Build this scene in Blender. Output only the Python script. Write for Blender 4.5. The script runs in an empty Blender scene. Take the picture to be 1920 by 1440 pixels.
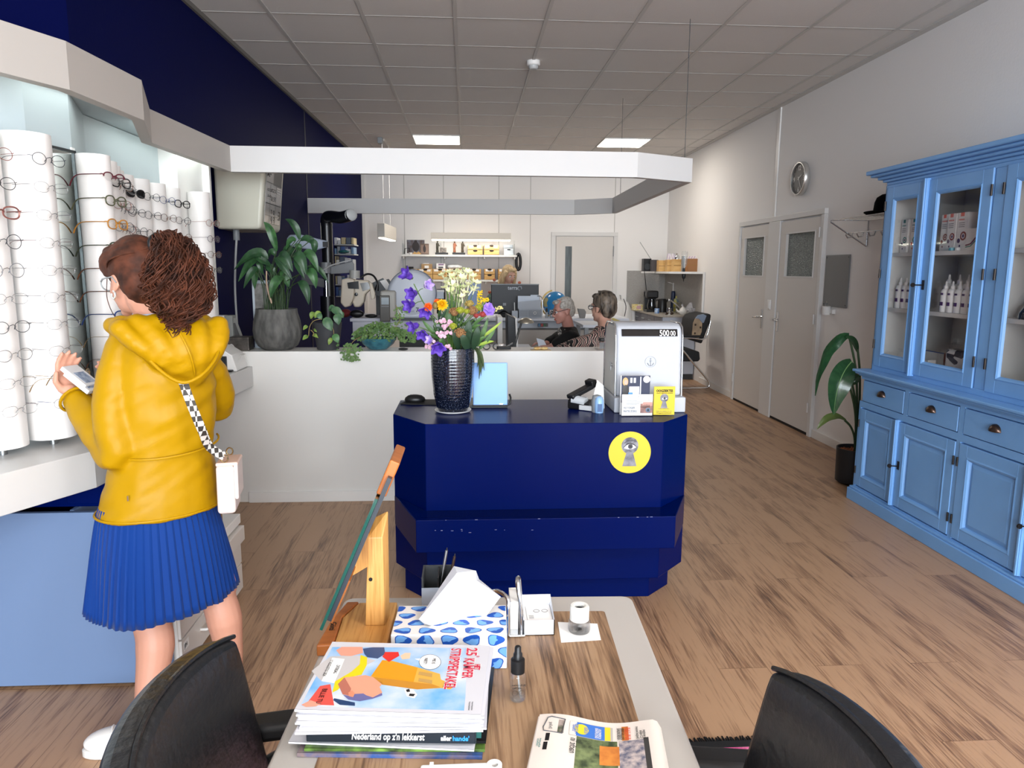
import bpy,bmesh,math,random
from math import sin,cos,pi,radians as rad
from mathutils import Vector,Matrix
random.seed(7)
S=bpy.context.scene
COL=S.collection
# camera
FPX=1353.57
HC=1.5
R_R=Vector((0.9981242930549488,-0.06100817288121793,0.005089052490813932))
R_D=Vector((-0.004495968438182513,-0.1559507501536912,-0.9877545999864055))
R_F=Vector((0.06105474495370283,0.9858789816038257,-0.15593252306828712))
cam_d=bpy.data.cameras.new('camera'); cam=bpy.data.objects.new('camera',cam_d); COL.objects.link(cam)
cam.matrix_world=Matrix(((R_R.x,-R_D.x,-R_F.x,0),(R_R.y,-R_D.y,-R_F.y,0),(R_R.z,-R_D.z,-R_F.z,HC),(0,0,0,1)))
cam_d.sensor_width=36; cam_d.lens=FPX/1920*36; cam_d.clip_start=0.02
S.camera=cam
# world, exposure
W=bpy.data.worlds.new('daylight'); S.world=W; W.use_nodes=True
_bg=W.node_tree.nodes['Background']; _bg.inputs[0].default_value=(0.62,0.78,1.0,1); _bg.inputs[1].default_value=1.3
S.view_settings.view_transform='Standard'; S.view_settings.look='None'; S.view_settings.gamma=1
S.view_settings.use_curve_mapping=False; S.view_settings.exposure=0.3
S.cycles.use_denoising=True
S.cycles.max_bounces=8; S.cycles.transparent_max_bounces=16; S.cycles.caustics_refractive=False; S.cycles.caustics_reflective=False
S.cycles.sample_clamp_indirect=6
def area(name,loc,size,energy,color,rot=(0,0,0),spread=180):
 l=bpy.data.lights.new(name,'AREA'); l.shape='RECTANGLE'; l.size,l.size_y=size; l.energy=energy; l.color=color; l.spread=rad(spread)
 o=bpy.data.objects.new(name,l); COL.objects.link(o); o.location=loc; o.rotation_euler=rot; return o
 # daylight through the shop window behind the camera
area('window_daylight',(0.3,-5.1,1.7),(5.6,2.7),690,(0.86,0.93,1.0),(rad(90),0,0))
for _y in(-.63,-3.63):
 for _x in(-.37,2.01):area('led_panel_light',(_x,_y,3.10),(.55,.6),9 if _x<0 else 52,(.97,.985,1.0))  # unseen panels behind the camera, added as fill light
area('led_panel_light',(-0.37,9.57,3.10),(0.55,0.6),12,(1.0,0.96,0.92))
area('led_panel_light',(2.01,9.55,3.10),(0.55,0.6),13,(1.0,0.93,0.84))
# pixels to points
def ray(x,y):return R_R*((x-960)/FPX)+R_D*((y-720)/FPX)+R_F
def GZ(x,y,z):
 d=ray(x,y); return Vector((0,0,HC))+d*((z-HC)/d.z)
def GY(x,y,v):
 d=ray(x,y); return Vector((0,0,HC))+d*(v/d.y)
def GX(x,y,v):
 d=ray(x,y); return Vector((0,0,HC))+d*(v/d.x)
 # materials
def lin(h):
 if not isinstance(h,str):return h
 c=[int(h[i:i+2],16)/255 for i in(0,2,4)]
 return tuple(x/12.92 if x<=.04045 else((x+.055)/1.055)**2.4 for x in c)
MATS={}
def mat(name,color,rough=.5,metal=0,spec=.5,trans=0,coat=0,emit=None,estr=0,alpha=1,ior=1.45,bump=None,vary=None,sss=0,sheen=0):
 """bump=(scale, strength[, stretch]); vary=(scale, colour2[, stretch])"""
 if name in MATS:return MATS[name]
 m=bpy.data.materials.new(name); m.use_nodes=True; nt=m.node_tree; b=nt.nodes['Principled BSDF']
 I=b.inputs
 c=lin(color); I['Base Color'].default_value=(*c,1); I['Roughness'].default_value=rough; I['Metallic'].default_value=metal
 I['Specular IOR Level'].default_value=spec; I['Transmission Weight'].default_value=trans; I['Coat Weight'].default_value=coat
 I['Alpha'].default_value=alpha; I['IOR'].default_value=ior
 if sss:I['Subsurface Weight'].default_value=sss; I['Subsurface Radius'].default_value=(.02,.008,.004)
 if sheen:I['Sheen Weight'].default_value=sheen
 if emit:I['Emission Color'].default_value=(*lin(emit),1); I['Emission Strength'].default_value=estr
 if bump or vary:
  tc=nt.nodes.new('ShaderNodeTexCoord')
 if bump:
  mp=nt.nodes.new('ShaderNodeMapping'); mp.inputs['Scale'].default_value=bump[2]if len(bump)>2 else(1,1,1)
  n=nt.nodes.new('ShaderNodeTexNoise'); n.inputs['Scale'].default_value=bump[0]; n.inputs['Detail'].default_value=4
  bp=nt.nodes.new('ShaderNodeBump'); bp.inputs['Strength'].default_value=bump[1]; bp.inputs['Distance'].default_value=.01
  nt.links.new(tc.outputs['Object'],mp.inputs[0]); nt.links.new(mp.outputs[0],n.inputs['Vector'])
  nt.links.new(n.outputs[0],bp.inputs['Height']); nt.links.new(bp.outputs[0],I['Normal'])
 if vary:
  mp=nt.nodes.new('ShaderNodeMapping'); mp.inputs['Scale'].default_value=vary[2]if len(vary)>2 else(1,1,1)
  n=nt.nodes.new('ShaderNodeTexNoise'); n.inputs['Scale'].default_value=vary[0]; n.inputs['Detail'].default_value=5
  r=nt.nodes.new('ShaderNodeValToRGB'); r.color_ramp.elements[0].color=(*c,1); r.color_ramp.elements[1].color=(*lin(vary[1]),1)
  r.color_ramp.elements[0].position=.35; r.color_ramp.elements[1].position=.65
  nt.links.new(tc.outputs['Object'],mp.inputs[0]); nt.links.new(mp.outputs[0],n.inputs['Vector'])
  nt.links.new(n.outputs[0],r.inputs[0]); nt.links.new(r.outputs[0],I['Base Color'])
 MATS[name]=m; return m
def wood_planks(name,c1,c2,cdark,plank=None,rough=.42,gscale=1.0):
 """oak grain running along Y; plank=(length, width) lays boards"""
 m=bpy.data.materials.new(name); m.use_nodes=True; nt=m.node_tree; L=nt.links.new; b=nt.nodes['Principled BSDF']
 N=lambda t:nt.nodes.new('ShaderNode'+t)
 tc=N('TexCoord'); sep=N('SeparateXYZ'); L(tc.outputs['Object'],sep.inputs[0])
 cmb=N('CombineXYZ'); L(sep.outputs[1],cmb.inputs[0]); L(sep.outputs[0],cmb.inputs[1])
 off=None
 if plank:
  br=N('TexBrick'); br.inputs['Scale'].default_value=1; br.inputs['Brick Width'].default_value=plank[0]; br.inputs['Row Height'].default_value=plank[1]
  br.inputs['Mortar Size'].default_value=.0012; br.inputs['Mortar Smooth'].default_value=0; br.offset=.37; br.offset_frequency=2; br.squash=1
  br.inputs['Color1'].default_value=(0,0,0,1); br.inputs['Color2'].default_value=(1,1,1,1); br.inputs['Mortar'].default_value=(.5,.5,.5,1); br.inputs['Bias'].default_value=0
  L(cmb.outputs[0],br.inputs['Vector'])
  sc=N('VectorMath'); sc.operation='MULTIPLY_ADD'; L(br.outputs['Color'],sc.inputs[0]); sc.inputs[1].default_value=(7.3,11.1,3.7); L(tc.outputs['Object'],sc.inputs[2])
  src=sc.outputs[0]
 else:src=tc.outputs['Object']
 mp=N('Mapping'); mp.inputs['Scale'].default_value=(9*gscale,.9*gscale,3); L(src,mp.inputs[0])
 n1=N('TexNoise'); n1.inputs['Scale'].default_value=1.0; n1.inputs['Detail'].default_value=3; n1.inputs['Distortion'].default_value=.6; L(mp.outputs[0],n1.inputs['Vector'])
 rings=N('Math'); rings.operation='MULTIPLY'; rings.inputs[1].default_value=17; L(n1.outputs[0],rings.inputs[0])
 sn=N('Math'); sn.operation='SINE'; L(rings.outputs[0],sn.inputs[0])
 mp2=N('Mapping'); mp2.inputs['Scale'].default_value=(160*gscale,7*gscale,10); L(src,mp2.inputs[0])
 n2=N('TexNoise'); n2.inputs['Scale'].default_value=1.0; n2.inputs['Detail'].default_value=4; L(mp2.outputs[0],n2.inputs['Vector'])
 mp3=N('Mapping'); mp3.inputs['Scale'].default_value=(3.2*gscale,.8*gscale,1); L(src,mp3.inputs[0])
 n3=N('TexNoise'); n3.inputs['Scale'].default_value=1.6; n3.inputs['Detail'].default_value=3; L(mp3.outputs[0],n3.inputs['Vector'])
 ad=N('Math'); ad.operation='MULTIPLY_ADD'; L(sn.outputs[0],ad.inputs[0]); ad.inputs[1].default_value=.13; L(n2.outputs[0],ad.inputs[2])
 ad2=N('Math'); ad2.operation='MULTIPLY_ADD'; L(n3.outputs[0],ad2.inputs[0]); ad2.inputs[1].default_value=.55; L(ad.outputs[0],ad2.inputs[2])
 last=ad2
 if plank:
  ad3=N('Math'); ad3.operation='MULTIPLY_ADD'; L(br.outputs['Color'],ad3.inputs[0]); ad3.inputs[1].default_value=.16; L(ad2.outputs[0],ad3.inputs[2]); last=ad3
 r=N('ValToRGB'); E=r.color_ramp.elements
 E[0].position=.50; E[0].color=(*lin(cdark),1); E[1].position=.92; E[1].color=(*lin(c2),1)
 e=E.new(.70); e.color=(*lin(c1),1)
 L(last.outputs[0],r.inputs[0])
 if plank:
  mx=N('MixRGB'); mx.blend_type='MULTIPLY'; mx.inputs[2].default_value=(.55,.5,.46,1); L(br.outputs['Fac'],mx.inputs[0]); L(r.outputs[0],mx.inputs[1]); L(mx.outputs[0],b.inputs['Base Color'])
 else:L(r.outputs[0],b.inputs['Base Color'])
 bp=N('Bump'); bp.inputs['Strength'].default_value=.12; bp.inputs['Distance'].default_value=.003; L(n2.outputs[0],bp.inputs['Height']); L(bp.outputs[0],b.inputs['Normal'])
 b.inputs['Roughness'].default_value=rough
 MATS[name]=m; return m
 # mesh builder
def frame(n,up=(0,0,1)):
 n=Vector(n).normalized(); u=Vector(up)
 if abs(n.dot(u))>.99:u=Vector((0,1,0))
 x=u.cross(n).normalized(); return x,n.cross(x)
class B:
 def __init__(s):s.v=[]; s.f=[]; s.m=[]; s.k=0
 def mark(s):return len(s.v)
 def xf(s,M,i0=0):
  for i in range(i0,len(s.v)):s.v[i]=M@s.v[i]
  return s
 def face(s,*ids):s.f.append(ids); s.m.append(s.k)
 def poly(s,pts):
  i=len(s.v); s.v+=[Vector(p)for p in pts]; s.face(*range(i,i+len(pts))); return s
 def box(s,x0,x1,y0,y1,z0,z1):
  i=len(s.v); s.v+=[Vector((x,y,z))for z in(z0,z1)for x,y in((x0,y0),(x1,y0),(x1,y1),(x0,y1))]
  for q in((3,2,1,0),(4,5,6,7),(0,1,5,4),(1,2,6,5),(2,3,7,6),(3,0,4,7)):s.face(*[i+a for a in q])
  return s
 def cbox(s,c,d,rz=0,M=None):
  i=s.mark(); s.box(-d[0]/2,d[0]/2,-d[1]/2,d[1]/2,-d[2]/2,d[2]/2)
  return s.xf(Matrix.Translation(c)@(M.to_4x4()if M else Matrix.Rotation(rz,4,'Z')),i)
 def prism(s,pts,z0,z1):
  n=len(pts); i=len(s.v)
  a=sum(pts[j][0]*pts[(j+1)%n][1]-pts[(j+1)%n][0]*pts[j][1]for j in range(n))
  if a<0:pts=pts[::-1]
  s.v+=[Vector((p[0],p[1],z0))for p in pts]+[Vector((p[0],p[1],z1))for p in pts]
  s.face(*[i+j for j in reversed(range(n))]); s.face(*[i+n+j for j in range(n)])
  for j in range(n):s.face(i+j,i+(j+1)%n,i+n+(j+1)%n,i+n+j)
  return s
 def rings(s,rings,cap=True,closed=False):
  n=len(rings[0]); i=len(s.v)
  for r in rings:s.v+=[Vector(p)for p in r]
  R=len(rings)
  for a in range(R if closed else R-1):
   b=(a+1)%R
   for j in range(n):s.face(i+a*n+j,i+a*n+(j+1)%n,i+b*n+(j+1)%n,i+b*n+j)
  if cap and not closed:
   s.face(*[i+j for j in reversed(range(n))]); s.face(*[i+(R-1)*n+j for j in range(n)])
  return s
 def tube(s,pts,r,n=8,cap=True,closed=False,flat=1.0,up=(0,0,1)):
  pts=[Vector(p)for p in pts]; P=len(pts); rs=r if isinstance(r,(list,tuple))else[r]*P; out=[]; px=None
  for a in range(P):
   if closed:t=pts[(a+1)%P]-pts[a-1]
   else:t=pts[min(a+1,P-1)]-pts[max(a-1,0)]
   if t.length<1e-9:t=Vector((0,0,1))
   t.normalize()
   if px is None:x,y=frame(t,up)
   else:
    x=px-t*px.dot(t)
    x=x.normalized()if x.length>1e-6 else frame(t,up)[0]
    y=t.cross(x)
   px=x
   out.append([pts[a]+(x*cos(2*pi*j/n)+y*sin(2*pi*j/n)*flat)*rs[a]for j in range(n)])
  return s.rings(out,cap,closed)
 def cyl(s,p0,p1,r0,r1=None,n=16):return s.tube([p0,p1],[r0,r0 if r1 is None else r1],n)
 def lathe(s,c,prof,n=24,axis=(0,0,1),a0=0,a1=2*pi,sx=1,sy=1):
  c=Vector(c); x,y=frame(axis); ax=Vector(axis).normalized()
  full=abs(a1-a0-2*pi)<1e-6
  if full:
   cap=abs(prof[0][1]-prof[-1][1])>1e-6
   return s.rings([[c+ax*z+(x*cos(a0+2*pi*j/n)*sx+y*sin(a0+2*pi*j/n)*sy)*max(r,1e-5)for j in range(n)]for r,z in prof],cap)
  i=len(s.v); K=n+1
  for r,z in prof:s.v+=[c+ax*z+(x*cos(a0+(a1-a0)*j/n)*sx+y*sin(a0+(a1-a0)*j/n)*sy)*r for j in range(K)]
  for a in range(len(prof)-1):
   for j in range(n):s.face(i+a*K+j,i+a*K+j+1,i+(a+1)*K+j+1,i+(a+1)*K+j)
  return s
 def ell(s,c,r,n=16,m=10,M=None):
  r=r if isinstance(r,(tuple,list))else(r,r,r); i=s.mark(); o=[]
  for a in range(m+1):
   t=pi*a/m; t=min(max(t,.02),pi-.02)
   o.append([Vector((r[0]*sin(t)*cos(2*pi*j/n),r[1]*sin(t)*sin(2*pi*j/n),-r[2]*cos(t)))for j in range(n)])
  s.rings(o); return s.xf(Matrix.Translation(c)@(M.to_4x4()if M else Matrix()),i)
 def grid(s,fn,nu,nv):
  i=len(s.v)
  for a in range(nu+1):
   for b in range(nv+1):s.v.append(Vector(fn(a/nu,b/nv)))
  for a in range(nu):
   for b in range(nv):q=i+a*(nv+1)+b; s.face(q,q+nv+1,q+nv+2,q+1)
  return s
 def mesh(s,name,mats):
  me=bpy.data.meshes.new(name); me.from_pydata([tuple(v)for v in s.v],[],s.f)
  mats=mats if isinstance(mats,(list,tuple))else[mats]
  for m in mats:me.materials.append(m)
  me.polygons.foreach_set('material_index',[min(k,len(mats)-1)for k in s.m]); me.update(); return me
def finish(me,smooth=None):
 if smooth:
  me.shade_smooth(); me.set_sharp_from_angle(angle=rad(smooth))
def obj(name,b,mats,parent=None,smooth=None,bevel=0,sub=0,solid=0,bseg=2):
 me=b.mesh(name,mats)if isinstance(b,B)else b
 finish(me,smooth)
 o=bpy.data.objects.new(name,me); COL.objects.link(o)
 if parent is not None:
  o.parent=parent; root=parent
  while root.parent is not None:root=root.parent
  o.matrix_parent_inverse=Matrix.Translation(-Vector(root.location))if parent.parent is None else Matrix()
 if solid:md=o.modifiers.new('solid','SOLIDIFY'); md.thickness=solid; md.offset=0
 if sub:md=o.modifiers.new('sub','SUBSURF'); md.levels=sub; md.render_levels=sub
 if bevel:md=o.modifiers.new('bevel','BEVEL'); md.width=bevel; md.segments=bseg; md.limit_method='ANGLE'; md.angle_limit=rad(40)
 return o
def tag(o,label,cat,group=None,kind=None):
 o['label']=label; o['category']=cat
 if group:o['group']=group
 if kind:o['kind']=kind
 return o
def thing(name,label,cat,loc=(0,0,0),group=None):
 o=bpy.data.objects.new(name,None); COL.objects.link(o); o.location=loc; o.empty_display_size=.05
 return tag(o,label,cat,group)
def struct(name,b,mats,parent=None,**k):
 o=obj(name,b,mats,parent,**k)
 if parent is None:o['kind']='structure'
 return o
def dup(root,loc=None,rotz=None,label=None,group=None,mats=None,rot=None):
 def cp(o,par):
  c=o.copy(); COL.objects.link(c)
  if par is not None:
   c.parent=par
  for ch in[x for x in bpy.data.objects if x.parent==o and x not in new]:new.append(cp(ch,c))
  return c
 new=[]; r=cp(root,None)
 if loc is not None:r.location=loc
 if rotz is not None:r.rotation_euler=(0,0,rotz)
 if rot is not None:r.rotation_euler=rot
 if label:r['label']=label
 if group:r['group']=group
 return r
def setmat(root,table):
 """new materials for some parts of a copied thing: table = {part stem: material}"""
 for o in root.children_recursive:
  st=o.name.split('.')[0]
  if st in table:
   o.data=o.data.copy(); o.data.materials.clear(); o.data.materials.append(table[st])
 return root
def blob(b,voxel,smooth=4,name='blob',fac=.5):
 """one continuous surface out of overlapping shapes"""
 me=b.mesh(name,MATS['white']); o=bpy.data.objects.new(name,me); COL.objects.link(o)
 r=o.modifiers.new('r','REMESH'); r.mode='VOXEL'; r.voxel_size=voxel
 if smooth:sm=o.modifiers.new('s','SMOOTH'); sm.factor=fac; sm.iterations=smooth
 dg=bpy.context.evaluated_depsgraph_get(); out=bpy.data.meshes.new_from_object(o.evaluated_get(dg))
 bpy.data.objects.remove(o); out.name=name; return out
def blob_obj(name,b,voxel,m,parent=None,smooth=4,fac=.5):
 me=blob(b,voxel,smooth,name,fac); me.materials.clear(); me.materials.append(m); me.shade_smooth()
 return obj(name,me,m,parent)
_font={}
def txt(name,s,size,m,parent,org,xd,yd,align='LEFT',extrude=.0004,weight=0,shear=0,space=1.0,sx=1.0,width=None):
 """flat lettering: org = baseline start, xd = reading direction, yd = up direction"""
 cu=bpy.data.curves.new(name,'FONT'); cu.body=s; cu.size=size; cu.align_x=align; cu.extrude=extrude; cu.offset=weight; cu.shear=shear; cu.space_character=space
 cu.resolution_u=3
 o=bpy.data.objects.new(name,cu); COL.objects.link(o)
 dg=bpy.context.evaluated_depsgraph_get(); me=bpy.data.meshes.new_from_object(o.evaluated_get(dg)); bpy.data.objects.remove(o); bpy.data.curves.remove(cu)
 xd=Vector(xd).normalized(); yd=Vector(yd); yd=(yd-xd*yd.dot(xd)).normalized(); zd=xd.cross(yd)
 if width and len(me.vertices):
  w=max(v.co.x for v in me.vertices)-min(v.co.x for v in me.vertices); sx=width/max(w,1e-6)
 M=Matrix(((xd.x*sx,yd.x,zd.x,org[0]),(xd.y*sx,yd.y,zd.y,org[1]),(xd.z*sx,yd.z,zd.z,org[2]),(0,0,0,1)))
 me.transform(M); me.materials.clear(); me.materials.append(m); me.name=name
 return obj(name,me,m,parent)
def V(*a):return Vector(a)
def ss(a,b,t):return a+(b-a)*t
def catmull(pts,n=6):
 pts=[Vector(p)for p in pts]; out=[]
 for i in range(len(pts)-1):
  p0=pts[max(i-1,0)]; p1=pts[i]; p2=pts[i+1]; p3=pts[min(i+2,len(pts)-1)]
  for k in range(n):
   t=k/n
   out.append(.5*((2*p1)+(p2-p0)*t+(2*p0-5*p1+4*p2-p3)*t*t+(3*p1-p0-3*p2+p3)*t**3))
 out.append(pts[-1]); return out
ORD=['first','second','third','fourth','fifth','sixth','seventh','eighth','ninth','tenth','eleventh','twelfth']
# common materials
white=mat('white','ECEBE8',.45)
wallw=mat('white_wall_paint','EEECEA',.75,bump=(60,.08))
bluew=mat('navy_wall_paint','070D40',.6,spec=.04,bump=(70,.06))
navy=mat('navy_lacquer','000F4A',.26,spec=.07)
lightblue=mat('grey_blue_laminate','6A80A2',.5,spec=.3)
panelm=mat('pale_display_panel','B8C3C7',.5)
lam=mat('white_laminate','E9E8E4',.32)
black=mat('black_plastic','101012',.4)
blackm=mat('matte_black','0B0B0C',.7)
chrome=mat('chrome','D8DADC',.12,1)
steel=mat('brushed_steel','A9ACAE',.32,1)
grey=mat('mid_grey_plastic','84888B',.45)
dgrey=mat('dark_grey_plastic','35383B',.45)
cream=mat('cream_plastic','D6D3C3',.4)
glassm=mat('clear_glass','FFFFFF',.02,trans=1,ior=1.45,alpha=.25)
paper=mat('white_paper','F2F1EE',.7)
yellow=mat('signal_yellow','CFB72C',.5)
# the room shell
floorm=wood_planks('oak_floor','8C6A50','B08C6C','614838',plank=(1.25,.19),rough=.40)
CZ=3.136
struct('floor',B().box(-3.5,3.3,-5.3,11.6,-.05,0),floorm)
tile=mat('ceiling_tile','DAD7D3',.9,bump=(220,.25))
struct('ceiling',B().box(-3.5,3.3,-5.3,11.6,CZ,CZ+.05),tile)
tb=B()
x0,y0=-.0723,5.073
tbar=mat('ceiling_bar','C4C2BE',.5)
for i in range(-5,6):
 x=x0+.6*i
 if-2.6<x<3.12:tb.box(x-.012,x+.012,-5,11.5,CZ-.006,CZ+.001)
struct('trim_1',tb,tbar)
tb=B()
for r in range(-16,11):
 y=y0+.6*r; tb.box(-3.0,3.12,y-.004,y+.004,CZ-.003,CZ+.001)
struct('trim_2',tb,mat('ceiling_cross_bar_shadow','A6A39F',.6))  # cross bars coloured darker to draw their thin shadow lines
struct('trim_3',B().box(3.095,3.15,-5,11.4,CZ-.012,CZ).xf(Matrix()),tbar)
XR=3.15
# right wall with the recess of the two doors left as a shallow niche
struct('wall_right',B().box(XR,XR+.12,-5.3,11.6,0,CZ),wallw)
struct('wall_back',B().box(-1.75,XR,11.42,11.55,0,CZ),wallw)
def wl(y):return-1.75+(y-3.5)*(.15/7.9)
struct('wall_left',B().prism([(wl(3.5),3.5),(wl(11.5),11.5),(-1.9,11.5),(-1.95,3.5)],0,CZ),bluew)
struct('wall_left_front',B().prism([(wl(3.5),3.5),(-2.62,1.7),(-2.62,-5.3),(-2.75,-5.3),(-2.75,1.75),(-1.95,3.6)],0,CZ),bluew)
struct('trim_4',B().prism([(wl(4.5),4.5),(wl(11.42),11.42),(wl(11.42)+.02,11.42),(wl(4.5)+.02,4.5)],CZ-.03,CZ),mat('dark_ceiling_edge','6B6863',.6))
sm=mat('navy_seam','070B26',.6)
struct('trim_5',B().prism([(wl(7.85),7.85),(wl(7.89),7.89),(wl(7.89)+.004,7.89),(wl(7.85)+.004,7.85)],.0,CZ),sm)
wt=mat('white_trim','E6E4E0',.4)
struct('trim_6',B().box(-1.60,-1.55,11.40,11.42,0,CZ),wt)
for i,x in enumerate((-.96,-.36,.49,.98,2.3)):
 struct('trim_%d'%(7+i),B().box(x-.006,x+.006,11.415,11.421,0,CZ),mat('wall_seam','C3C1BD',.7))
struct('trim_12',B().box(XR-.012,XR,7.385,7.44,2.05,CZ),wt)
for i,(a,b)in enumerate(((-5,6.30),(8.29,9.55))):
 struct('baseboard_right_%d'%(i+1),B().box(XR-.014,XR,a,b,0,.075),wt,bevel=.002)
struct('baseboard_back',B().box(-1.6,1.3,11.406,11.42,0,.075),wt)
# shop front behind the camera: glazed, daylight outside
fr=B()
for x in(-2.6,-.9,.9,2.7,3.1):fr.box(x-.03,x+.03,-5.3,-5.22,0,CZ)
for z in(.03,.45,3.0):fr.box(-2.62,XR,-5.3,-5.22,z-.03,z+.03)
struct('window_1',fr,wt)
struct('wall_front',B().box(-2.62,XR,-5.32,-5.22,0,.42).box(-2.62,XR,-5.32,-5.22,3.0,CZ),wallw)
struct('pavement',B().box(-8,8,-12,-5.32,-.1,-.02),mat('paving','8E8C88',.8))
# doors in the right wall
doorp=mat('door_paint','D3CFCA',.5)
framep=mat('door_frame_paint','D9D8D6',.42)
rib=bpy.data.materials.new('pebbled_glass'); rib.use_nodes=True
_n=rib.node_tree; _b=_n.nodes['Principled BSDF']; _b.inputs['Base Color'].default_value=(*lin('7C8682'),1); _b.inputs['Roughness'].default_value=.12
_v=_n.nodes.new('ShaderNodeTexVoronoi'); _v.inputs['Scale'].default_value=95; _p=_n.nodes.new('ShaderNodeBump'); _p.inputs['Strength'].default_value=.9; _p.inputs['Distance'].default_value=.01
_t=_n.nodes.new('ShaderNodeTexCoord'); _n.links.new(_t.outputs['Object'],_v.inputs['Vector']); _n.links.new(_v.outputs[0],_p.inputs['Height']); _n.links.new(_p.outputs[0],_b.inputs['Normal'])
_r=_n.nodes.new('ShaderNodeValToRGB'); _r.color_ramp.elements[0].color=(*lin('3F4846'),1); _r.color_ramp.elements[1].color=(*lin('8C958F'),1); _n.links.new(_v.outputs[0],_r.inputs[0]); _n.links.new(_r.outputs[0],_b.inputs['Base Color'])
fb=B()
def bx(b,ya,yb,za,zb,t=.035):b.box(XR-t,XR+.002,min(ya,yb),max(ya,yb),za,zb)
bx(fb,8.29,8.235,0,1.999); bx(fb,7.455,7.185,0,1.999); bx(fb,6.335,6.28,0,1.999); bx(fb,8.29,6.28,2.0,2.05)
struct('trim_13',fb,framep,bevel=.004)
def door(n,ya,yb,w0,w1,handle_y,hinge_y,flip):
 lf=B(); t=.022; za,zb=.025,1.985; wa,wb=1.455,1.86
 lf.box(XR-t,XR,yb,ya,za,wa); lf.box(XR-t,XR,yb,ya,wb,zb); lf.box(XR-t,XR,w0,ya,wa,wb); lf.box(XR-t,XR,yb,w1,wa,wb)
 d=struct('door_%d'%n,lf,doorp,bevel=.002)
 struct('glass_pane',B().box(XR-.004,XR-.001,w1,w0,wa,wb),rib,d)
 bd=B()
 for a,b_,c,e in((w0+.012,w0,wa-.012,wb+.012),(w1,w1-.012,wa-.012,wb+.012),(w0,w1,wa,wa-.012),(w0,w1,wb,wb+.012)):
  bd.box(XR-t-.006,XR-t+.002,min(a,b_),max(a,b_),min(c,e),max(c,e))
 struct('glazing_bead',bd,framep,d)
 h=B(); h.box(XR-t-.006,XR-t,handle_y-.018,handle_y+.018,.90,1.10)
 h.tube([(XR-t,handle_y,1.02),(XR-t-.045,handle_y,1.02),(XR-t-.052,handle_y+.02*flip,1.02),(XR-t-.05,handle_y+.12*flip,1.015)],.009,8)
 struct('handle',h,chrome,d,smooth=40)
 for z in(.22,1.03,1.80):struct('hinge',B().cyl((XR-.042,hinge_y,z),(XR-.042,hinge_y,z+.09),.007,n=8),framep,d,smooth=40)
 struct('threshold',B().box(XR-.02,XR,yb,ya,0,.022),blackm,d)
door(1,8.23,7.46,8.11,7.575,7.53,8.235,1)
door(2,7.18,6.34,7.03,6.45,7.13,6.335,-1)
# back door with a narrow glass slit
d=struct('door_3',B().box(1.385,1.53,11.40,11.42,.01,2.02).box(1.635,2.28,11.40,11.42,.01,2.02).box(1.53,1.635,11.40,11.42,1.87,2.02).box(1.53,1.635,11.40,11.42,.01,.60),doorp)
struct('glass_pane',B().box(1.53,1.635,11.415,11.419,.60,1.87),mat('dark_slit_glass','46504E',.15,vary=(18,'2C3433',(6,1,.3))),d)
struct('hinge',B().cyl((2.29,11.392,.95),(2.29,11.392,1.09),.009,n=8).cyl((2.29,11.392,1.72),(2.29,11.392,1.88),.009,n=8),steel,d)
struct('trim_14',B().box(1.31,1.375,11.39,11.42,0,2.029).box(2.29,2.355,11.39,11.42,0,2.029).box(1.31,2.355,11.39,11.42,2.03,2.09),framep,bevel=.003)
# ceiling fittings
ledm=mat('led_diffuser','FFFFFF',.5,emit='FFF6E8',estr=9)
for ya,xa,lab in[(9.27,-.655,'square lit LED panel in the ceiling above the pendant box lamp'),(9.27,1.73,'square lit LED panel in the ceiling nearest the white right wall')]+[(y,x,'unseen LED fill panel added at the front of the shop, %s row %s'%(r_,s_))for y,r_ in((-.93,'first'),(-3.93,'second'))for x,s_ in((-.655,'on the display side'),(1.73,'on the dresser side'))]:  # the two front rows are added fill fixtures, out of view
 t=thing('ceiling_light',lab,'ceiling light',(xa+.28,ya+.3,CZ-.01),'lit ceiling panels')
 obj('frame',B().box(xa-.015,xa+.575,ya-.01,ya+.615,CZ-.014,CZ),tbar,t)
 obj('diffuser',B().box(xa,xa+.56,ya+.01,ya+.595,CZ-.018,CZ-.013),ledm,t)
t=thing('smoke_detector','white round smoke detector on the ceiling grid','smoke detector',(.53,6.02,CZ))
obj('base',B().lathe((.53,6.02,CZ-.001),[(.052,0),(.052,-.03),(.046,-.036)],24),white,t,smooth=40)
obj('sensor_head',B().lathe((.53,6.02,CZ-.03),[(.038,0),(.038,-.022),(.028,-.034),(.001,-.036)],20),mat('detector_grey','B9BBBB',.4),t,smooth=40)
# suspended white canopy over the counter, one continuous ring running on along the left wall
def strip(pts,w,z0,z1):
 """a board following a polyline in plan, thickness w to the left of the path"""
 b=B(); P=[Vector((p[0],p[1],0))for p in pts]; q=[]
 for i,p in enumerate(P):
  t=(P[min(i+1,len(P)-1)]-p); s0=(p-P[max(i-1,0)])
  n=Vector((0,0,0))
  for d_ in(t,s0):
   if d_.length>1e-6:d_.normalize(); n+=Vector((-d_.y,d_.x,0))
  n.normalize(); dd=t.normalized()if t.length>1e-6 else s0.normalized()
  k=1/max(.4,n.dot(Vector((-dd.y,dd.x,0)))); q.append(p+n*w*k)
 for i in range(len(P)-1):
  b.prism([(P[i].x,P[i].y),(P[i+1].x,P[i+1].y),(q[i+1].x,q[i+1].y),(q[i].x,q[i].y)],z0,z1)
 return b
FZ0,FZ1=2.079,2.231
FAS=[(-1.85,1.45),(-1.392,2.387),(-1.305,2.586),(-1.277,3.077),(-1.470,3.608),(-1.424,4.61)]
RING=[(-1.424,4.61),(1.068,4.62),(1.484,4.841),(1.53,7.50),(1.14,7.77),(-1.66,7.905)]
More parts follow.
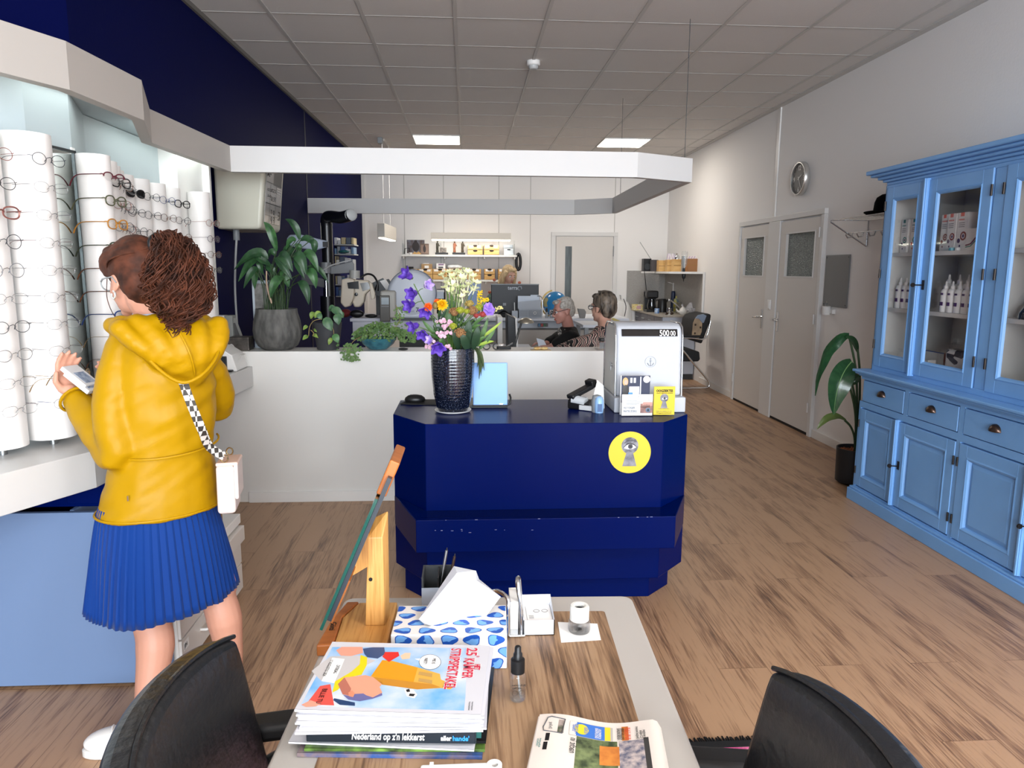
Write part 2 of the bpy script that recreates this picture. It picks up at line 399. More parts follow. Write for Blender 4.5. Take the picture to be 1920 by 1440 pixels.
canw=mat('canopy_white','D3D2D0',.5)
t=thing('canopy','suspended white angular canopy ring hanging over the counter','canopy',(0,4.61,FZ0))
obj('front_board',strip([(p[0],p[1])for p in RING[:2]],.05,FZ0,FZ1),canw,t)
obj('side_board',strip([RING[1],RING[2],RING[3]],.05,FZ0,FZ1),canw,t)
obj('rear_board',strip([RING[3],RING[4],RING[5]],.05,FZ0,FZ1),canw,t)
for x,y in((1.47,4.98),(1.50,7.2)):obj('suspension_wire',B().cyl((x,y,FZ1),(x,y,CZ),.0022,n=5),dgrey,t)
t=thing('display_fascia','white angular fascia above the glasses display on the navy wall','fascia',(-1.4,3,FZ0))
obj('board',strip(FAS,.045,FZ0,FZ1),mat('fascia_white_in_shade','B5B0AA',.5),t)  # white like the canopy; greige is its side-facing shade put into the colour
# soffit closing the space between fascia and wall, with the tube lights behind the fascia lip
SO=[(-1.90,1.45),(-1.43,2.40),(-1.345,2.60),(-1.32,3.07),(-1.512,3.60),(-1.466,4.60),(wl(4.6)+.01,4.60),(wl(3.5)+.01,3.5),(-2.4,1.9),(-2.4,1.45)]
obj('soffit',B().prism(SO,2.175,2.19),panelm,t)
tubem=mat('fluorescent_tube','FFFFFF',.4,emit='F2FFF6',estr=2)
for p,q in(((-1.62,2.16),(-1.44,2.52)),((-1.40,2.66),(-1.37,3.05)),((-1.53,3.65),(-1.50,4.5))):
 obj('tube_lamp',B().cyl((*p,2.15),(*q,2.15),.013,n=10),tubem,t,smooth=40)
for loc,sz,e,rz in(((-1.60,2.36,2.165),(.08,.45),.7,-.43),((-1.47,2.95,2.165),(.10,.5),.45,0),((-1.555,4.05,2.165),(.06,1.0),.8,.03)):
 area('display_tube_light',loc,sz,e,(.93,1.0,.97),(0,0,rz))
 # glasses display on the left wall
PAN=[(-2.22,1.35),(-1.625,2.55),(-1.555,2.76),(-1.535,3.02),(-1.70,3.46),(-1.70,4.24),(-1.61,4.26),(-1.585,4.60)]
t=thing('display_back_panel','pale grey-blue back panel behind the lit columns of glasses','display panel',(-1.6,3,.893))
for i in range(len(PAN)-1):
 obj('panel',strip([PAN[i],PAN[i+1]],.02,.893,2.172),panelm if i not in(5,6)else white,t)
obj('end_post',B().box(wl(4.6)+.012,-1.545,4.58,4.61,.893,2.172),white,t)
SH=[(-1.74,1.45),(-1.395,2.15),(-1.255,2.44),(-1.215,3.05),(-1.40,3.6),(-1.355,4.605)]
t=thing('display_shelf','thick white angular shelf below the display columns','shelf',(-1.4,3,.765))
obj('shelf_board',B().prism(SH+[(wl(4.6)+.01,4.605),(wl(3.6)+.01,3.6),(-2.1,2.66),(-2.45,1.9),(-2.45,1.45)],.765,.893),mat('shelf_laminate','CBCAC8',.4),t,bevel=.003)
# blue-grey front panel with the navy drawer box above it
t=thing('base_cabinet','grey-blue base panel below the display shelf','base cabinet',(-1.6,2.6,0))
obj('front_panel',B().box(-2.15,-1.075,2.50,2.52,.012,.658),lightblue,t,bevel=.002)
obj('plinth',B().box(-2.1,-1.39,2.525,2.56,0,.05),blackm,t)  # black strip draws the shadow line in the gap under the panel
obj('side_panel',B().box(-1.40,-1.385,2.53,3.5,.39,.658),lightblue,t)
t=thing('navy_drawer_box','glossy navy drawer box under the white display shelf','drawer box',(-1.5,2.6,.66))
obj('body',B().box(-1.95,-1.19,2.56,3.0,.66,.762),navy,t,bevel=.002)
obj('drawer_front',B().box(-1.42,-1.20,2.553,2.561,.672,.752),navy,t,bevel=.002)
obj('ring_handle',B().tube([(-1.21+.012*cos(a),2.548,.712+.022*sin(a))for a in[2*pi*i/16 for i in range(16)]],.003,6,closed=True),chrome,t,smooth=60)
# low white drawer unit
duw=mat('drawer_white','D9D4CE',.42)
t=thing('drawer_unit','low white drawer unit beside the woman in the yellow jacket','drawer unit',(-1.25,2.9,0))
obj('body',B().box(-1.38,-1.062,2.53,3.26,.02,.335),duw,t,bevel=.002)
obj('top_slab',B().box(-1.38,-1.052,2.522,3.27,.34,.383),white,t,bevel=.002)
for i,(za,zb)in enumerate(((.265,.333),(.155,.258),(.03,.148))):
 open_=.02 if i==0 else 0
 dr=obj('drawer',B().box(-1.075,-1.052+open_,2.535,3.255,za,zb),duw,t,bevel=.002)
 zc=(za+zb)/2+.01
 obj('handle',B().tube([(-1.053+open_,2.72,zc),(-1.03+open_,2.72,zc),(-1.022+open_,2.735,zc),(-1.022+open_,2.825,zc),(-1.03+open_,2.84,zc),(-1.053+open_,2.84,zc)],.006,8),white,dr,smooth=60)
 if i==1:lb=dr
obj('paper_label',B().box(-1.0519,-1.0512,2.552,2.60,.10,.135),paper,t)
txt('lettering','J/H',.022,black,t,(-1.0505,2.556,.11),(0,1,0),(0,0,1))
leop=mat('leopard_print','B98E55',.5,vary=(140,'2A1C12'))
t=thing('leopard_print_tin','small leopard print tin on the white drawer unit behind the handbag','tin',(-1.115,3.12,.383))
obj('body',B().lathe((-1.115,3.12,.383),[(.03,0),(.032,.005),(.032,.105),(.028,.11),(.001,.11)],20),leop,t,smooth=40)
obj('rim',B().lathe((-1.115,3.12,.385),[(.0335,0),(.0335,.006)],20),chrome,t,smooth=40)
# mirror standing against the panel between the second and third column
mir=mat('mirror_glass','E9F0EC',.02,1)
mfr=mat('mirror_frame','43484A',.35,.6)
t=thing('display_mirror','tall narrow mirror with dark frame between the two nearest display columns','mirror',(-1.54,2.88,.95))
ma,mb=Vector((-1.555,2.765,0)),Vector((-1.522,2.985,0)); md=(mb-ma).normalized(); mn=Vector((md.y,-md.x,0))
def mq(b,s0,s1,z0,z1,o0,o1):
 P=[ma+md*s0+mn*o0,ma+md*s1+mn*o0,ma+md*s1+mn*o1,ma+md*s0+mn*o1]
 return b.prism([(p.x,p.y)for p in P],z0,z1)
ml=(mb-ma).length
obj('mirror_pane',mq(B(),0,ml,.96,1.94,.008,.012),mir,t)
fb=B(); mq(fb,-.006,.004,.955,1.945,.006,.018); mq(fb,ml-.008,ml+.004,.955,1.945,.006,.018); mq(fb,0,ml,1.935,1.945,.006,.018); mq(fb,0,ml,.955,.965,.006,.018)
obj('frame',fb,mfr,t)
# display columns
colm=mat('column_white','EFECE9',.38,spec=.4)
COLS=[(-1.525,2.405,.075,'display column at the photo\'s left edge, nearest of them all'),(-1.445,2.552,.075,'display column directly left of the tall mirror'),(-1.447,2.995,.060,'display column directly right of the tall mirror'),(-1.498,3.16,.060,'second display column beyond the tall mirror'),(-1.545,3.292,.060,'third display column beyond the tall mirror'),(-1.598,3.44,.060,'fourth display column beyond the tall mirror'),(-1.628,3.605,.060,'fifth display column beyond the mirror, holding the sunglasses'),(-1.626,3.775,.060,'sixth display column beyond the tall mirror'),(-1.622,3.955,.060,'seventh display column beyond the tall mirror'),(-1.628,4.165,.060,'second display column from the white end post'),(-1.54,4.37,.060,'farthest display column, beside the white end post')]
CZ0,CZ1=.921,1.931
for i,(x,y,r,lab)in enumerate(COLS):
 t=thing('display_pole','white tubular glasses '+lab,'display column',(x,y,CZ0),'white glasses display columns')
 b=B(); b.lathe((x,y,CZ0),[(.001,0),(r,0),(r,CZ1-CZ0),(r-.006,CZ1-CZ0),(r-.006,CZ1-CZ0-.02),(.001,CZ1-CZ0-.02)],40)
 obj('tube',b,colm,t,smooth=40)
 k=B(); dx=-.03 if i<2 else-.02
 k.cyl((x-r*.6,y-.02,CZ1-.05),(x-r-(.05 if i<5 else.012),y+.03,CZ1-.05),.006,n=8)
 obj('wall_bracket',k,steel,t,smooth=40)
 obj('foot_pin',B().cyl((x,y,.893),(x,y,CZ0+.01),.012,n=10),steel,t,smooth=40)
t=thing('hook_plate','small white hook plate on the panel right of the tall mirror','hook',(-1.52,3.01,1.9))
obj('plate',B().box(-1.533,-1.525,3.0,3.022,1.905,1.96),white,t)
obj('hook',B().tube([(-1.527,3.011,1.915),(-1.50,3.011,1.908),(-1.498,3.011,1.925)],.003,6),steel,t)
# book on the shelf
t=thing('book','black picture book lying on the display shelf beneath the mirror','book',(-1.47,2.77,.893))
i0=B().cbox((0,0,.014),(.19,.15,.026)); M=Matrix.Translation((-1.49,2.79,.893))@Matrix.Rotation(-.08,4,'Z')
obj('cover',i0.xf(M),black,t,bevel=.002)
obj('cover_picture',B().cbox((.01,.01,.0275),(.15,.11,.0008)).xf(M),mat('book_picture','4A3234',.4,vary=(25,'A85A50')),t)
txt('lettering','Eyewear Design',.013,mat('gold_print','C9A64B',.4),t,M@Vector((.045,-.0765,.019)),M.to_3x3()@Vector((-1,0,0)),(0,0,-1),weight=.0002)
# lens meter at the far end of the shelf
t=thing('lens_meter','white lens measuring device with dark slot at the end of the display shelf','lens meter',(-1.44,4.5,.893))
lm=B()
def lp(x,y,z):return(x,y,z)
sec=[(-1.535,.894),(-1.535,1.035),(-1.47,1.035),(-1.40,.99),(-1.375,.90),(-1.375,.894)]
lm.rings([[V(x,yy,z)for x,z in sec]for yy in(4.36,4.57)])
obj('housing',lm,white,t,bevel=.012,smooth=40)
obj('side_trim',B().tube([(-1.375,4.40,.95),(-1.385,4.48,.975),(-1.385,4.56,.975)],.004,6),lam,t)
obj('slot',B().box(-1.545,-1.43,4.352,4.37,.905,.985),mat('slot_dark','2A2F33',.2),t,bevel=.004)
obj('base_tray',B().box(-1.545,-1.395,4.325,4.362,.8935,.905),black,t,bevel=.003)
# white counter wall
t=thing('counter','long white counter wall behind the navy desk','counter',(-.3,4.7,0))
obj('body',B().box(-1.70,1.02,4.612,4.86,0,.985),lam,t,bevel=.003)
obj('skirting',B().box(-1.42,1.025,4.60,4.612,0,.07),white,t,bevel=.002)
# navy reception desk
t=thing('reception_desk','navy lacquered reception desk with angled corners and yellow eye sticker','desk',(.35,3.35,0))
BD=[(-.185,3.07),(.862,3.07),(1.022,3.245),(1.022,3.66),(-.345,3.66),(-.345,3.30)]
obj('body',B().prism(BD,.115,.84),navy,t,bevel=.003)
obj('plinth',B().prism([(-.195,3.145),(.835,3.125),(.96,3.25),(.96,3.6),(-.30,3.6),(-.30,3.27)],0,.116),navy,t,bevel=.003)
TR=[(-.222,2.945),(.895,2.945),(1.024,3.245),(.862,3.071),(-.185,3.071),(-.347,3.30)]
obj('tray_ledge',B().prism(TR,.307,.452),navy,t,bevel=.003)
chip=B(); random.seed(3)
for i in range(16):
 x=random.uniform(-.15,.35)if i<9 else random.uniform(-.2,.85); z=.452 if i>=9 else random.uniform(.395,.41)
 chip.box(x,x+random.uniform(.003,.012),2.9435,2.9446,z-.002,z)
obj('paint_chips',chip,mat('chip_grey','7E84A5',.6),t)
# round yellow sticker with the eye in the keyhole
cx,cz,yy=.713,.706,3.0685
st=obj('eye_sticker',B().lathe((cx,yy,cz),[(.001,.0008),(.0945,.0008),(.0945,0)],48,axis=(0,-1,0)),yellow,t)
st['label']='round yellow sticker showing an eye in a keyhole'
def keyhole(cx,y,cz,s,parent,ng=True):
 """keyhole with a grey eye, s = sticker radius"""
 g=mat('photo_grey','8F9098',.6,vary=(30,'63646E')); k=B(); ya=y-.0012
 k.lathe((cx,y,cz+.33*s),[(.001,.0012),(.40*s,.0012)],32,axis=(0,-1,0)); obj('keyhole',k,mat('photo_grey_dark','50515A',.6,vary=(40,'93949C')),parent)
 k=B(); k.poly([(cx-.15*s,ya-.0003,cz+.02*s),(cx+.15*s,ya-.0003,cz+.02*s),(cx+.34*s,ya-.0003,cz-.66*s),(cx-.34*s,ya-.0003,cz-.66*s)][::-1])
 obj('keyhole_slot',k,g,parent)
 k=B(); k.poly([(cx+px*s,ya-.0006,cz+.33*s+pz*s)for px,pz in[(-.30,-.12),(-.16,.03),(.0,.09),(.18,.03),(.30,-.08),(.14,-.16),(-.08,-.18)]][::-1]); obj('eye_white',k,mat('photo_light','D5D6DA',.6),parent)
 k=B(); k.lathe((cx+.02*s,y,cz+.29*s),[(.0005,.0022),(.115*s,.0022)],24,axis=(0,-1,0)); obj('iris',k,mat('photo_iris','3B3C44',.5),parent)
 k=B(); k.lathe((cx+.02*s,y,cz+.29*s),[(.0005,.0026),(.05*s,.0026)],16,axis=(0,-1,0)); obj('pupil',k,black,parent)
 k=B(); k.tube([(cx+px*s,ya-.001,cz+.33*s+pz*s)for px,pz in[(-.32,-.11),(-.16,.05),(.0,.11),(.18,.06),(.33,-.08)]],[.006*s,.018*s,.022*s,.018*s,.006*s],6); obj('lash_line',k,black,parent)
 k=B(); k.tube([(cx+px*s,ya-.0008,cz+.33*s+pz*s)for px,pz in[(-.28,.12),(-.1,.24),(.12,.26),(.30,.18)]],.012*s,6); obj('brow_fold',k,mat('photo_iris','3B3C44',.5),parent)
keyhole(cx,yy,cz,.0945,st)
# blue dresser on the right wall
cb=mat('cabinet_blue','78ABE2',.42,vary=(3,'72A4DA'))
cwhite=mat('cabinet_inside_white','DAD8D2',.6)
iron=mat('dark_iron','2B2624',.4,.7)
pewter=mat('pewter','5A4A42',.3,.9)
t=thing('dresser','tall blue glazed dresser with drawers along the right wall','cabinet',(2.85,3.5,0))
YA,YB=2.56,4.51
XL,XU=2.565,2.612
b=B()
b.box(XL+.02,3.13,YA,YB,.09,.835)
obj('lower_body',b,cb,t)
pl=B(); pl.box(2.535,3.13,YA-.01,YB+.02,0,.078); pl.box(2.545,3.13,YA-.01,YB+.012,.078,.092)
obj('plinth',pl,cb,t,bevel=.004)
# face frame of the lower part
ff=B()
for ya,yb in((YB-.02,YB),(4.062,4.072),(3.525,3.556),(3.035,3.046),(YA,YA+.02)):ff.box(XL,XL+.022,ya,yb,.1002,.6278)
for za,zb in((.092,.10),(.628,.668),(.812,.835)):ff.box(XL,XL+.022,YA,YB-.0002,za,zb)
for y in(4.015,3.535,3.03):ff.box(XL,XL+.022,y-.018,y+.018,.6682,.8118)
obj('face_frame',ff,cb,t)
wk=B(); wk.box(2.515,3.13,YA-.02,YB+.035,.858,.875); wk.box(2.53,3.13,YA-.012,YB+.025,.845,.858); wk.box(2.55,3.13,YA-.005,YB+.012,.832,.845)
obj('worktop',wk,cb,t,bevel=.005)
def cup(y,z,par):
 k=B()
 k.lathe((XL-.002,y,z-.008),[(.036,0),(.034,.012),(.026,.021),(.012,.026),(.001,.027)],16,axis=(-1,0,0),a0=0,a1=2*pi)
 for v in k.v:
  if v.z<z-.010:v.z=z-.010
 obj('cup_pull',k,pewter,par,smooth=50)
for i,(ya,yb)in enumerate(((4.04,4.48),(3.56,3.99),(3.055,3.512),(2.60,3.01))):
 d=obj('drawer',B().box(XL-.002,XL+.02,ya,yb,.672,.806),cb,t,bevel=.003); cup((ya+yb)/2,.745,d)
def paneldoor(ya,yb,za,zb,x):
 """framed and panelled door leaf, front at x"""
 b=B(); s=.062
 b.box(x,x+.02,ya,ya+s,za,zb); b.box(x,x+.02,yb-s,yb,za,zb); b.box(x,x+.02,ya+s,yb-s,za,za+s); b.box(x,x+.02,ya+s,yb-s,zb-s,zb)
 return b
def lower_door(ya,yb,key=None,hinge=None,bead=False):
 x=XL-.004; za,zb=.108,.62
 d=obj('door',paneldoor(ya,yb,za,zb,x),cb,t,bevel=.003)
 m=B(); s=.062
 r0=[(x+.004,ya+s,za+s),(x+.004,yb-s,za+s),(x+.004,yb-s,zb-s),(x+.004,ya+s,zb-s)]
 def ring(i,dx):return[V(x+dx,ya+s+i,za+s+i),V(x+dx,yb-s-i,za+s+i),V(x+dx,yb-s-i,zb-s-i),V(x+dx,ya+s+i,zb-s-i)]
 m.rings([ring(-.004,.001),ring(.006,-.003),ring(.016,.003),ring(.022,.016),ring(.045,.008),ring(.05,.008)],cap=False); m.poly(ring(.05,.008)[::-1])
 obj('raised_panel',m,cb,d)
 if bead:obj('door_bead',B().box(x-.014,x+.01,yb-.002,yb+.02,za-.005,zb+.01).box(x-.020,x-.012,yb+.003,yb+.015,za-.005,zb+.01),cb,d,bevel=.002)
 if hinge:
  for z in(za+.10,zb-.10):obj('hinge',B().cyl((x-.003,hinge,z-.024),(x-.003,hinge,z+.024),.005,n=8),iron,d)
 if key:
  k=B(); k.box(x-.003,x+.001,key-.010,key+.010,.335,.385); k.cyl((x-.003,key,.355),(x-.045,key+.004,.357),.0035,n=8); k.lathe((x-.052,key+.004,.357),[(.001,-.004),(.012,-.004),(.012,.004),(.001,.004)],12,axis=(0,1,0))
  obj('key',k,iron,d)
 return d
lower_door(4.076,4.487,hinge=4.489)
lower_door(3.558,4.060,key=4.03,hinge=3.556,bead=True)
lower_door(3.05,3.523,hinge=3.525)
lower_door(2.58,3.034,key=3.0,bead=True)
# upper glazed part
ub=B(); UZ0,UZ1=.875,2.03
ub.box(XU+.03,3.13,YB-.05,YB-.025,UZ0,UZ1); ub.box(XU+.03,3.13,YA,YA+.025,UZ0,UZ1)
ub.box(3.11,3.13,YA,YB-.03,UZ0,UZ1); ub.box(XU+.03,3.13,YA,YB-.03,UZ1-.02,UZ1); ub.box(XU+.03,3.13,YA,YB-.03,UZ0,UZ0+.03)
ub.box(2.66,3.11,3.49,3.51,UZ0,UZ1)
obj('upper_inside',ub,cwhite,t)
uf=B()
uf.box(XU,3.12,YB-.028,YB-.02,UZ0,UZ1)
for ya,yb in((YB-.045,YB-.02),(3.455,3.535),(YA,YA+.04)):uf.box(XU,XU+.03,ya,yb,UZ0+.0352,UZ1-.0202)
uf.box(XU,XU+.03,YA,YB-.02,UZ0,UZ0+.035); uf.box(XU,XU+.03,YA,YB-.02,UZ1-.02,UZ1)
obj('upper_frame',uf,cb,t,bevel=.002)
co=B()
for i,(o,za,zb)in enumerate(((.0,2.03,2.05),(-.018,2.05,2.066),(-.04,2.066,2.084),(-.07,2.084,2.10),(-.09,2.10,2.125))):
 co.box(XU+o,3.13,YA,YB-.02-o,za,zb)
obj('cornice',co,cb,t,bevel=.006)
def glass_door(ya,yb,hinge,bead=False,key=None):
 x=XU-.006; za,zb=.905,2.015; s=.07
 b=B(); b.box(x,x+.022,ya,ya+s,za,zb); b.box(x,x+.022,yb-s,yb,za,zb); b.box(x,x+.022,ya+s,yb-s,za,za+s); b.box(x,x+.022,ya+s,yb-s,zb-s,zb)
 d=obj('door',b,cb,t,bevel=.003)
 m=B()
 def ring(i,dx):return[V(x+dx,ya+s+i,za+s+i),V(x+dx,yb-s-i,za+s+i),V(x+dx,yb-s-i,zb-s-i),V(x+dx,ya+s+i,zb-s-i)]
 m.rings([ring(-.004,.001),ring(.004,-.004),ring(.012,.002),ring(.018,.012)],cap=False)
 obj('glazing_bead',m,cb,d)
 obj('glass_pane',B().box(x+.010,x+.013,ya+s+.002,yb-s-.002,za+s+.002,zb-s-.002),cabglass,d)
 if bead:obj('door_bead',B().box(x-.016,x+.01,yb-.002,yb+.024,za-.01,zb+.01).box(x-.024,x-.014,yb+.004,yb+.018,za-.01,zb+.01),cb,d,bevel=.003)
 for z in(za+.14,(za+zb)/2+.03,zb-.11):obj('hinge',B().cyl((x-.004,hinge,z-.028),(x-.004,hinge,z+.028),.006,n=8),iron,d)
 if key:
  k=B(); k.box(x-.003,x+.001,key-.010,key+.010,1.40,1.455); k.cyl((x-.003,key,1.427),(x-.05,key+.006,1.427),.0035,n=8); k.lathe((x-.058,key+.006,1.427),[(.001,-.004),(.012,-.004),(.012,.004),(.001,.004)],12,axis=(0,1,0)); obj('key',k,iron,d)
cabglass=mat('cabinet_glass','FFFFFF',.01,trans=1,alpha=.10,ior=1.3)
glass_door(4.07,4.462,4.468)
glass_door(3.545,4.050,3.541,bead=True,key=4.022)
glass_door(3.02,3.452,3.458)
glass_door(2.60,3.0,2.6,bead=True)
SHZ=(1.277,1.619)
for z in SHZ:obj('shelf',B().box(2.67,3.11,3.51,YB-.05,z-.024,z-.0008).box(2.67,3.11,YA+.025,3.49,z-.024,z-.0008),cwhite,t)
# things inside the dresser
def carton(name,label,x,y,z,d,m,group=None,rz=0,cat='box',prints=()):
 """a box with its front (facing -X) at x; d = depth,width,height; prints = (part, mat, y0,y1,z0,z1) in 0..1 of the front"""
 o=thing(name,label,cat,(x+d[0]/2,y,z),group)
 b=B().cbox((x+d[0]/2,y,z+d[2]/2),d); obj('carton',b,m,o,bevel=.0015)
 for nm,pm,a,b_,c,e in prints:
  obj(nm,B().box(x-.0006,x,y+d[1]/2-d[1]*b_,y+d[1]/2-d[1]*a,z+d[2]*c,z+d[2]*e),pm,o)
 return o
def dots(o,x,y,z,w,h,m1,m2):
 k=B(); k.lathe((x,y-.16*w,z+.38*h),[(.17*w,.0010),(.29*w,.0010)],24,axis=(-1,0,0)); obj('printed_ring',k,m1,o)
 k=B(); k.lathe((x,y-.16*w,z+.38*h),[(.0005,.0011),(.11*w,.0011)],20,axis=(-1,0,0)); k.lathe((x,y+.24*w,z+.26*h),[(.0005,.0011),(.15*w,.0011)],20,axis=(-1,0,0)); k.lathe((x,y+.10*w,z+.12*h),[(.0005,.0011),(.08*w,.0011)],16,axis=(-1,0,0)); obj('printed_dot',k,m2,o)
teal=mat('print_teal','2C7F7A',.5); plum=mat('print_plum','7A3B5C',.5); red_p=mat('print_red','D8452F',.5); purple=mat('print_purple','4B2E63',.5); brownp=mat('print_brown','8B3A30',.5); inkg=mat('print_ink','55565A',.6)
boxw=mat('box_card_white','EFEBE6',.5)
random.seed(11)
for(y,x,w,h,c1,c2,lab)in((4.402,2.70,.066,.20,teal,purple,'white solution carton with teal rings, left of its row on the upper dresser shelf'),(4.318,2.71,.066,.20,teal,red_p,'white solution carton with teal corner, second of its row on the upper dresser shelf'),(4.245,2.71,.066,.20,teal,red_p,'white solution carton with teal corner, half behind the key door edge'),(4.048,2.72,.066,.205,red_p,brownp,'white carton with red corner, left behind the keyed glass door'),(3.975,2.71,.072,.205,red_p,purple,'white carton with red corner and purple rings, second behind the keyed glass door'),(3.885,2.71,.085,.205,red_p,purple,'white carton with red corner, widest behind the keyed glass door')):
 o=carton('solution_carton',lab,x,y,SHZ[1],(.07,w,h),boxw,'cartons on the upper dresser shelf',prints=(('corner_print',c1,.25,.6,.90,1.0),))
 txt('lettering','OPHELIE' if c1 is teal else 'NORDLIN',.010,c1,o,(x-.0008,y+w*.38,SHZ[1]+h*.80),(0,-1,0),(0,0,1))
 for q in range(3):obj('print_line',B().box(x-.0006,x,y-w*.2,y+w*.36,SHZ[1]+h*(.72-.05*q),SHZ[1]+h*(.735-.05*q)),inkg,o)
 dots(o,x,y,SHZ[1],w,h,c1 if c1 is teal else brownp,c2)
o=carton('lens_box','shorter white lens box with coloured waves on the upper dresser shelf',2.70,3.790,SHZ[1],(.06,.085,.115),boxw)
obj('printed_wave',B().tube([(2.699,3.828,1.645),(2.699,3.79,1.652),(2.699,3.752,1.685)],.004,6),plum,o)
obj('printed_wave',B().tube([(2.699,3.828,1.635),(2.699,3.79,1.640),(2.699,3.752,1.67)],.003,6),teal,o)
carton('lens_box','smallest white lens box at the right of the upper dresser shelf',2.695,3.725,SHZ[1],(.05,.05,.075),boxw,prints=(('print_line',inkg,.1,.8,.75,.80),))
t2=thing('contact_lens_case','small teal screw-top lens case on the upper dresser shelf','lens case',(2.69,3.92,SHZ[1]))
obj('lid',B().lathe((2.69,3.925,SHZ[1]),[(.016,0),(.016,.016),(.001,.016)],16),mat('teal_plastic','5FA6B4',.4),t2); obj('lid',B().lathe((2.69,3.875,SHZ[1]),[(.014,0),(.014,.014),(.001,.014)],16),white,t2)
# bottles on the lower shelf
bpl=mat('bottle_plastic','EEEDEA',.35)
def bottle(x,y,z,s,lab):
 o=thing('solution_bottle',lab,'bottle',(x,y,z),'solution bottles on the lower dresser shelf')
 obj('body',B().lathe((x,y,z),[(.001,0),(.026*s,0),(.027*s,.006),(.027*s,.125*s),(.022*s,.138*s),(.012*s,.144*s)],20),bpl,o,smooth=40)
 obj('nozzle_cap',B().lathe((x,y,z+.142*s),[(.013*s,0),(.013*s,.016*s),(.007*s,.022*s),(.005*s,.045*s),(.001,.047*s)],16),white,o,smooth=40)
 obj('printed_ring',B().lathe((x-.0005,y,z),[(.0278*s,.040*s),(.0278*s,.062*s)],12,a0=pi-.9,a1=pi+.6),purple,o)
 obj('printed_bar',B().lathe((x-.0005,y,z),[(.0278*s,.105*s),(.0278*s,.117*s)],8,a0=pi-.3,a1=pi+.5),purple,o)
k=0
spots=[(2.705,4.399),(2.705,4.338),(2.705,4.282)]+[(2.72,3.99-.056*i)for i in range(0)]
for i,(x,y)in enumerate(spots):bottle(x,y,SHZ[0],1.0,'white solution bottle, %s in the row behind the left glass door'%ORD[i])
fr_=[(2.705,3.963),(2.705,3.905),(2.705,3.845),(2.705,3.785),(2.705,3.728)]
for i,(x,y)in enumerate(fr_):bottle(x,y,SHZ[0],.92,'white solution bottle, %s in the front row behind the keyed door'%ORD[i])
bk=[(2.765,4.03),(2.79,3.975),(2.80,3.915),(2.80,3.855),(2.80,3.795),(2.80,3.74)]
for i,(x,y)in enumerate(bk):bottle(x,y,SHZ[0],1.12,'taller white bottle, %s in the back row behind the keyed door'%ORD[i])
# bottom of the dresser
bz=UZ0+.031
o=thing('envelope','white envelope lying with blue-edged folder at the dresser bottom','envelope',(2.75,4.33,bz)); obj('sheet',B().cbox((2.76,4.36,bz+.05),(.005,.22,.085),M=Matrix.Rotation(.5,3,'Y')),paper,o)
o=thing('folder','white folder with blue edge standing behind the envelope in the dresser','folder',(2.86,4.30,bz)); obj('sheet',B().cbox((2.88,4.30,bz+.055),(.004,.30,.105)),white,o); obj('blue_edge',B().box(2.876,2.884,4.15,4.45,bz+.105,bz+.11),mat('folder_blue','2F55A0',.5),o)
carton('medicine_box','small white box with print behind the left glass door bottom',2.70,4.27,bz,(.05,.085,.07),boxw,prints=(('print_line',inkg,.1,.6,.65,.8),('print_line',black,.15,.7,.15,.3)))
carton('medicine_box','small white and blue carton at the dresser bottom behind the key door',2.69,4.065,bz,(.05,.05,.085),boxw,prints=(('print_line',mat('folder_blue','2F55A0',.5),.1,.9,.45,.55),('print_line',red_p,.1,.7,.65,.72)))
carton('brown_case','small brown case behind the white and blue carton in the dresser',2.80,4.03,bz,(.06,.07,.125),mat('case_brown','8A4328',.5),cat='case')
o=thing('glass_tumbler','tumbler of wooden sticks at the dresser bottom','tumbler',(2.73,3.985,bz)); obj('glass',B().lathe((2.73,3.985,bz),[(.022,.003),(.026,.07),(.028,.07),(.024,0),(.001,0)],20),glassm,o); obj('sticks',B().lathe((2.73,3.985,bz),[(.02,.004),(.02,.045),(.001,.048)],14),mat('stick_wood','C08A4F',.6),o)
o=thing('pattern_pouch','black and white pebble-patterned pouch at the dresser bottom','pouch',(2.73,3.83,bz))
pbm=bpy.data.materials.new('pebble_print'); pbm.use_nodes=True; _n=pbm.node_tree; _t=_n.nodes.new('ShaderNodeTexCoord'); _mp=_n.nodes.new('ShaderNodeMapping'); _mp.inputs['Scale'].default_value=(26,19,42); _v=_n.nodes.new('ShaderNodeTexVoronoi'); _v.inputs['Scale'].default_value=1
_c=_n.nodes.new('ShaderNodeValToRGB'); _c.color_ramp.interpolation='CONSTANT'; _c.color_ramp.elements[0].color=(.012,.014,.03,1); _c.color_ramp.elements[1].position=.45; _c.color_ramp.elements[1].color=(.75,.73,.7,1); _sp=_n.nodes.new('ShaderNodeSeparateColor')
_n.links.new(_t.outputs['Object'],_mp.inputs[0]); _n.links.new(_mp.outputs[0],_v.inputs['Vector']); _n.links.new(_v.outputs['Color'],_sp.inputs[0]); _n.links.new(_sp.outputs[0],_c.inputs[0]); _n.links.new(_c.outputs[0],_n.nodes['Principled BSDF'].inputs['Base Color'])
obj('fabric_body',B().cbox((2.75,3.83,bz+.085),(.08,.20,.165)),pbm,o,bevel=.02,bseg=3); obj('clear_lid',B().lathe((2.75,3.83,bz+.17),[(.07,0),(.07,.03),(.06,.035),(.06,.06),(.055,.06),(.055,.034),(.001,.03)],24),glassm,o)
carton('pink_box','tiny pink box at the right of the patterned pouch',2.69,3.715,bz,(.02,.022,.065),mat('pink_card','D9808C',.5))
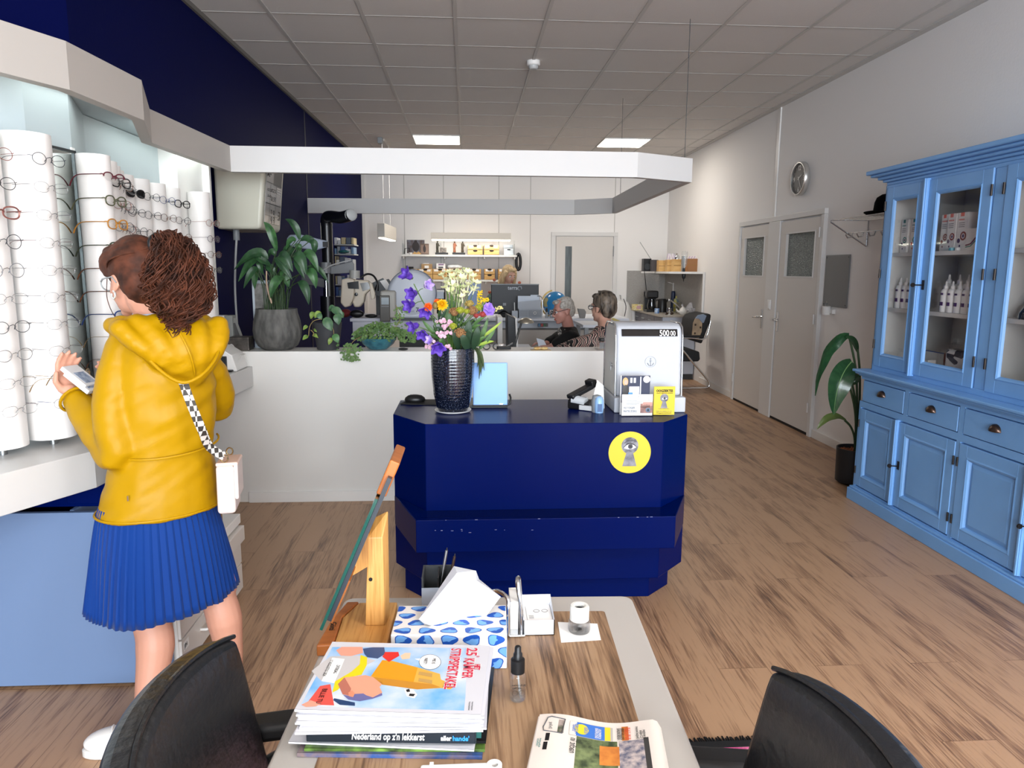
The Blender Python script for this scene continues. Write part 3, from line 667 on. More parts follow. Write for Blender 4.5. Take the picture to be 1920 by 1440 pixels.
# behind the third glass door: dark spectacle stand and spectacles
o=thing('display_dome','black rounded case with clear dome on the lower dresser shelf at the right edge','case',(2.8,3.36,SHZ[0]))
obj('shell',B().lathe((2.84,3.34,SHZ[0]),[(.115,0),(.115,.06),(.105,.10),(.08,.13),(.04,.148),(.001,.15)],32,sy=1.0),mat('case_navy','14182B',.3),o,smooth=40)
obj('dome',B().lathe((2.72,3.33,SHZ[0]),[(.06,0),(.058,.03),(.042,.06),(.02,.072),(.001,.075)],24),mat('smoked_dome','23262A',.05,coat=1),o,smooth=40)
o=thing('paper_stack','white paper leaflets at the dresser bottom by the photo\'s right edge','leaflets',(2.72,3.3,bz)); obj('sheets',B().cbox((2.74,3.27,bz+.012),(.12,.22,.022),rz=.05),paper,o); obj('printed_flower',B().cbox((2.69,3.30,bz+.0235),(.03,.05,.001)),red_p,o)
o=thing('white_card','white card leaning inside the right glazed section of the dresser','card',(2.9,3.3,bz)); obj('sheet',B().cbox((2.95,3.26,bz+.12),(.004,.18,.24),M=Matrix.Rotation(.25,3,'Y')),white,o)
# things on the right wall
t=thing('wall_clock','round grey-faced wall clock with silver rim above the doors','clock',(XR,6.82,2.364))
cy,cz=6.822,2.362
obj('rim',B().lathe((XR,cy,cz),[(.15,0),(.155,.01),(.155,.04),(.148,.052),(.140,.052),(.140,.03)],48,axis=(-1,0,0)),mat('clock_silver','C9C8C4',.3,.8),t,smooth=40)
obj('dial',B().lathe((XR,cy,cz),[(.001,.036),(.142,.036)],48,axis=(-1,0,0)),mat('clock_dial','5E5C5A',.5),t)
cwm=mat('clock_white','E4E2DD',.5)
for n,a in((12,90),(3,0),(6,-90),(9,180)):
 txt('numeral',str(n),.062,cwm,t,(XR-.038,cy-.098*cos(rad(a)),cz+.098*sin(rad(a))-.022),(0,-1,0),(0,0,1),align='CENTER',weight=.001)
for h in range(12):
 if h%3:a=rad(h*30); obj('hour_mark',B().cbox((XR-.038,cy-.11*cos(a),cz+.11*sin(a)),(.001,.012,.014)),mat('clock_mark','9A9894',.5),t)
def hand(a,l,w):
 a=rad(a); p=V(XR-.041,cy,cz); d=V(0,-cos(a),sin(a)); q=V(0,d.z,-d.y)*w
 return B().poly([p-q-d*.02,p+q-d*.02,p+q*.6+d*l,p-q*.6+d*l])
obj('hour_hand',hand(28,.065,.005),cwm,t,solid=.001); obj('minute_hand',hand(-60,.1,.004),cwm,t,solid=.001)
t=thing('pin_board','plain grey rectangular board on the wall beside the right door','board',(XR,6.06,1.42))
obj('panel',B().box(XR-.012,XR-.001,5.84,6.245,1.2,1.642),mat('board_grey','7B7C7C',.5),t,bevel=.004)
for z in(1.22,1.62):
 for y in(5.86,6.225):obj('screw',B().lathe((XR-.012,y,z),[(.006,0),(.004,.002),(.001,.0025)],10,axis=(-1,0,0)),dgrey,t)
t=thing('soap_dispenser','small white dispenser with chrome wire on the wall below the grey board','dispenser',(XR,6.10,1.15))
obj('holder',B().lathe((XR-.045,6.10,1.13),[(.001,0),(.032,0),(.036,.01),(.036,.07),(.030,.075),(.001,.075)],20),white,t,smooth=40)
obj('wall_mount',B().box(XR-.03,XR,6.03,6.07,1.14,1.18),white,t,bevel=.004)
obj('wire_loop',B().tube([(XR-.05,6.115,1.2),(XR-.05,6.115,1.235),(XR-.05,6.10,1.248),(XR-.05,6.085,1.235),(XR-.05,6.085,1.2)],.003,6),chrome,t)
t=thing('light_switch','white light switch between the two doors','switch',(XR-.035,7.32,1.16)); obj('plate',B().box(XR-.047,XR-.035,7.285,7.36,1.11,1.21),white,t,bevel=.003); obj('rocker',B().box(XR-.053,XR-.047,7.30,7.345,1.125,1.195),white,t,bevel=.003)
# hat rack with hat
t=thing('hat_rack','chrome wire hat rack with hooks on the wall left of the dresser','hat rack',(XR,5.1,1.86))
ra=B()
for y in(5.62,4.62):
 b=B(); b.tube([(XR-.005,y,1.70),(XR-.005,y,1.90),(XR-.30,y,1.90),(XR-.31,y,1.885),(XR-.005,y,1.70)],.006,8); obj('side_bracket',b,chrome,t,smooth=60)
for i in range(6):obj('shelf_wire',B().cyl((XR-.02-.055*i,4.60,1.90),(XR-.02-.055*i,5.64,1.90),.004,n=8),chrome,t,smooth=60)
obj('hook_rail',B().cyl((XR-.16,4.6,1.80),(XR-.16,5.64,1.80),.004,n=8),chrome,t,smooth=60)
for i in range(6):
 y=4.75+.16*i; obj('coat_hook',B().tube([(XR-.16,y,1.80),(XR-.17,y,1.765),(XR-.20,y,1.76),(XR-.215,y,1.785)],.005,8),chrome,t,smooth=60)
t=thing('hat','black felt bowler hat on the chrome hat rack','hat',(2.98,5.08,1.905))
felt=mat('black_felt','050506',.95,spec=.1)
obj('brim',B().lathe((2.98,5.08,1.905),[(.095,.004),(.15,.003),(.17,.016),(.166,.021),(.15,.010),(.095,.010)],36,sx=.86,sy=1.1),felt,t,smooth=60)
obj('crown',B().lathe((2.98,5.08,1.908),[(.105,0),(.105,.03),(.10,.08),(.085,.115),(.05,.135),(.001,.14)],36,sx=.86,sy=1.0),felt,t,smooth=60)
# potted plant beside the dresser
px,py=2.76,4.86
t=thing('potted_plant','big-leaved plant in a black pot beside the dresser','plant',(px,py,0))
obj('pot',B().lathe((px,py,0),[(.001,0),(.095,0),(.12,.02),(.125,.26),(.118,.26),(.115,.22),(.001,.215)],40),mat('black_pot','17181A',.5),t,smooth=40)
soil=B(); random.seed(5)
for i in range(150):
 a=random.uniform(0,2*pi); r=.108*math.sqrt(random.random()); soil.ell((px+r*cos(a),py+r*sin(a),.228+random.uniform(0,.008)),random.uniform(.006,.010),6,4)
so_=obj('clay_pebbles',soil,mat('clay_brown','9A5A33',.8,vary=(60,'7A4024')),t,smooth=60); so_['kind']='stuff'
leafm=mat('plant_leaf_dark','1C3A22',.28,coat=.2,vary=(30,'284A2A',(1,6,1)))
stemm=mat('plant_stem_green','2E4425',.5)
def leaf(par,base,tip,mid,w,up,m,name='leaf',n=14,fold=.25,wave=0,rib=None,ribw=.004):
 """broad leaf along a curve base-mid-tip; up = face normal"""
 base,tip,mid=Vector(base),Vector(tip),Vector(mid); b=B()
 def c(t):return(1-t)**2*base+2*t*(1-t)*mid+t*t*tip
 rows=[]
 for i in range(n+1):
  t_=i/n; p=c(t_); tg=(c(min(t_+.02,1))-c(max(t_-.02,0))).normalized(); s=tg.cross(Vector(up)).normalized(); nn=s.cross(tg)
  ww=w*(sin(pi*min(1,t_*.93+.06))**.8)*(1-.25*t_)if t_<1 else.001
  ww=max(ww,.001); rw=[]
  for k_ in range(-3,4):
   u=k_/3; rw.append(p+s*ww*u+nn*(abs(u)*ww*fold+wave*sin(t_*17+k_)*abs(u)))
  rows.append(rw)
 i0=len(b.v)
 for r in rows:b.v+=r
 for i in range(n):
  for k_ in range(6):q=i*7+k_; b.face(q,q+1,q+8,q+7)
 if rib:
  o=obj(name,b,[m],par,smooth=60); obj('midrib',B().tube([c(i/8)+(c(min(i/8+.02,1))-c(max(i/8-.02,0))).normalized().cross(Vector(up)).normalized().cross((c(min(i/8+.02,1))-c(max(i/8-.02,0))).normalized())*.001 for i in range(9)],[ribw*(1-i/10)for i in range(9)],6),rib,o,smooth=60)
  return o
 return obj(name,b,[m],par,smooth=60)
ribm=mat('plant_midrib','6E8F5A',.4)
Q=lambda x,y,d=0:GY(x,y,py+d)
leaf(t,Q(1592,628),Q(1528,742),Q(1540,640),.055,(.6,-1,.3),leafm,wave=.004)
leaf(t,Q(1597,678,-.1),Q(1563,778,-.14),Q(1568,705,-.22),.088,(-.15,-1,.30),leafm,wave=.003,rib=ribm)
leaf(t,Q(1608,660,.05),Q(1585,632,-.03),Q(1602,632,0),.03,(0,-1,.3),leafm)
leaf(t,Q(1586,788),Q(1532,805),Q(1556,768),.035,(0,-.7,1),mat('plant_leaf_olive','4C5B2C',.35),wave=.002)
leaf(t,Q(1603,700,.03),Q(1597,722,0),Q(1606,712,-.04),.035,(-.4,-1,.2),leafm)
for pts in([(1603,850),(1607,760),(1604,690),(1592,630)],[(1603,850),(1606,780),(1601,735),(1590,690)],[(1603,850),(1602,820),(1595,800),(1584,788)],[(1605,850),(1611,770),(1612,700),(1608,655)],[(1604,850),(1604,780),(1596,735),(1588,715)]):
 obj('stem',B().tube(catmull([Q(*p)for p in pts],5),.008,8),stemm,t,smooth=60)
 # meeting table in the foreground
TZ=.74
tm=mat('table_grey','B7B2AC',.42)
inl=wood_planks('table_inlay_oak','84654A','A48464','58422F',rough=.45,gscale=1.3)
ta=rad(2.4)
def TP(u,v):
 return(.022+u*cos(ta)+(v-1.0)*sin(ta),1.0-u*sin(ta)*.8+(v-1.0)*cos(ta))
def rrect(u0,u1,v0,v1,r,n=6):
 P=[]
 for cu,cv,a in((u1-r,v0+r,-90),(u1-r,v1-r,0),(u0+r,v1-r,90),(u0+r,v0+r,180)):
  for i in range(n+1):t_=rad(a+90*i/n); P.append(TP(cu+r*cos(t_),cv+r*sin(t_)))
 return P
t=thing('meeting_table','grey-rimmed table with oak inlay in the foreground','table',(.02,.95,0))
obj('tabletop',B().prism(rrect(-.337,.337,.30,1.605,.025),TZ-.032,TZ-.001),tm,t,bevel=.006,bseg=3)
obj('wood_inlay',B().prism(rrect(-.262,.262,.37,1.525,.008),TZ-.004,TZ),inl,t)
for u,v in((-.29,.36),(.29,.36),(-.29,1.53),(.29,1.53)):
 x,y=TP(u,v); obj('leg',B().box(x-.025,x+.025,y-.025,y+.025,.0145 if u>0 else 0,TZ-.033),mat('table_leg_grey','A6A5A2',.4),t,bevel=.004)
 # black leather armchairs
leath=mat('black_leather','17181B',.33,spec=.6,bump=(55,.22))
armm=mat('armrest_black','17181A',.5)
c0=thing('leather_chair','black leather armchair left of the foreground table','chair',(0,0,0),'black leather armchairs at the table')
b=B()
def back(u,v,o):
 """u -1..1 across, v 0..1 up, o 0 front face, 1 back face"""
 hw=ss(.335,.265,v); crown=.016*(1-u*u)*v
 z=.47+.43*v+crown*.9-.012*abs(u)**6*v
 x=-.235-.055*v+.075*u*u-o*.048
 puff=(1-u**8)*(1-(2*v-1)**8)
 return V(x+(0.012 if not o else-.010)*puff,hw*u,z)
NU,NV=24,14
fr_,bk_=[],[]
i0=len(b.v)
for o in(0,1):
 for a in range(NU+1):
  for c in range(NV+1):b.v.append(back(-1+2*a/NU,c/NV,o))
W_=(NU+1)*(NV+1)
for a in range(NU):
 for c in range(NV):
  q=a*(NV+1)+c; b.face(q,q+1,q+NV+2,q+NV+1); b.face(W_+q,W_+q+NV+1,W_+q+NV+2,W_+q+1)
ed=[a*(NV+1)for a in range(NU+1)]+[NU*(NV+1)+c for c in range(1,NV+1)]+[a*(NV+1)+NV for a in range(NU-1,-1,-1)]+[c for c in range(NV-1,0,-1)]
for i in range(len(ed)):p,q=ed[i],ed[(i+1)%len(ed)]; b.face(p,q,W_+q,W_+p)
obj('backrest',b,leath,c0,smooth=50,bevel=.014,bseg=3)
pts=[back(-1+2*a/NU,1,0)+V(.004,0,-.002)for a in range(NU+1)]
obj('piping',B().tube([p+V(-.012,0,.004)for p in pts],.004,6),leath,c0,smooth=60)
obj('seat',B().cbox((-.04,0,.43),(.40,.50,.10)),leath,c0,smooth=50,bevel=.035,bseg=4)
for s in(-1,1):
 obj('armrest',B().cbox((-.05,s*.345,.665),(.42,.055,.035)),armm,c0,smooth=50,bevel=.012,bseg=3)
 obj('arm_post',B().tube([(.08,s*.345,.655),(.08,s*.345,.42),(.0,s*.27,.40)],.014,8).tube([(-.04,s*.345,.655),(-.18,s*.34,.60),(-.26,s*.30,.58)],.014,8),armm,c0,smooth=60)
obj('gas_column',B().cyl((0,0,.07),(0,0,.39),.028,n=16),black,c0,smooth=40)
for i in range(5):
 a=2*pi*i/5; lg=obj('leg',B().tube([(0,0,.10),(.15*cos(a),.15*sin(a),.065)],[.022,.014],8),black,c0,smooth=40)
 obj('caster',B().lathe((.15*cos(a),.15*sin(a),.028),[(.001,-.012),(.027,-.012),(.027,.012),(.001,.012)],14,axis=(-sin(a),cos(a),0)),black,lg,smooth=40)
c1=dup(c0,(.20,.765,.0135),pi,'black leather armchair right of the foreground table, standing on the rug')
c0.location=(-.128,.935,0); c0.rotation_euler=(0,0,rad(10))
c1.rotation_euler=(0,0,pi-rad(9))
# rug under the right chair
t=thing('rug','pink and white rug with black fringe under the right chair','rug',(.5,1.2,0))
rugm=mat('rug_pink','C94F86',.95,vary=(9,'E9DAD6',(1,3,1)),bump=(120,.4))
obj('pile',B().box(-.10,1.08,.2,2.03,.0005,.012),rugm,t)
obj('border',B().box(-.10,1.08,2.03,2.06,.0005,.014),mat('rug_black','0D0C0D',.95),t)
fg=B(); random.seed(2)
for i in range(150):
 x=-.10+1.18*i/149; fg.tube([(x,2.055,.008),(x+random.uniform(-.006,.006),2.085+random.uniform(0,.012),.004)],[.005,.0025],5)
o=obj('fringe',fg,mat('rug_black','0D0C0D',.95),t); o['kind']='stuff'
# stack of magazines and books
def rectpts(c,u,v,w,d):return[c+u*(sx*w/2)+v*(sy*d/2)for sx,sy in((-1,-1),(1,-1),(1,1),(-1,1))]
def mag(name,label,cx,cy,z,w,d,h,rz,cover,group=None,pages='E9EAF2',cat='magazine',edge=.0006):
 o=thing(name,label,cat,(cx,cy,z),group); Mx=Matrix.Translation((cx,cy,z))@Matrix.Rotation(rz,4,'Z')
 obj('pages',B().box(-w/2+.001,w/2-.001,-d/2+.001,d/2-.001,edge,h-edge).xf(Mx),mat('pages_'+pages,pages,.7),o)
 obj('cover',B().box(-w/2,w/2,-d/2,d/2,h-edge,h).box(-w/2,w/2,-d/2,d/2,0,edge).box(-w/2,w/2,-d/2-.0004,-d/2+.0006,0,h).xf(Mx),cover,o)
 return o,Mx
covw=mat('cover_white_gloss','D2D2D8',.4)
z=TZ+.0005; cx,cy=-.117,1.14
mag('magazine','blue-spined magazine at the very bottom of the pile on the table',-.118,1.142,z,.292,.205,.007,-.075,mat('cover_navy_pattern','2B4D86',.3,vary=(30,'8A7467',(1,.2,1))),'magazines under the cookbook'); z+=.0075
mag('magazine','dark glossy magazine with green edge, second from the bottom of the pile',-.112,1.147,z,.285,.205,.005,-.06,mat('cover_green_black','20261F',.3,vary=(35,'6E9340',(1,.2,1))),'magazines under the cookbook'); z+=.0055
mag('magazine','pale magazine poking out left, third from the bottom of the pile',-.128,1.150,z,.297,.205,.003,-.12,covw,'magazines under the cookbook'); z+=.0035
mag('magazine','black magazine sticking out at the right, under the cookbook',-.105,1.165,z,.285,.215,.005,-.10,mat('cover_black_gloss','0F1012',.3),'magazines under the cookbook'); z+=.0055
# cookbook, spine to the camera
bkx,bky,bh,bw,bd=-.116,1.147,.0225,.268,.205
brz=-.075
bk=thing('cookbook','thick dark cookbook with white script on its spine in the pile','book',(bkx,bky,z)); Mx=Matrix.Translation((bkx,bky,z))@Matrix.Rotation(brz,4,'Z')
obj('spine',B().box(-bw/2,bw/2,-bd/2,-bd/2+.004,0,bh).xf(Mx),mat('spine_slate','16202A',.35),bk,bevel=.002)
obj('cover',B().box(-bw/2,bw/2,-bd/2+.003,bd/2,bh-.003,bh).box(-bw/2,bw/2,-bd/2+.003,bd/2,0,.003).xf(Mx),mat('cover_slate','27424A',.35,vary=(18,'8FA9AB',(1,.3,1))),bk)
obj('pages',B().box(-bw/2+.003,bw/2-.003,-bd/2+.004,bd/2-.003,.003,bh-.003).xf(Mx),paper,bk)
obj('bookmark',B().box(bw/2,bw/2+.008,-bd/2+.01,-bd/2+.02,.004,.016).xf(Mx),mat('teal_ribbon','14504C',.5),bk)
R3=Mx.to_3x3()
txt('lettering',"Nederland op z'n lekkerst",.0165,white,bk,Mx@V(-.062,-bd/2-.0006,.0065),R3@V(1,0,0),(0,0,1),shear=.15,width=.115,weight=.0003)
txt('lettering',"aller",.0115,white,bk,Mx@V(.079,-bd/2-.0006,.0065),R3@V(1,0,0),(0,0,1),width=.017,weight=.0003)
txt('lettering',"hande'",.0115,mat('print_sky_blue','2E8FE0',.5),bk,Mx@V(.0975,-bd/2-.0006,.0065),R3@V(1,0,0),(0,0,1),width=.026,weight=.0003)
z+=bh+.0005
mag('magazine','slate-grey magazine lying on the cookbook, under the white magazines',-.108,1.143,z,.266,.20,.005,-.07,mat('cover_slate2','43646B',.35,vary=(15,'C5CFCF',(1,.3,1)))); z+=.0055
hs=(.824-z-7*.0004)/8
offs=[(-.004,-.004,-.03),(.004,-.001,-.055),(-.002,.002,-.075),(.002,-.002,-.085),(.004,.003,-.09),(.002,0,-.10),(.006,.003,-.105),(0,0,-.10)]
names=['lowest of the white magazines above the cookbook','second lowest of the white magazines above the cookbook','third lowest white magazine in the pile','fourth lowest white magazine in the pile','fifth lowest white magazine in the pile','third white magazine from the top of the pile','second white magazine from the top, showing its right corner','comic festival magazine with cartoon cover, topmost of the pile']
TOPZ=.824
for i,(ox,oy,rz)in enumerate(offs):
 o,Mt=mag('magazine',names[i],-.1165+ox,1.136+oy,z,.290,.207,hs,rz,covw,'white magazines on the cookbook',pages='DDE2F2'); z+=hs+.0004
top=o; zt=z-.0004
# cover print: flat printed shapes, each a hair above the one below
def pr(name,pts,colr,lvl,rough=.3):
 P=[GZ(x,y,zt)for x,y in pts]; n=(P[1]-P[0]).cross(P[2]-P[1])
 a=sum(P[i].x*P[(i+1)%len(P)].y-P[(i+1)%len(P)].x*P[i].y for i in range(len(P)))
 if a<0:P=P[::-1]
 return obj(name,B().poly([p+V(0,0,.00015*(lvl+1))for p in P]),colr if not isinstance(colr,str)else mat('cover_'+colr,colr,rough),top)
skym=mat('cover_sky','DCE3EE',.3,vary=(11,'6FB0E6'))
cr=lambda*p:[(600+x*340/1920,1200+y*150/847)for x,y in p]
pr('printed_sky',cr((130,75),(1560,85),(1540,600),(1525,748),(-210,700)),skym,0)
pr('printed_tower',cr((660,215),(770,225),(1030,290),(1270,360),(1280,420),(1400,465),(1410,500),(1380,525),(1280,510),(1030,525),(660,475),(540,385)),'E5AE4B',1)
pr('printed_tower_shade',cr((660,215),(770,225),(1035,295),(985,465),(540,385)),'E99A1C',2)
pr('printed_tower_side',cr((560,395),(1200,475),(1280,505),(1030,525),(660,475)),'C98A2E',3)
for a in((1050,350),(1050,420)):pr('printed_window',cr((a[0],a[1]-12),(a[0]+140,a[1]+10),(a[0]+135,a[1]+48),(a[0]-10,a[1]+20)),'C49A55',4)
pr('printed_dome_window',cr((1320,460),(1370,470),(1360,510),(1300,500)),'4A3A22',4)
pr('printed_paper',cr((110,175),(420,165),(590,220),(440,290),(180,440),(20,440),(-90,330)),'C9C5C4',1)
pr('printed_scarf',cr((430,160),(500,185),(495,270),(440,370),(300,400),(190,530),(130,560),(160,440),(330,340),(420,260)),'EBD21F',2)
pr('printed_head',cr((190,470),(260,400),(480,375),(560,395),(640,430),(660,470),(630,500),(660,560),(560,610),(380,620),(260,580)),'E8A184',3)
pr('printed_cheek_shade',cr((190,470),(260,400),(330,520),(310,590),(240,580)),'B9705E',4)
pr('printed_hair',cr((245,585),(330,600),(370,575),(460,570),(490,590),(560,612),(655,565),(660,590),(560,625),(420,652),(300,635)),'6B6A9C',4)
pr('printed_ear',cr((300,560),(340,540),(370,570),(350,610),(305,600)),'E0906F',5)
pr('printed_hand',cr((170,110),(230,75),(450,75),(455,140),(330,172),(220,168)),'EBA189',2)
pr('printed_red_paper',cr((0,490),(110,470),(140,640),(150,695),(20,690),(-160,700)),'E2564C',2)
pr('printed_hand',cr((-200,690),(-100,640),(10,680),(-40,705),(-150,712)),'EBA189',3)
pr('printed_trousers',cr((455,95),(560,80),(680,80),(690,150),(610,200),(500,185),(470,150)),'2F4C78',3)
pr('printed_red_shirt',cr((690,130),(830,130),(840,170),(730,235),(660,180)),'DC2B28',3)
pr('printed_face',cr((850,170),(900,140),(960,140),(950,200),(870,210)),'F0C9A8',3)
pr('printed_dark_suit',cr((150,620),(370,665),(370,700),(210,690),(140,640)),'27406A',3)
pr('printed_cow',cr((890,520),(980,520),(1030,580),(1000,620),(920,600)),'F1F1EF',2)
pr('printed_cow_patch',cr((910,530),(945,520),(955,550),(920,555)),'1B1B1E',3); pr('printed_cow_patch',cr((950,570),(1010,575),(990,600),(940,595)),'1B1B1E',3)
pr('printed_bubble',cr(*[(1165+118*cos(a),235+82*sin(a))for a in[2*pi*i/24 for i in range(24)]]),'3A3A3E',1)
pr('printed_bubble',cr(*[(1165+113*cos(a),235+78*sin(a))for a in[2*pi*i/24 for i in range(24)]]),'F7F7F6',2); pr('printed_bubble_tail',cr((1000,200),(1085,195),(1060,225)),'F7F7F6',1)
pr('printed_date_box',cr((130,190),(262,205),(210,330),(150,462),(15,440)),'F4F4F2',4)
xd=(GZ(700,1335,zt)-GZ(712,1210,zt)).normalized(); yd=V(1,.0,0)
def lt(s,px,py,sz,m,wd=None,weight=0,lv=.0011):
 p=GZ(*cr((px,py))[0],zt); txt('lettering',s,sz,m,top,p+V(0,0,lv),R3@V(0,-1,0),R3@V(1,0,0),width=wd,weight=weight,extrude=.00005)
crim=mat('cover_crimson','CF2F4C',.3)
for w_,m_,l_ in((.0017,white,.0010),(.0006,crim,.0013)):
 lt('STRIPSPEKTAKEL',1395,95,.0250,m_,.128,w_,l_); lt('KAMPER',1535,200,.0245,m_,.062,w_,l_); lt('25',1560,90,.0265,m_,.026,w_,l_); lt('HET',1640,262,.0135,m_,.018,w_,l_)
lt('e',1660,172,.011,crim,None)
lt('MIS IS',1195,200,.0085,black,.017); lt('NIET!',1110,195,.0085,black,.019)
lt('ZATERDAG',180,270,.0085,black,.026); lt('17 AUGUSTUS 2024',110,215,.008,black,.050)
lt('BILLIE TU',30,520,.012,black,.040)
for k_ in range(2):lt('kamperstripspektakel',1610-30*k_,660,.0035,inkg,.022)
# tissue box
tbm=mat('tissue_box_white','E9E6E2',.4); db_=mat('pebble_blue_dark','1D55B4',.4); lb_=mat('pebble_blue_light','6FAAE8',.4)
tbx=thing('tissue_box','white tissue box with blue pebble print and tissue pulled out','tissue box',(-.036,1.355,TZ))
Mb=Matrix.Translation((-.036,1.352,TZ+.0005))@Matrix.Rotation(rad(-2),4,'Z')
w,d,h=.222,.122,.072
obj('carton',B().box(-w/2,w/2,-d/2,d/2,0,h).xf(Mb),tbm,tbx,bevel=.002)
random.seed(21); pd,pl_=B(),B()
def peb(org,ux,uy,W_,H_,nx,ny):
 nn=ux.cross(uy)
 for a in range(-1,nx+1):
  for c in range(ny):
   u0,v0=(a+.5+.5*(c%2))/nx*W_,(c+.5)/ny*H_
   r=.0138; ph=random.uniform(0,2*pi); hl=[]
   def P(k,s=1,dx=0,dy=0):
    an=2*pi*k/18; rr=r*s*(1+.14*cos(3*(an-ph))); return(u0+dx+rr*cos(an)*1.18,v0+dy+rr*sin(an)*.82)
   def add(bb,pts,lv):
    pts=[(min(max(x,.001),W_-.001),min(max(y,.001),H_-.001))for x,y in pts]
    if max(p[0]for p in pts)-min(p[0]for p in pts)<.003:return
    bb.poly([org+ux*x+uy*y+nn*lv for x,y in pts])
   add(pd,[P(k)for k in range(18)],.0003)
   sh=random.uniform(0,2*pi)
   add(pl_,[(u0+(P(k)[0]-u0)*(.86 if cos(2*pi*k/18-sh)>-.2 else.25),v0+(P(k)[1]-v0)*(.86 if cos(2*pi*k/18-sh)>-.2 else.25))for k in range(18)],.0005)
peb(V(-w/2,-d/2,0),V(1,0,0),V(0,0,1),w,h,5,3)
peb(V(-w/2,-d/2,h),V(1,0,0),V(0,1,0),w,d,5,4)
peb(V(w/2,-d/2,0),V(0,1,0),V(0,0,1),d,h,4,3)
obj('printed_pebble',pd.xf(Mb),db_,tbx); obj('printed_pebble_tint',pl_.xf(Mb),lb_,tbx)
tism=mat('tissue_paper','C6C9D0',.9)
TQ=lambda x,y,yv:GY(780+x*220/1920,1040+y*160/1396,yv)
tis=B()
tis.poly([TQ(620,190,1.40),TQ(45,1060,1.34),TQ(130,1130,1.325),TQ(210,1150,1.32),TQ(885,720,1.335),TQ(670,300,1.37)])
tis.poly([TQ(620,190,1.40),TQ(670,300,1.37),TQ(885,720,1.335),TQ(980,640,1.36),TQ(985,420,1.38),TQ(980,265,1.395)])
tis.poly([TQ(885,720,1.337),TQ(210,1150,1.322),TQ(380,1180,1.345),TQ(800,1120,1.36),TQ(985,1100,1.365),TQ(980,640,1.361)])
tis.poly([TQ(980,265,1.395),TQ(985,420,1.378),TQ(980,640,1.361),TQ(985,1100,1.365),TQ(1130,1030,1.36),TQ(1385,690,1.38),TQ(1030,400,1.41)])
tis.poly([TQ(620,190,1.40),TQ(980,265,1.395),TQ(1030,400,1.41),TQ(985,1100,1.40),TQ(300,1120,1.39),TQ(130,1100,1.36)])
obj('tissue',tis,tism,tbx,solid=.0008)
# tilting mirror on wooden stand
wood_l=wood_planks('beech_wood','BE8744','D09C58','A06C34',rough=.45,gscale=1.6)
wood_o=mat('cherry_wood','B0672F',.45,vary=(12,'9C5826',(1,6,1)))
t=thing('table_mirror','tilted table mirror on a wooden stand left of the tissue box','mirror',(-.23,1.44,TZ))
bz_=TZ+.0005
obj('base',B().prism([(-.268,1.353),(-.163,1.350),(-.160,1.538),(-.245,1.540),(-.27,1.47)],bz_,bz_+.022),wood_l,t,bevel=.003)
obj('name_strip',B().prism([(-.302,1.351),(-.269,1.353),(-.271,1.47),(-.246,1.541),(-.272,1.541),(-.293,1.45)],bz_,bz_+.024),wood_o,t,bevel=.003)
txt('lettering','Götti',.017,blackm,t,(-.2895,1.445,bz_+.0245),(.05,-1,0),(1,.05,0),width=.034)
po=B(); po.rings([[V(-.217,1.43,bz_+.022),V(-.176,1.43,bz_+.022),V(-.170,1.47,bz_+.022),V(-.21,1.47,bz_+.022)],[V(-.207,1.432,.955),V(-.177,1.432,.955),V(-.168,1.47,1.0),V(-.198,1.47,.985)]])
obj('post',po,wood_l,t,bevel=.002)
obj('pivot_screw',B().lathe((-.203,1.431,.865),[(.004,0),(.004,.002),(.001,.002)],10,axis=(0,-1,0)),blackm,t)
e0,e1=V(-.284,0,.807),V(-.141,0,1.138); ed_=(e1-e0).normalized(); en=V(-ed_.z,0,ed_.x)
def slab(s0,s1,y0,y1,o0,o1):
 P=[(e0+ed_*s+en*o)for s,o in((s0,o0),(s1,o0),(s1,o1),(s0,o1))]
 return B().rings([[V(p.x,y0,p.z)for p in P],[V(p.x,y1,p.z)for p in P]])
L_=(e1-e0).length
obj('mirror_pane',slab(.0,L_-.075,1.33,1.50,.0,.006),mat('mirror_green_edge','9FB0A8',.03,1),t)
obj('back_board',slab(.02,L_-.03,1.335,1.495,-.009,-.0005),mat('mirror_back_dark','2A3038',.4),t)
obj('top_cap',slab(L_-.073,L_,1.35,1.48,-.012,.008),wood_o,t,bevel=.003)
obj('bottom_cap',slab(.004,.10,1.36,1.47,-.013,-.0095),wood_o,t)
obj('glass_edge',slab(.0,L_-.075,1.3285,1.3300,.0,.006),mat('glass_edge_green','1F4C44',.1),t)
obj('pivot_block',B().rings([[V(-.255,1.43,.865),V(-.205,1.43,.895),V(-.205,1.43,.975),V(-.214,1.43,.968)],[V(-.255,1.47,.865),V(-.205,1.47,.895),V(-.205,1.47,.975),V(-.214,1.47,.968)]]),wood_l,t)
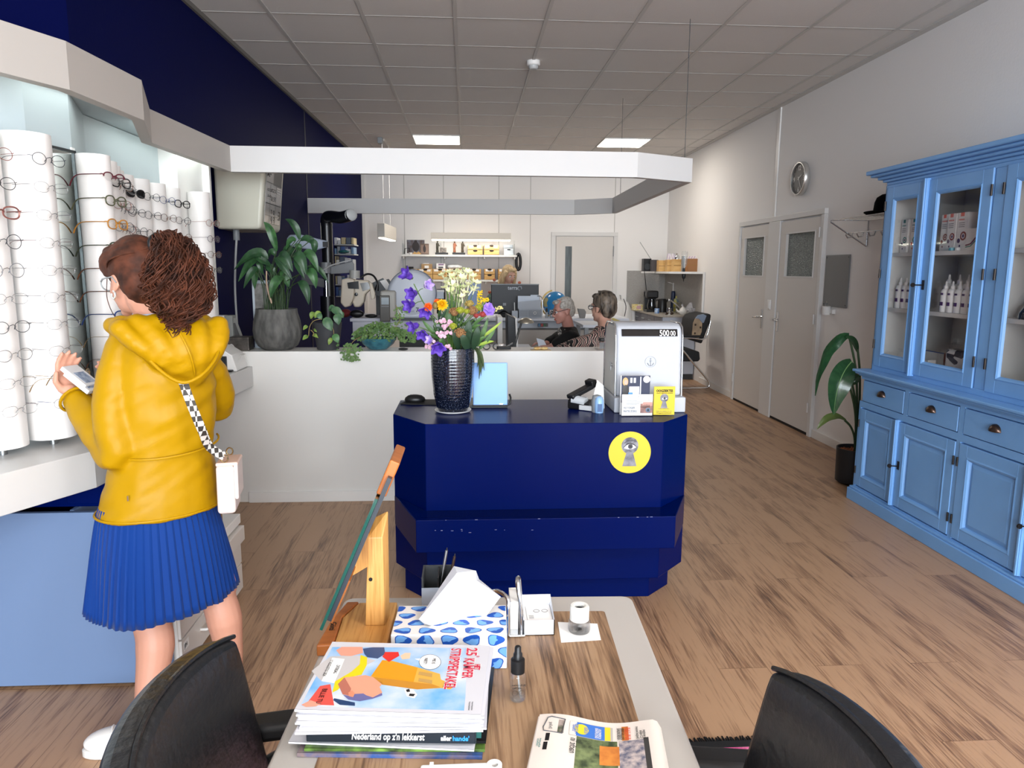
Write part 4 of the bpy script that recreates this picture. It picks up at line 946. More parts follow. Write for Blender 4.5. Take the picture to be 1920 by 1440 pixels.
# small things on the table
t=thing('pen_holder','black and silver pen box behind the tissue box','pen holder',(-.08,1.56,TZ))
pb_=B(); pb_.box(-.105,-.101,1.53,1.60,TZ,TZ+.082); pb_.box(-.04,-.036,1.53,1.60,TZ,TZ+.082); pb_.box(-.101,-.04,1.596,1.60,TZ,TZ+.082); pb_.box(-.101,-.04,1.53,1.60,TZ,TZ+.003)
obj('box',pb_,dgrey,t); obj('front_plate',B().box(-.105,-.036,1.526,1.53,TZ,TZ+.058),mat('pen_box_silver','A9B4C4',.4,.3),t); obj('divider',B().box(-.070,-.067,1.53,1.596,TZ+.003,TZ+.08),black,t)
for i,(xa,xb,l)in enumerate(((-.072,-.050,.127),(-.055,-.032,.112))):
 p=thing('pen','slim %s standing in the pen box behind the tissue'%('steel pen' if i==0 else 'dark pen'),'pen',(xa,1.56,TZ+.004)); obj('barrel',B().cyl((xa,1.56,TZ+.004),(xb,1.575,TZ+l),.0032,n=8),steel if i==0 else pewter,p,smooth=50); obj('tip',B().cyl((xb,1.575,TZ+l),(xb+.001,1.576,TZ+l+.006),.0018,.001,n=8),black,p)
t=thing('napkin_holder','chrome wire card holder right behind the tissue box','card holder',(.09,1.45,TZ))
obj('base_plate',B().box(.083,.118,1.405,1.53,TZ+.0005,TZ+.006),chrome,t,bevel=.002)
obj('front_clip',B().tube(catmull([(.112,1.43,TZ+.004),(.110,1.43,TZ+.05),(.104,1.44,TZ+.10),(.1045,1.455,TZ+.108),(.108,1.47,TZ+.10),(.112,1.48,TZ+.05),(.115,1.48,TZ+.004)],5),.005,8),chrome,t,smooth=60)
obj('side_bow',B().tube(catmull([(.082,1.41,TZ+.004),(.082,1.41,TZ+.06),(.080,1.42,TZ+.083),(.062,1.44,TZ+.088),(.05,1.45,TZ+.084)],5),.0045,8),chrome,t,smooth=60)
obj('grip',B().box(.112,.1145,1.435,1.475,TZ+.006,TZ+.055),mat('dark_steel','5A5C5E',.3,.9),t)
o=thing('card_stack','thin white cards clamped in the chrome holder','cards',(.095,1.45,TZ+.006)); obj('cards',B().box(.088,.104,1.43,1.50,TZ+.0062,TZ+.068),paper,o)
t=thing('card_box','open white box holding white business cards','box',(.147,1.46,TZ))
cbx=B(); X0,X1,Y0,Y1=.114,.180,1.413,1.498
cbx.box(X0,X1,Y0,Y0+.002,TZ+.0005,TZ+.034); cbx.box(X0,X1,Y1-.002,Y1,TZ+.0005,TZ+.052); cbx.box(X0,X0+.002,Y0,Y1,TZ+.0005,TZ+.034); cbx.box(X1-.002,X1,Y0,Y1,TZ+.0005,TZ+.034); cbx.box(X0,X1,Y0,Y1,TZ+.0005,TZ+.002)
cbx.poly([(X0,Y0,TZ+.034),(X0,Y1,TZ+.034),(X0,Y1,TZ+.052)]); cbx.poly([(X1,Y0,TZ+.034),(X1,Y1,TZ+.034),(X1,Y1,TZ+.052)])
obj('box',cbx,mat('card_box_white','E6E8EE',.5),t)
o=thing('business_cards','business cards with glasses drawing inside the white box','cards',(.147,1.456,TZ+.002)); obj('cards',B().box(.117,.177,1.417,1.494,TZ+.0022,TZ+.030),paper,o)
lr=B()
for s in(-1,1):lr.tube([(.155+s*.009+.0065*cos(a),1.463+.006*sin(a),TZ+.0304)for a in[2*pi*i/14 for i in range(14)]],.0005,4,closed=True)
lr.box(.123,.171,1.421,1.4216,TZ+.03,TZ+.0303); lr.box(.123,.1236,1.421,1.485,TZ+.03,TZ+.0303)
for i in range(4):lr.box(.128,.138,1.43+.004*i,1.431+.004*i,TZ+.03,TZ+.0303)
obj('printed_glasses',lr,inkg,o)
t=thing('paper_sheet','small square white paper under the loupe','paper',(.234,1.42,TZ)); obj('sheet',B().poly([(.190,1.380,TZ+.0008),(.274,1.386,TZ+.0008),(.279,1.456,TZ+.0008),(.194,1.468,TZ+.0008)]),paper,t,solid=.0004)
t=thing('loupe','white-topped glass stand loupe on the square paper','loupe',(.235,1.425,TZ+.001)); lx,ly,lz=.2345,1.428,TZ+.0015
lg=mat('loupe_glass','FFFFFF',.02,trans=1,alpha=.35)
obj('glass_cup',B().lathe((lx,ly,lz),[(.022,0),(.0235,.004),(.0235,.022),(.020,.026),(.0185,.026),(.0205,.021),(.0205,.004),(.0,.001)],28),lg,t,smooth=50)
obj('collar',B().lathe((lx,ly,lz+.026),[(.0205,0),(.0205,.028),(.0185,.031),(.013,.031),(.011,.026)],28),mat('loupe_white','E4E4DE',.35),t,smooth=40)
obj('lens',B().lathe((lx,ly,lz+.050),[(.0125,0),(.010,.003),(.001,.004)],20),mat('lens_dark','23282C',.05,coat=1),t,smooth=60)
obj('reticle',B().cbox((lx,ly,lz+.003),(.009,.007,.004),rz=.5),black,t)
t=thing('spray_bottle','small clear spray bottle with black cap beside the magazines','bottle',(.086,1.19,TZ)); sx_,sy_=.0865,1.188
obj('bottle',B().lathe((sx_,sy_,TZ+.0005),[(.001,0),(.0125,0),(.0145,.003),(.0145,.045),(.013,.051),(.008,.054),(.0072,.054),(.0118,.050),(.0132,.045),(.0132,.004),(.001,.003)],28),mat('bottle_glass','FFFFFF',.02,trans=1,alpha=.35),t,smooth=50)
obj('liquid',B().lathe((sx_,sy_,TZ+.004),[(.001,0),(.0125,0),(.0125,.012),(.001,.012)],24),mat('clear_liquid','F2F6F8',.02,trans=1,alpha=.4),t,smooth=50)
obj('dip_tube',B().cyl((sx_+.004,sy_,TZ+.006),(sx_,sy_,TZ+.055),.0015,n=8),mat('tube_clear','E6EBEE',.2),t,smooth=60)
obj('collar',B().lathe((sx_,sy_,TZ+.053),[(.001,0),(.0125,0),(.0125,.024),(.0095,.026),(.001,.026)],24),black,t,smooth=40)
obj('pump_head',B().lathe((sx_,sy_,TZ+.078),[(.0085,0),(.008,.010),(.0062,.012),(.0058,.022),(.004,.024),(.001,.024)],20),black,t,smooth=40)
txt('lettering','HANS LEUR',.0045,blackm,t,(sx_-.0115,sy_-.0150,TZ+.034),(1,0,0),(0,0,1),width=.024); txt('lettering','OPTIEK',.0045,blackm,t,(sx_-.0105,sy_-.0150,TZ+.0285),(1,0,0),(0,0,1),width=.016)
gl=B()
for s in(-1,1):gl.tube([(sx_+s*.006+.0048*cos(a),sy_-.0150,TZ+.0205+.0052*sin(a))for a in[2*pi*i/16 for i in range(16)]],.0003,4,closed=True)
obj('printed_glasses',gl,blackm,t)
# newspaper, folded, hanging a little over the table rim
np_=thing('newspaper','folded newspaper with a colour photo at the right of the table','newspaper',(.2,1.03,TZ)); newsm=mat('newsprint','E4DAD0',.8,bump=(30,.05))
NA,NB,NC,ND=GZ(1012,1347,.752),GZ(1240,1357,.765),GZ(1262,1470,.765),GZ(985,1470,.752)
def npz(u):return.006*sin(u*pi*2.2+.6)+.004
def NP(u,v,dz=0):
 p=(NA*(1-u)+NB*u)*(1-v)+(ND*(1-u)+NC*u)*v; p=p.copy(); fold=max(0,u-.93)/.07
 p.z=TZ+.012+npz(u)+.012*u-.016*fold**2+dz; return p
nb=B(); N_=28
prof=[NP(i/N_,0)for i in range(N_+1)]
nb.grid(lambda u,v:NP(u,v),28,6); i2=len(nb.v); nb.grid(lambda u,v:V(NP(u,v).x,NP(u,v).y,TZ+.001+.3*(NP(u,v).z-TZ-.006)),28,6)
for a in range(28):q=a*7; nb.face(q,q+7,i2+q+7,i2+q)
nb.face(*[k for k in range(7)][::-1],*[i2+k for k in range(7)])
for k in range(6):q=28*7+k; nb.face(q,q+1,i2+q+1,i2+q)
obj('folded_pages',nb,newsm,np_,smooth=60)
obj('page_layer',B().grid(lambda u,v:NP(u*.6-.012,v,-.0035),10,4),newsm,np_)
CW=lambda x,y:((x-215+(y-110)*.17)/(1740-215),(y-140-60*sin(x/1740*3))/(1400))
def nprint(name,x0,x1,y0,y1,m,lv=1):
 u0,u1=(x0-215)/1560,(x1-215)/1560; v0,v1=y0/1000,y1/1000
 return obj(name,B().grid(lambda u,v:NP(u0+(u1-u0)*u,v0+(v1-v0)*v,.0004*lv),6,2),m,np_)
pht=mat('news_photo_green','35402A',.7,vary=(60,'7D8A5C'))
nprint('news_photo',720,1210,330,1000,pht); nprint('news_photo',1000,1230,420,720,mat('news_orange','D98A3C',.7,vary=(40,'B5652B')),2); nprint('news_photo',1230,1520,330,1000,mat('news_crowd','5D6074',.7,vary=(90,'C8B9B4')),2); nprint('news_photo',1520,1580,310,1000,mat('news_dark','3A3836',.7),2)
nprint('news_advert',620,1160,95,330,mat('news_frame','B9B2AA',.7)); nprint('news_advert',625,710,100,325,newsm,2); nprint('news_advert',710,1060,95,325,mat('news_blue','3E74C8',.7),2); nprint('news_advert',1060,1130,95,325,mat('news_yellow','E6CF2C',.7),2)
cc_=[(.36+.055*cos(a),.21+.085*sin(a))for a in[2*pi*i/24 for i in range(24)]]
obj('news_advert',B().poly([NP(u,v,.0014)for u,v in cc_][::-1]),mat('news_yellow','E6CF2C',.7),np_)
nprint('news_orange_block',1270,1350,80,320,mat('news_orange','D98A3C',.7),2)
def nt_(s,x,y,sz,m=inkg,wd=None):
 u,v=(x-215)/1560,y/1000; p=NP(u,v,.0017); txt('lettering',s,sz,m,np_,p,NP(u,max(v-.1,0))-NP(u,v+.02),NP(u+.05,v)-NP(u,v),width=wd,extrude=.00005)
nt_('HERBRUIKBARE',1210,315,.008,blackm,.030); nt_('SPULLEN OVER?',1255,315,.008,blackm,.030)
nt_('RAAD SPULLENHULP',1305,318,.007,red_p,.030); nt_('BEL 088 - 33 26 700',1340,318,.007,red_p,.030)
nt_('STRAAT',660,270,.007,mat('news_blue','3E74C8',.7),.018); nt_('VAN DE WEEK',695,315,.007,mat('news_blue','3E74C8',.7),.028)
nt_('RONDE',805,270,.010,mat('news_blue','3E74C8',.7),.016); nt_('GRATIS LIMONADE',940,315,.007,white,.026); nt_('KOPERMOLEN',980,315,.007,white,.024)
nt_('Overijssel investeert',1440,330,.007,blackm,.032); nt_('12,5 miljoen',1485,330,.007,blackm,.020); nt_('in woningen',1525,330,.007,blackm,.021)
nt_('nacht in',650,620,.016,blackm,.036); nt_('De Brug',370,270,.008,inkg,.017); nt_('Download nu',255,540,.005,teal,.018); nt_('de Brug-nieuws',285,560,.005,teal,.022)
ph_=B(); PU=[(295,230),(335,70),(380,55),(560,90),(540,330),(310,290)]
ph_.tube([NP((x-215)/1560,y/1000,.001)for x,y in PU],.0009,5,closed=True); obj('printed_phone',ph_,inkg,np_); nprint('printed_phone_picture',480,555,100,320,mat('news_dark_green','3E4A34',.7,vary=(50,'A99A92')),1); nprint('store_badge',345,395,330,450,black); nprint('store_badge',335,385,470,590,black)
# white plastic gadget at the lower edge of the picture
t=thing('pupil_ruler','white plastic measuring ruler at the bottom edge of the photo','ruler',(-.01,1.0,TZ)); obj('body',B().cbox((-.02,1.004,TZ+.005),(.11,.016,.007)),white,t,bevel=.003); obj('ring',B().lathe((.038,1.004,TZ+.001),[(.006,0),(.012,0),(.012,.009),(.006,.009),(.006,0)],20),white,t,smooth=40); obj('notch',B().cbox((-.058,1.008,TZ+.010),(.006,.006,.005)),white,t)
# people
from mathutils import noise
skin=mat('skin','C9937C',.5,sss=.06,bump=(90,.05)); skin2=mat('skin_pale','C79A86',.5,sss=.06)
lipm=mat('lips','A8574F',.45); eyew=mat('eye_white','E8E6E2',.2); irism=mat('iris_dark','2C2320',.2)
def mx(F,L,U):return Matrix((F,L,U)).transposed()
def axes(F,tilt=0):
 F=Vector(F).normalized(); L=Vector((0,0,1)).cross(F).normalized(); U=F.cross(L)
 return F,L,U
def head_shapes(b,c,F,L,U,s=1.0,ears=True):
 M=mx(F,L,U); e=lambda o,r:b.ell(c+(F*o[0]+L*o[1]+U*o[2])*s,tuple(k*s for k in r),20,14,M)
 e((-.012,0,.022),(.096,.075,.098)); e((.028,0,-.03),(.066,.062,.082)); e((.045,0,-.07),(.042,.046,.040)); e((.066,0,-.098),(.026,.028,.018))
 e((.045,.034,-.035),(.034,.026,.030)); e((.045,-.034,-.035),(.034,.026,.030)); e((.062,0,.022),(.030,.056,.020))
 b.tube([c+(F*.088+U*.012)*s,c+(F*.101-U*.012)*s,c+(F*.112-U*.034)*s],[.007*s,.009*s,.0125*s],10)
 e((.100,.010,-.040),(.010,.008,.007)); e((.100,-.010,-.040),(.010,.008,.007)); e((.088,0,-.066),(.012,.022,.010))
 if ears:
  for k in(-1,1):
   e((-.012,k*.074,-.012),(.020,.007,.031)); e((-.004,k*.076,-.036),(.010,.006,.012))
def face_parts(par,c,F,L,U,s=1.0):
 M=mx(F,L,U)
 for k in(-1,1):
  o=obj('eye',B().ell(c+(F*.078+L*.031*k+U*.0)*s,.0125*s,12,8,M),eyew,par,smooth=60)
  obj('iris',B().ell(c+(F*.0885+L*.031*k)*s,(.003*s,.006*s,.006*s),10,6,M),irism,o,smooth=60)
  obj('eyebrow',B().tube([c+(F*.088+L*.016*k+U*.020)*s,c+(F*.090+L*.032*k+U*.026)*s,c+(F*.078+L*.05*k+U*.020)*s],[.003*s,.0035*s,.002*s],6),mat('brow_brown','4A3626',.8),par,smooth=60)
 obj('lips',B().ell(c+(F*.096-U*.063)*s,(.006*s,.021*s,.0045*s),12,6,M).ell(c+(F*.095-U*.071)*s,(.006*s,.018*s,.005*s),12,6,M),lipm,par,smooth=60)
def hand_shapes(b,w,D,N,T,curl=.6,s=1.0,thumb=.5):
 """w wrist, D finger direction, N palm normal (fingers curl towards it), T thumb side"""
 D,N,T=Vector(D).normalized(),Vector(N).normalized(),Vector(T).normalized()
 M=mx(D,T,N); b.ell(w+D*.045*s,(.050*s,.038*s,.015*s),16,10,M); b.tube([w-D*.03*s,w+D*.03*s],[.025*s,.030*s],10,flat=.75,up=N)
 for i,(off,ln)in enumerate(((.027,.072),(.010,.080),(-.008,.074),(-.025,.058))):
  p=w+D*.080*s+T*off*s; a=0; pts=[w+D*.055*s+T*off*.9*s,p]; d=D
  for k,f in enumerate((.45,.32,.25)):
   a+=curl*(.55,.75,.5)[k]; d=D*cos(a)+N*sin(a)+T*(.06*(1.5-i)); d.normalize(); p=p+d*ln*f*s; pts.append(p)
  b.tube(pts,[.0095*s,.0092*s,.0086*s,.0080*s,.0066*s],8); b.ell(pts[-1],.0066*s,8,6)
 p=w+D*.022*s+T*.030*s; d1=(T*.75+D*.65+N*thumb*.5).normalized(); d2=(T*.25+D*.85+N*thumb).normalized()
 b.tube([w+D*.01*s+T*.012*s,p,p+d1*.032*s,p+d1*.032*s+d2*.030*s],[.014*s,.0125*s,.0105*s,.008*s],8); b.ell(p+d1*.032*s+d2*.030*s,.008*s,8,6)
def limb(b,pts,rs,n=14,k=5):
 P=catmull(pts,k); R_=[]
 for i in range(len(pts)-1):R_+=[ss(rs[i],rs[i+1],j/k)for j in range(k)]
 R_.append(rs[-1]); b.tube(P,R_,n); b.ell(pts[0],rs[0],n,8); b.ell(pts[-1],rs[-1],n,8)
def ringstack(b,rows,r,f,n=28,p=1.0):
 """rows = (centre, half-width along r, half-depth along f)"""
 out=[]
 for c,hw,hd in rows:
  out.append([Vector(c)+r*hw*(abs(cos(a))**p*(1 if cos(a)>0 else-1))+f*hd*(abs(sin(a))**p*(1 if sin(a)>0 else-1))for a in[2*pi*i/n for i in range(n)]])
 b.rings(out)
def wrinkle(me,fn):
 me.update(); ns=[v.normal.copy()for v in me.vertices]
 for v,n in zip(me.vertices,ns):v.co+=n*fn(v.co)
 me.update()
 # the woman in the yellow jacket
wf=V(-.6,.8,0); wr_=V(.8,.6,0); C=V(-.962,2.315,0); Ch=C+V(-.033,0,0); up=V(0,0,1)
wo=thing('person','woman in yellow rain jacket and pleated blue skirt choosing glasses','person',(C.x,C.y,0))
hF=V(-.80,.60,-.06).normalized(); hF,hL,hU=axes(hF); hc=V(-1.012,2.300,1.472)
hU2=(hU+hF*.12).normalized(); hF2=hL.cross(hU2)
lw,le,lsd=V(-1.236,2.335,1.080),V(-1.062,2.205,.945),V(-1.058,2.245,1.255)
rsd,re_,rw=V(-.868,2.388,1.255),V(-.885,2.575,1.02),V(-1.10,2.545,1.105)
lk,la=V(-1.022,2.245,.43),V(-1.020,2.165,.085); rk,ra_=V(-.860,2.395,.44),V(-.830,2.40,.085)
lhip,rhip=V(-1.01,2.27,.80),V(-.965,2.335,.80)
b=B()
head_shapes(b,hc,hF2,hL,hU2,.98)
limb(b,[hc-hU2*.06-hF2*.02,C+up*1.33+wf*.0,C+up*1.25],[.052,.054,.07])
ringstack(b,[(C+up*.72,.13,.10),(C+up*.9,.125,.095),(C+up*1.1,.12,.09),(C+up*1.22,.115,.085),(C+up*1.31,.07,.06)],wr_,wf)
limb(b,[lsd-up*.02,le,lw],[.030,.032,.027]); limb(b,[rsd-up*.02,re_,rw],[.030,.032,.027])
for hip,kn,an,toe in((lhip,lk,la,V(-.9,-.25,0)),(rhip,rk,ra_,V(-.55,.8,0))):
 toe.normalize(); calf=kn*.62+an*.38-(toe*.018)
 limb(b,[hip,kn+up*.03,kn-up*.05,calf,an+up*.03,an-up*.03],[.072,.058,.056,.058,.036,.036],18)
 b.ell(an-up*.035+toe*.03,(.09,.036,.035),16,8,mx(toe,up.cross(toe),up))
hd=(lw-le).normalized(); hdir=V(-.28,.22,.93).normalized()
hand_shapes(b,lw+hd*.035,V(-.35,.35,.80),V(.72,-.05,.62),V(-.55,-.75,.1),curl=.75,s=.95,thumb=.9)
hand_shapes(b,rw+V(-.03,0,.012),V(-.95,-.15,.25),V(-.1,-.9,.3),V(0,-.1,1),curl=.8,s=.93,thumb=.8)
blob_obj('body',b,.0048,skin,wo,smooth=3)
face_parts(wo,hc,hF2,hL,hU2,.98)
# jacket
jy=mat('raincoat_yellow','AB8204',.42,spec=.2,bump=(14,.10))
j=B()
ringstack(j,[(Ch+up*.728-wf*.005,.186,.148),(Ch+up*.742-wf*.005,.185,.148),(C*.3+Ch*.7+up*.82,.168,.136),(C*.6+Ch*.4+up*.92,.152,.125),(C+up*1.04,.154,.128),(C+up*1.16,.155,.128),(C+up*1.245,.140,.115),(C+up*1.295,.112,.095),(C+up*1.325,.095,.085),(C+up*1.355,.078,.078)],wr_,wf,36)
limb(j,[lsd+V(.015,.01,0),lsd*.45+le*.55+V(-.012,-.012,0),le+V(0,-.006,-.005),le*.5+lw*.5+V(-.004,-.004,-.008),lw],[.058,.053,.055,.050,.043],18)
limb(j,[rsd+V(-.01,-.005,0),re_,rw],[.058,.056,.044],18)
bkd=-wf
# hood: a collar roll round the neck and a soft bag down the back, offset to the right
hz=C+up*1.318
for k in range(14):
 a=2*pi*k/14; j.ell(hz+wr_*.125*cos(a)+wf*(.088*sin(a)-.012)+up*(.012-.012*sin(a)),(.034,.034,.026),12,8)
hood=B()
for k in range(9):
 t_=k/8; w_=.150*(1-t_**1.3)+.012
 for m_ in(-1,-.5,0,.5,1):
  p=C+up*(1.325-.155*t_)+bkd*(.108+.038*sin(pi*t_)-.012*m_*m_)+wr_*(w_*m_*.85+.012+.045*t_)
  j.ell(p,(.034,.034,.030),12,8)
jm=blob(j,.0075,5,'jacket')
def jfold(p):
 q=p-C; a=q.dot(wr_); d=.0
 d+=.0045*noise.noise(V(p.x*9+p.z*4,p.y*9,p.z*11))+.003*noise.noise(V(p.x*22,p.y*22,p.z*9+3))
 d+=.005*noise.noise(V(p.x*6+5,p.y*6,(p.z-.5*a)*26))*(1 if p.z<1.22 else.3)
 return d
wrinkle(jm,jfold); jm.materials.clear(); jm.materials.append(jy); jm.shade_smooth(); obj('jacket',jm,jy,wo)
sv=mat('raincoat_seam','C39E0E',.4)
def torso_pt(a,z,hw,hd,o=.002):return C+up*z+wr_*(hw+o)*cos(a)+wf*(hd+o)*sin(a)
sm_=B(); sm_.tube([torso_pt(a,.945-.012*sin(-a)+.01*cos(a),.153,.127,.004)for a in[-pi+pi*i/24 for i in range(25)]],.0035,6); obj('yoke_seam',sm_,jy,wo,smooth=60)
sm_=B(); sm_.tube([torso_pt(2*pi*i/48,.740,.186,.149,.003)+Ch-C for i in range(48)],.004,6,closed=True); obj('hem',sm_,jy,wo,smooth=60)
cf=B()
for w_,e_,rr in((lw,le,.047),(rw,re_,.047)):
 dd=(w_-e_).normalized(); x_,y_=frame(dd); cf.tube([w_+dd*.012+(x_*cos(2*pi*i/20)+y_*sin(2*pi*i/20))*rr for i in range(20)],.005,6,closed=True)
 obj('cuff',cf,jy,wo,smooth=60); cf=B()
sm_=B(); sm_.tube([C+up*(1.328-.158*t_)+bkd*(.143+.040*sin(pi*t_))+wr_*(.012+.045*t_)for t_ in[i/10 for i in range(11)]],.0028,6); obj('hood_seam',sm_,jy,wo,smooth=60)
obj('hood_edge',B().tube(catmull([GY(228,622,2.195),GY(262,655,2.165),GY(305,698,2.150),GY(343,717,2.150),GY(378,703,2.175),GY(404,672,2.235),GY(414,640,2.30)],6),.0055,8),jy,wo,smooth=60)
pt=torso_pt(-2.35,.815,.172,.140,.004)+(Ch-C)*.7; obj('pocket_zip',B().cbox(pt,(.004,.004,.016)),chrome,wo)
obj('collar',B().tube([hz+up*.035+wr_*.062*cos(a)+wf*.062*sin(a)for a in[2*pi*i/24 for i in range(24)]],.012,8,closed=True),mat('shirt_pale_blue','B9CDE2',.7),wo,smooth=60)
# pleated skirt
sk=B(); NP_=54; rows=[]
for zi in range(13):
 t_=zi/12; z_=.765-.345*t_; row=[]
 hw,hdp=ss(.165,.232,t_**.8),ss(.125,.175,t_**.8)
 for i in range(NP_*6):
  a=2*pi*i/(NP_*6); ph=(i%6)/6; saw=(ph if ph<.75 else(1-ph)*3)-.38; am=ss(.004,.013,t_)
  bulge=1+.055*t_*sin(3*a+1.0)+.03*t_*noise.noise(V(cos(a)*2,sin(a)*2,t_))
  row.append(Ch+V(-.008,-.008,0)+up*(z_+(.012*noise.noise(V(cos(a)*3,sin(a)*3,5))if zi==12 else 0))+wr_*(hw*bulge+am*saw)*cos(a)+wf*(hdp*bulge+am*saw)*sin(a))
 rows.append(row)
sk.rings(rows,cap=False)
skm=mat('skirt_blue','08357C',.65,spec=.15,sheen=.1); obj('skirt',sk,skm,wo,smooth=28,solid=.002)
# hair: cap, pulled-back crown and curly ponytail
hairm=mat('hair_brown','2C160D',.68,spec=.3,vary=(24,'5A3120'))
h=B(); M=mx(hF2,hL,hU2); ho=lambda a,b_,c_:hc+hF2*a+hL*b_+hU2*c_
h.ell(ho(-.020,0,.030),(.099,.083,.096),22,14,M); h.ell(ho(-.05,0,-.01),(.068,.078,.085),20,12,M); h.ell(ho(.055,0,.085),(.035,.06,.030),16,10,M)
for k in(-1,1):h.ell(ho(.025,k*.060,.045),(.048,.022,.045),14,10,M)
hm=blob(h,.006,3,'hair')
wrinkle(hm,lambda p:.0028*noise.noise(V((p-hc).dot(hU2)*70+(p-hc).dot(hF2)*25,(p-hc).dot(hL)*60,0)))
hm.materials.clear(); hm.materials.append(hairm); hm.shade_smooth(); obj('hair',hm,hairm,wo)
pc=V(-.925,2.25,1.56)
pt_=B(); random.seed(4)
axis_p=[V(-.915,2.245,1.56),V(-.885,2.235,1.555),V(-.858,2.222,1.505),V(-.852,2.215,1.44),V(-.862,2.215,1.38),V(-.872,2.22,1.335)]
ax=catmull(axis_p,5); rad_=[.022,.028,.034,.041,.048,.054,.060,.065,.070,.074,.077,.080,.082,.084,.085,.085,.085,.083,.08,.075,.068,.058,.047,.036,.025,.014]
core=B(); core.tube(ax,[r*.78 for r in rad_[:len(ax)]],14)
cm=blob(core,.008,4,'ponytail'); wrinkle(cm,lambda p:.012*noise.noise(p*38)+.006*noise.noise(p*80)); cm.materials.clear(); cm.materials.append(hairm); cm.shade_smooth(); po_=obj('ponytail',cm,hairm,wo)
cur=B()
for k in range(420):
 a0=random.uniform(0,2*pi); rr=random.uniform(.55,1.18); ph=random.uniform(0,6.28); fq=random.uniform(1.1,2.3); am=random.uniform(.006,.014); st=random.choice((0,0,1,3,6,9)); en=random.randint(st+9,len(ax)+3)
 pts=[]
 for i in range(st,en):
  ii=min(i,len(ax)-1); tg=(ax[min(ii+1,len(ax)-1)]-ax[max(ii-1,0)]).normalized(); x_,y_=frame(tg,(0,1,0)); ext=V(0,0,-.011)*max(0,i-len(ax)+1)
  R_=rad_[ii]*rr*(1 if i<len(ax)else 1.0)if ii<20 else max(rad_[ii],.03)*rr
  a=a0+.04*(i-st); pts.append(ax[ii]+ext+x_*(R_*cos(a)+am*cos(fq*i+ph))+y_*(R_*sin(a)+am*sin(fq*i+ph)))
 pts=catmull(pts,2); cur.tube(pts,[.0019]*(len(pts)-3)+[.0015,.001,.0005],5)
o=obj('curls',cur,hairm,po_,smooth=60); o['kind']='stuff'
st_=B(); random.seed(8)
for k in range(60):
 s0=random.uniform(-1,1); t0=random.uniform(.2,1)
 p0=ho(.075-.05*abs(s0),s0*.070,.09-.075*abs(s0)); p1=ho(-.02,s0*.092,.115-.085*abs(s0)+.012); p2=pc+V(random.uniform(-.02,.02),random.uniform(-.01,.01),random.uniform(-.02,.02))
 st_.tube(catmull([p0,p1,ho(-.09,s0*.055,.085-.03*abs(s0)),p2],5),.0022,5)
o=obj('hair_strands',st_,hairm,wo,smooth=60); o['kind']='stuff'
obj('hair_tie',B().tube([pc+V(.012,-.006,.008)+(hL*cos(a)+hU2*sin(a))*.03 for a in[2*pi*i/16 for i in range(16)]],.007,8,closed=True),black,wo,smooth=60)
wisp=B(); wisp.tube(catmull([ho(.02,.078,.0),ho(.035,.080,-.05),ho(.03,.078,-.09),ho(.015,.075,-.12)],5),.0012,5); obj('wisp',wisp,hairm,wo)
ea=ho(-.004,.080,-.052); obj('earring',B().tube([ea+hF2*.010*cos(a)+hU2*.011*sin(a)for a in[pi*.6+1.7*pi*i/12 for i in range(12)]],.0032,8),mat('earring_silver','EDEBE6',.15,.7),wo,smooth=60)
# her glasses
gp=B(); glm=mat('glasses_grey_clear','8E9698',.25)
for k in(-1,1):
 gp.tube([ho(.103,0,-.004)+hL*(.034*k+.024*cos(a))+hU2*.020*sin(a)-hF2*.006*abs(cos(a))for a in[2*pi*i/18 for i in range(18)]],.0022,6,closed=True)
 gp.tube([ho(.097,.058*k,.004),ho(.05,.077*k,.004),ho(-.012,.081*k,.0),ho(-.03,.08*k,-.02)],.002,6)
gp.tube([ho(.104,-.012,0),ho(.107,0,.004),ho(.104,.012,0)],.002,6)
obj('worn_glasses',gp,glm,wo,smooth=60)
# white sneakers
shm=mat('sneaker_white','E6E3DE',.45); som=mat('sneaker_sole','D9D6D0',.6)
for an,toe in((la,V(-.9,-.25,0)),(ra_,V(-.55,.8,0))):
 toe=toe.normalized(); sd=up.cross(toe); M=mx(toe,sd,up); c_=V(an.x,an.y,0)+toe*.055
 s_=B(); s_.ell(c_+up*.040+toe*.045,(.085,.046,.036),18,10,M); s_.ell(c_+up*.055-toe*.055,(.060,.040,.045),16,10,M); s_.ell(c_+up*.03,(.125,.044,.026),18,8,M)
 sh=blob_obj('shoe',s_,.005,shm,wo,smooth=3)
 so=B(); out=[]
 for zz,k_ in((.001,.97),(.004,1.0),(.022,1.0),(.026,.96)):out.append([c_+toe*(.133*cos(a)*k_)+sd*((.046+.006*cos(a))*sin(a)*k_)+up*zz for a in[2*pi*i/32 for i in range(32)]])
 so.rings(out); obj('sole',so,som,sh,smooth=40)
 lc=B()
 for q in range(4):lc.tube([c_+toe*(.045-.022*q)+sd*.022+up*(.072+.006*q),c_+toe*(.045-.022*q)+up*(.080+.006*q),c_+toe*(.045-.022*q)-sd*.022+up*(.072+.006*q)],.0032,6)
 obj('laces',lc,white,sh,smooth=60)
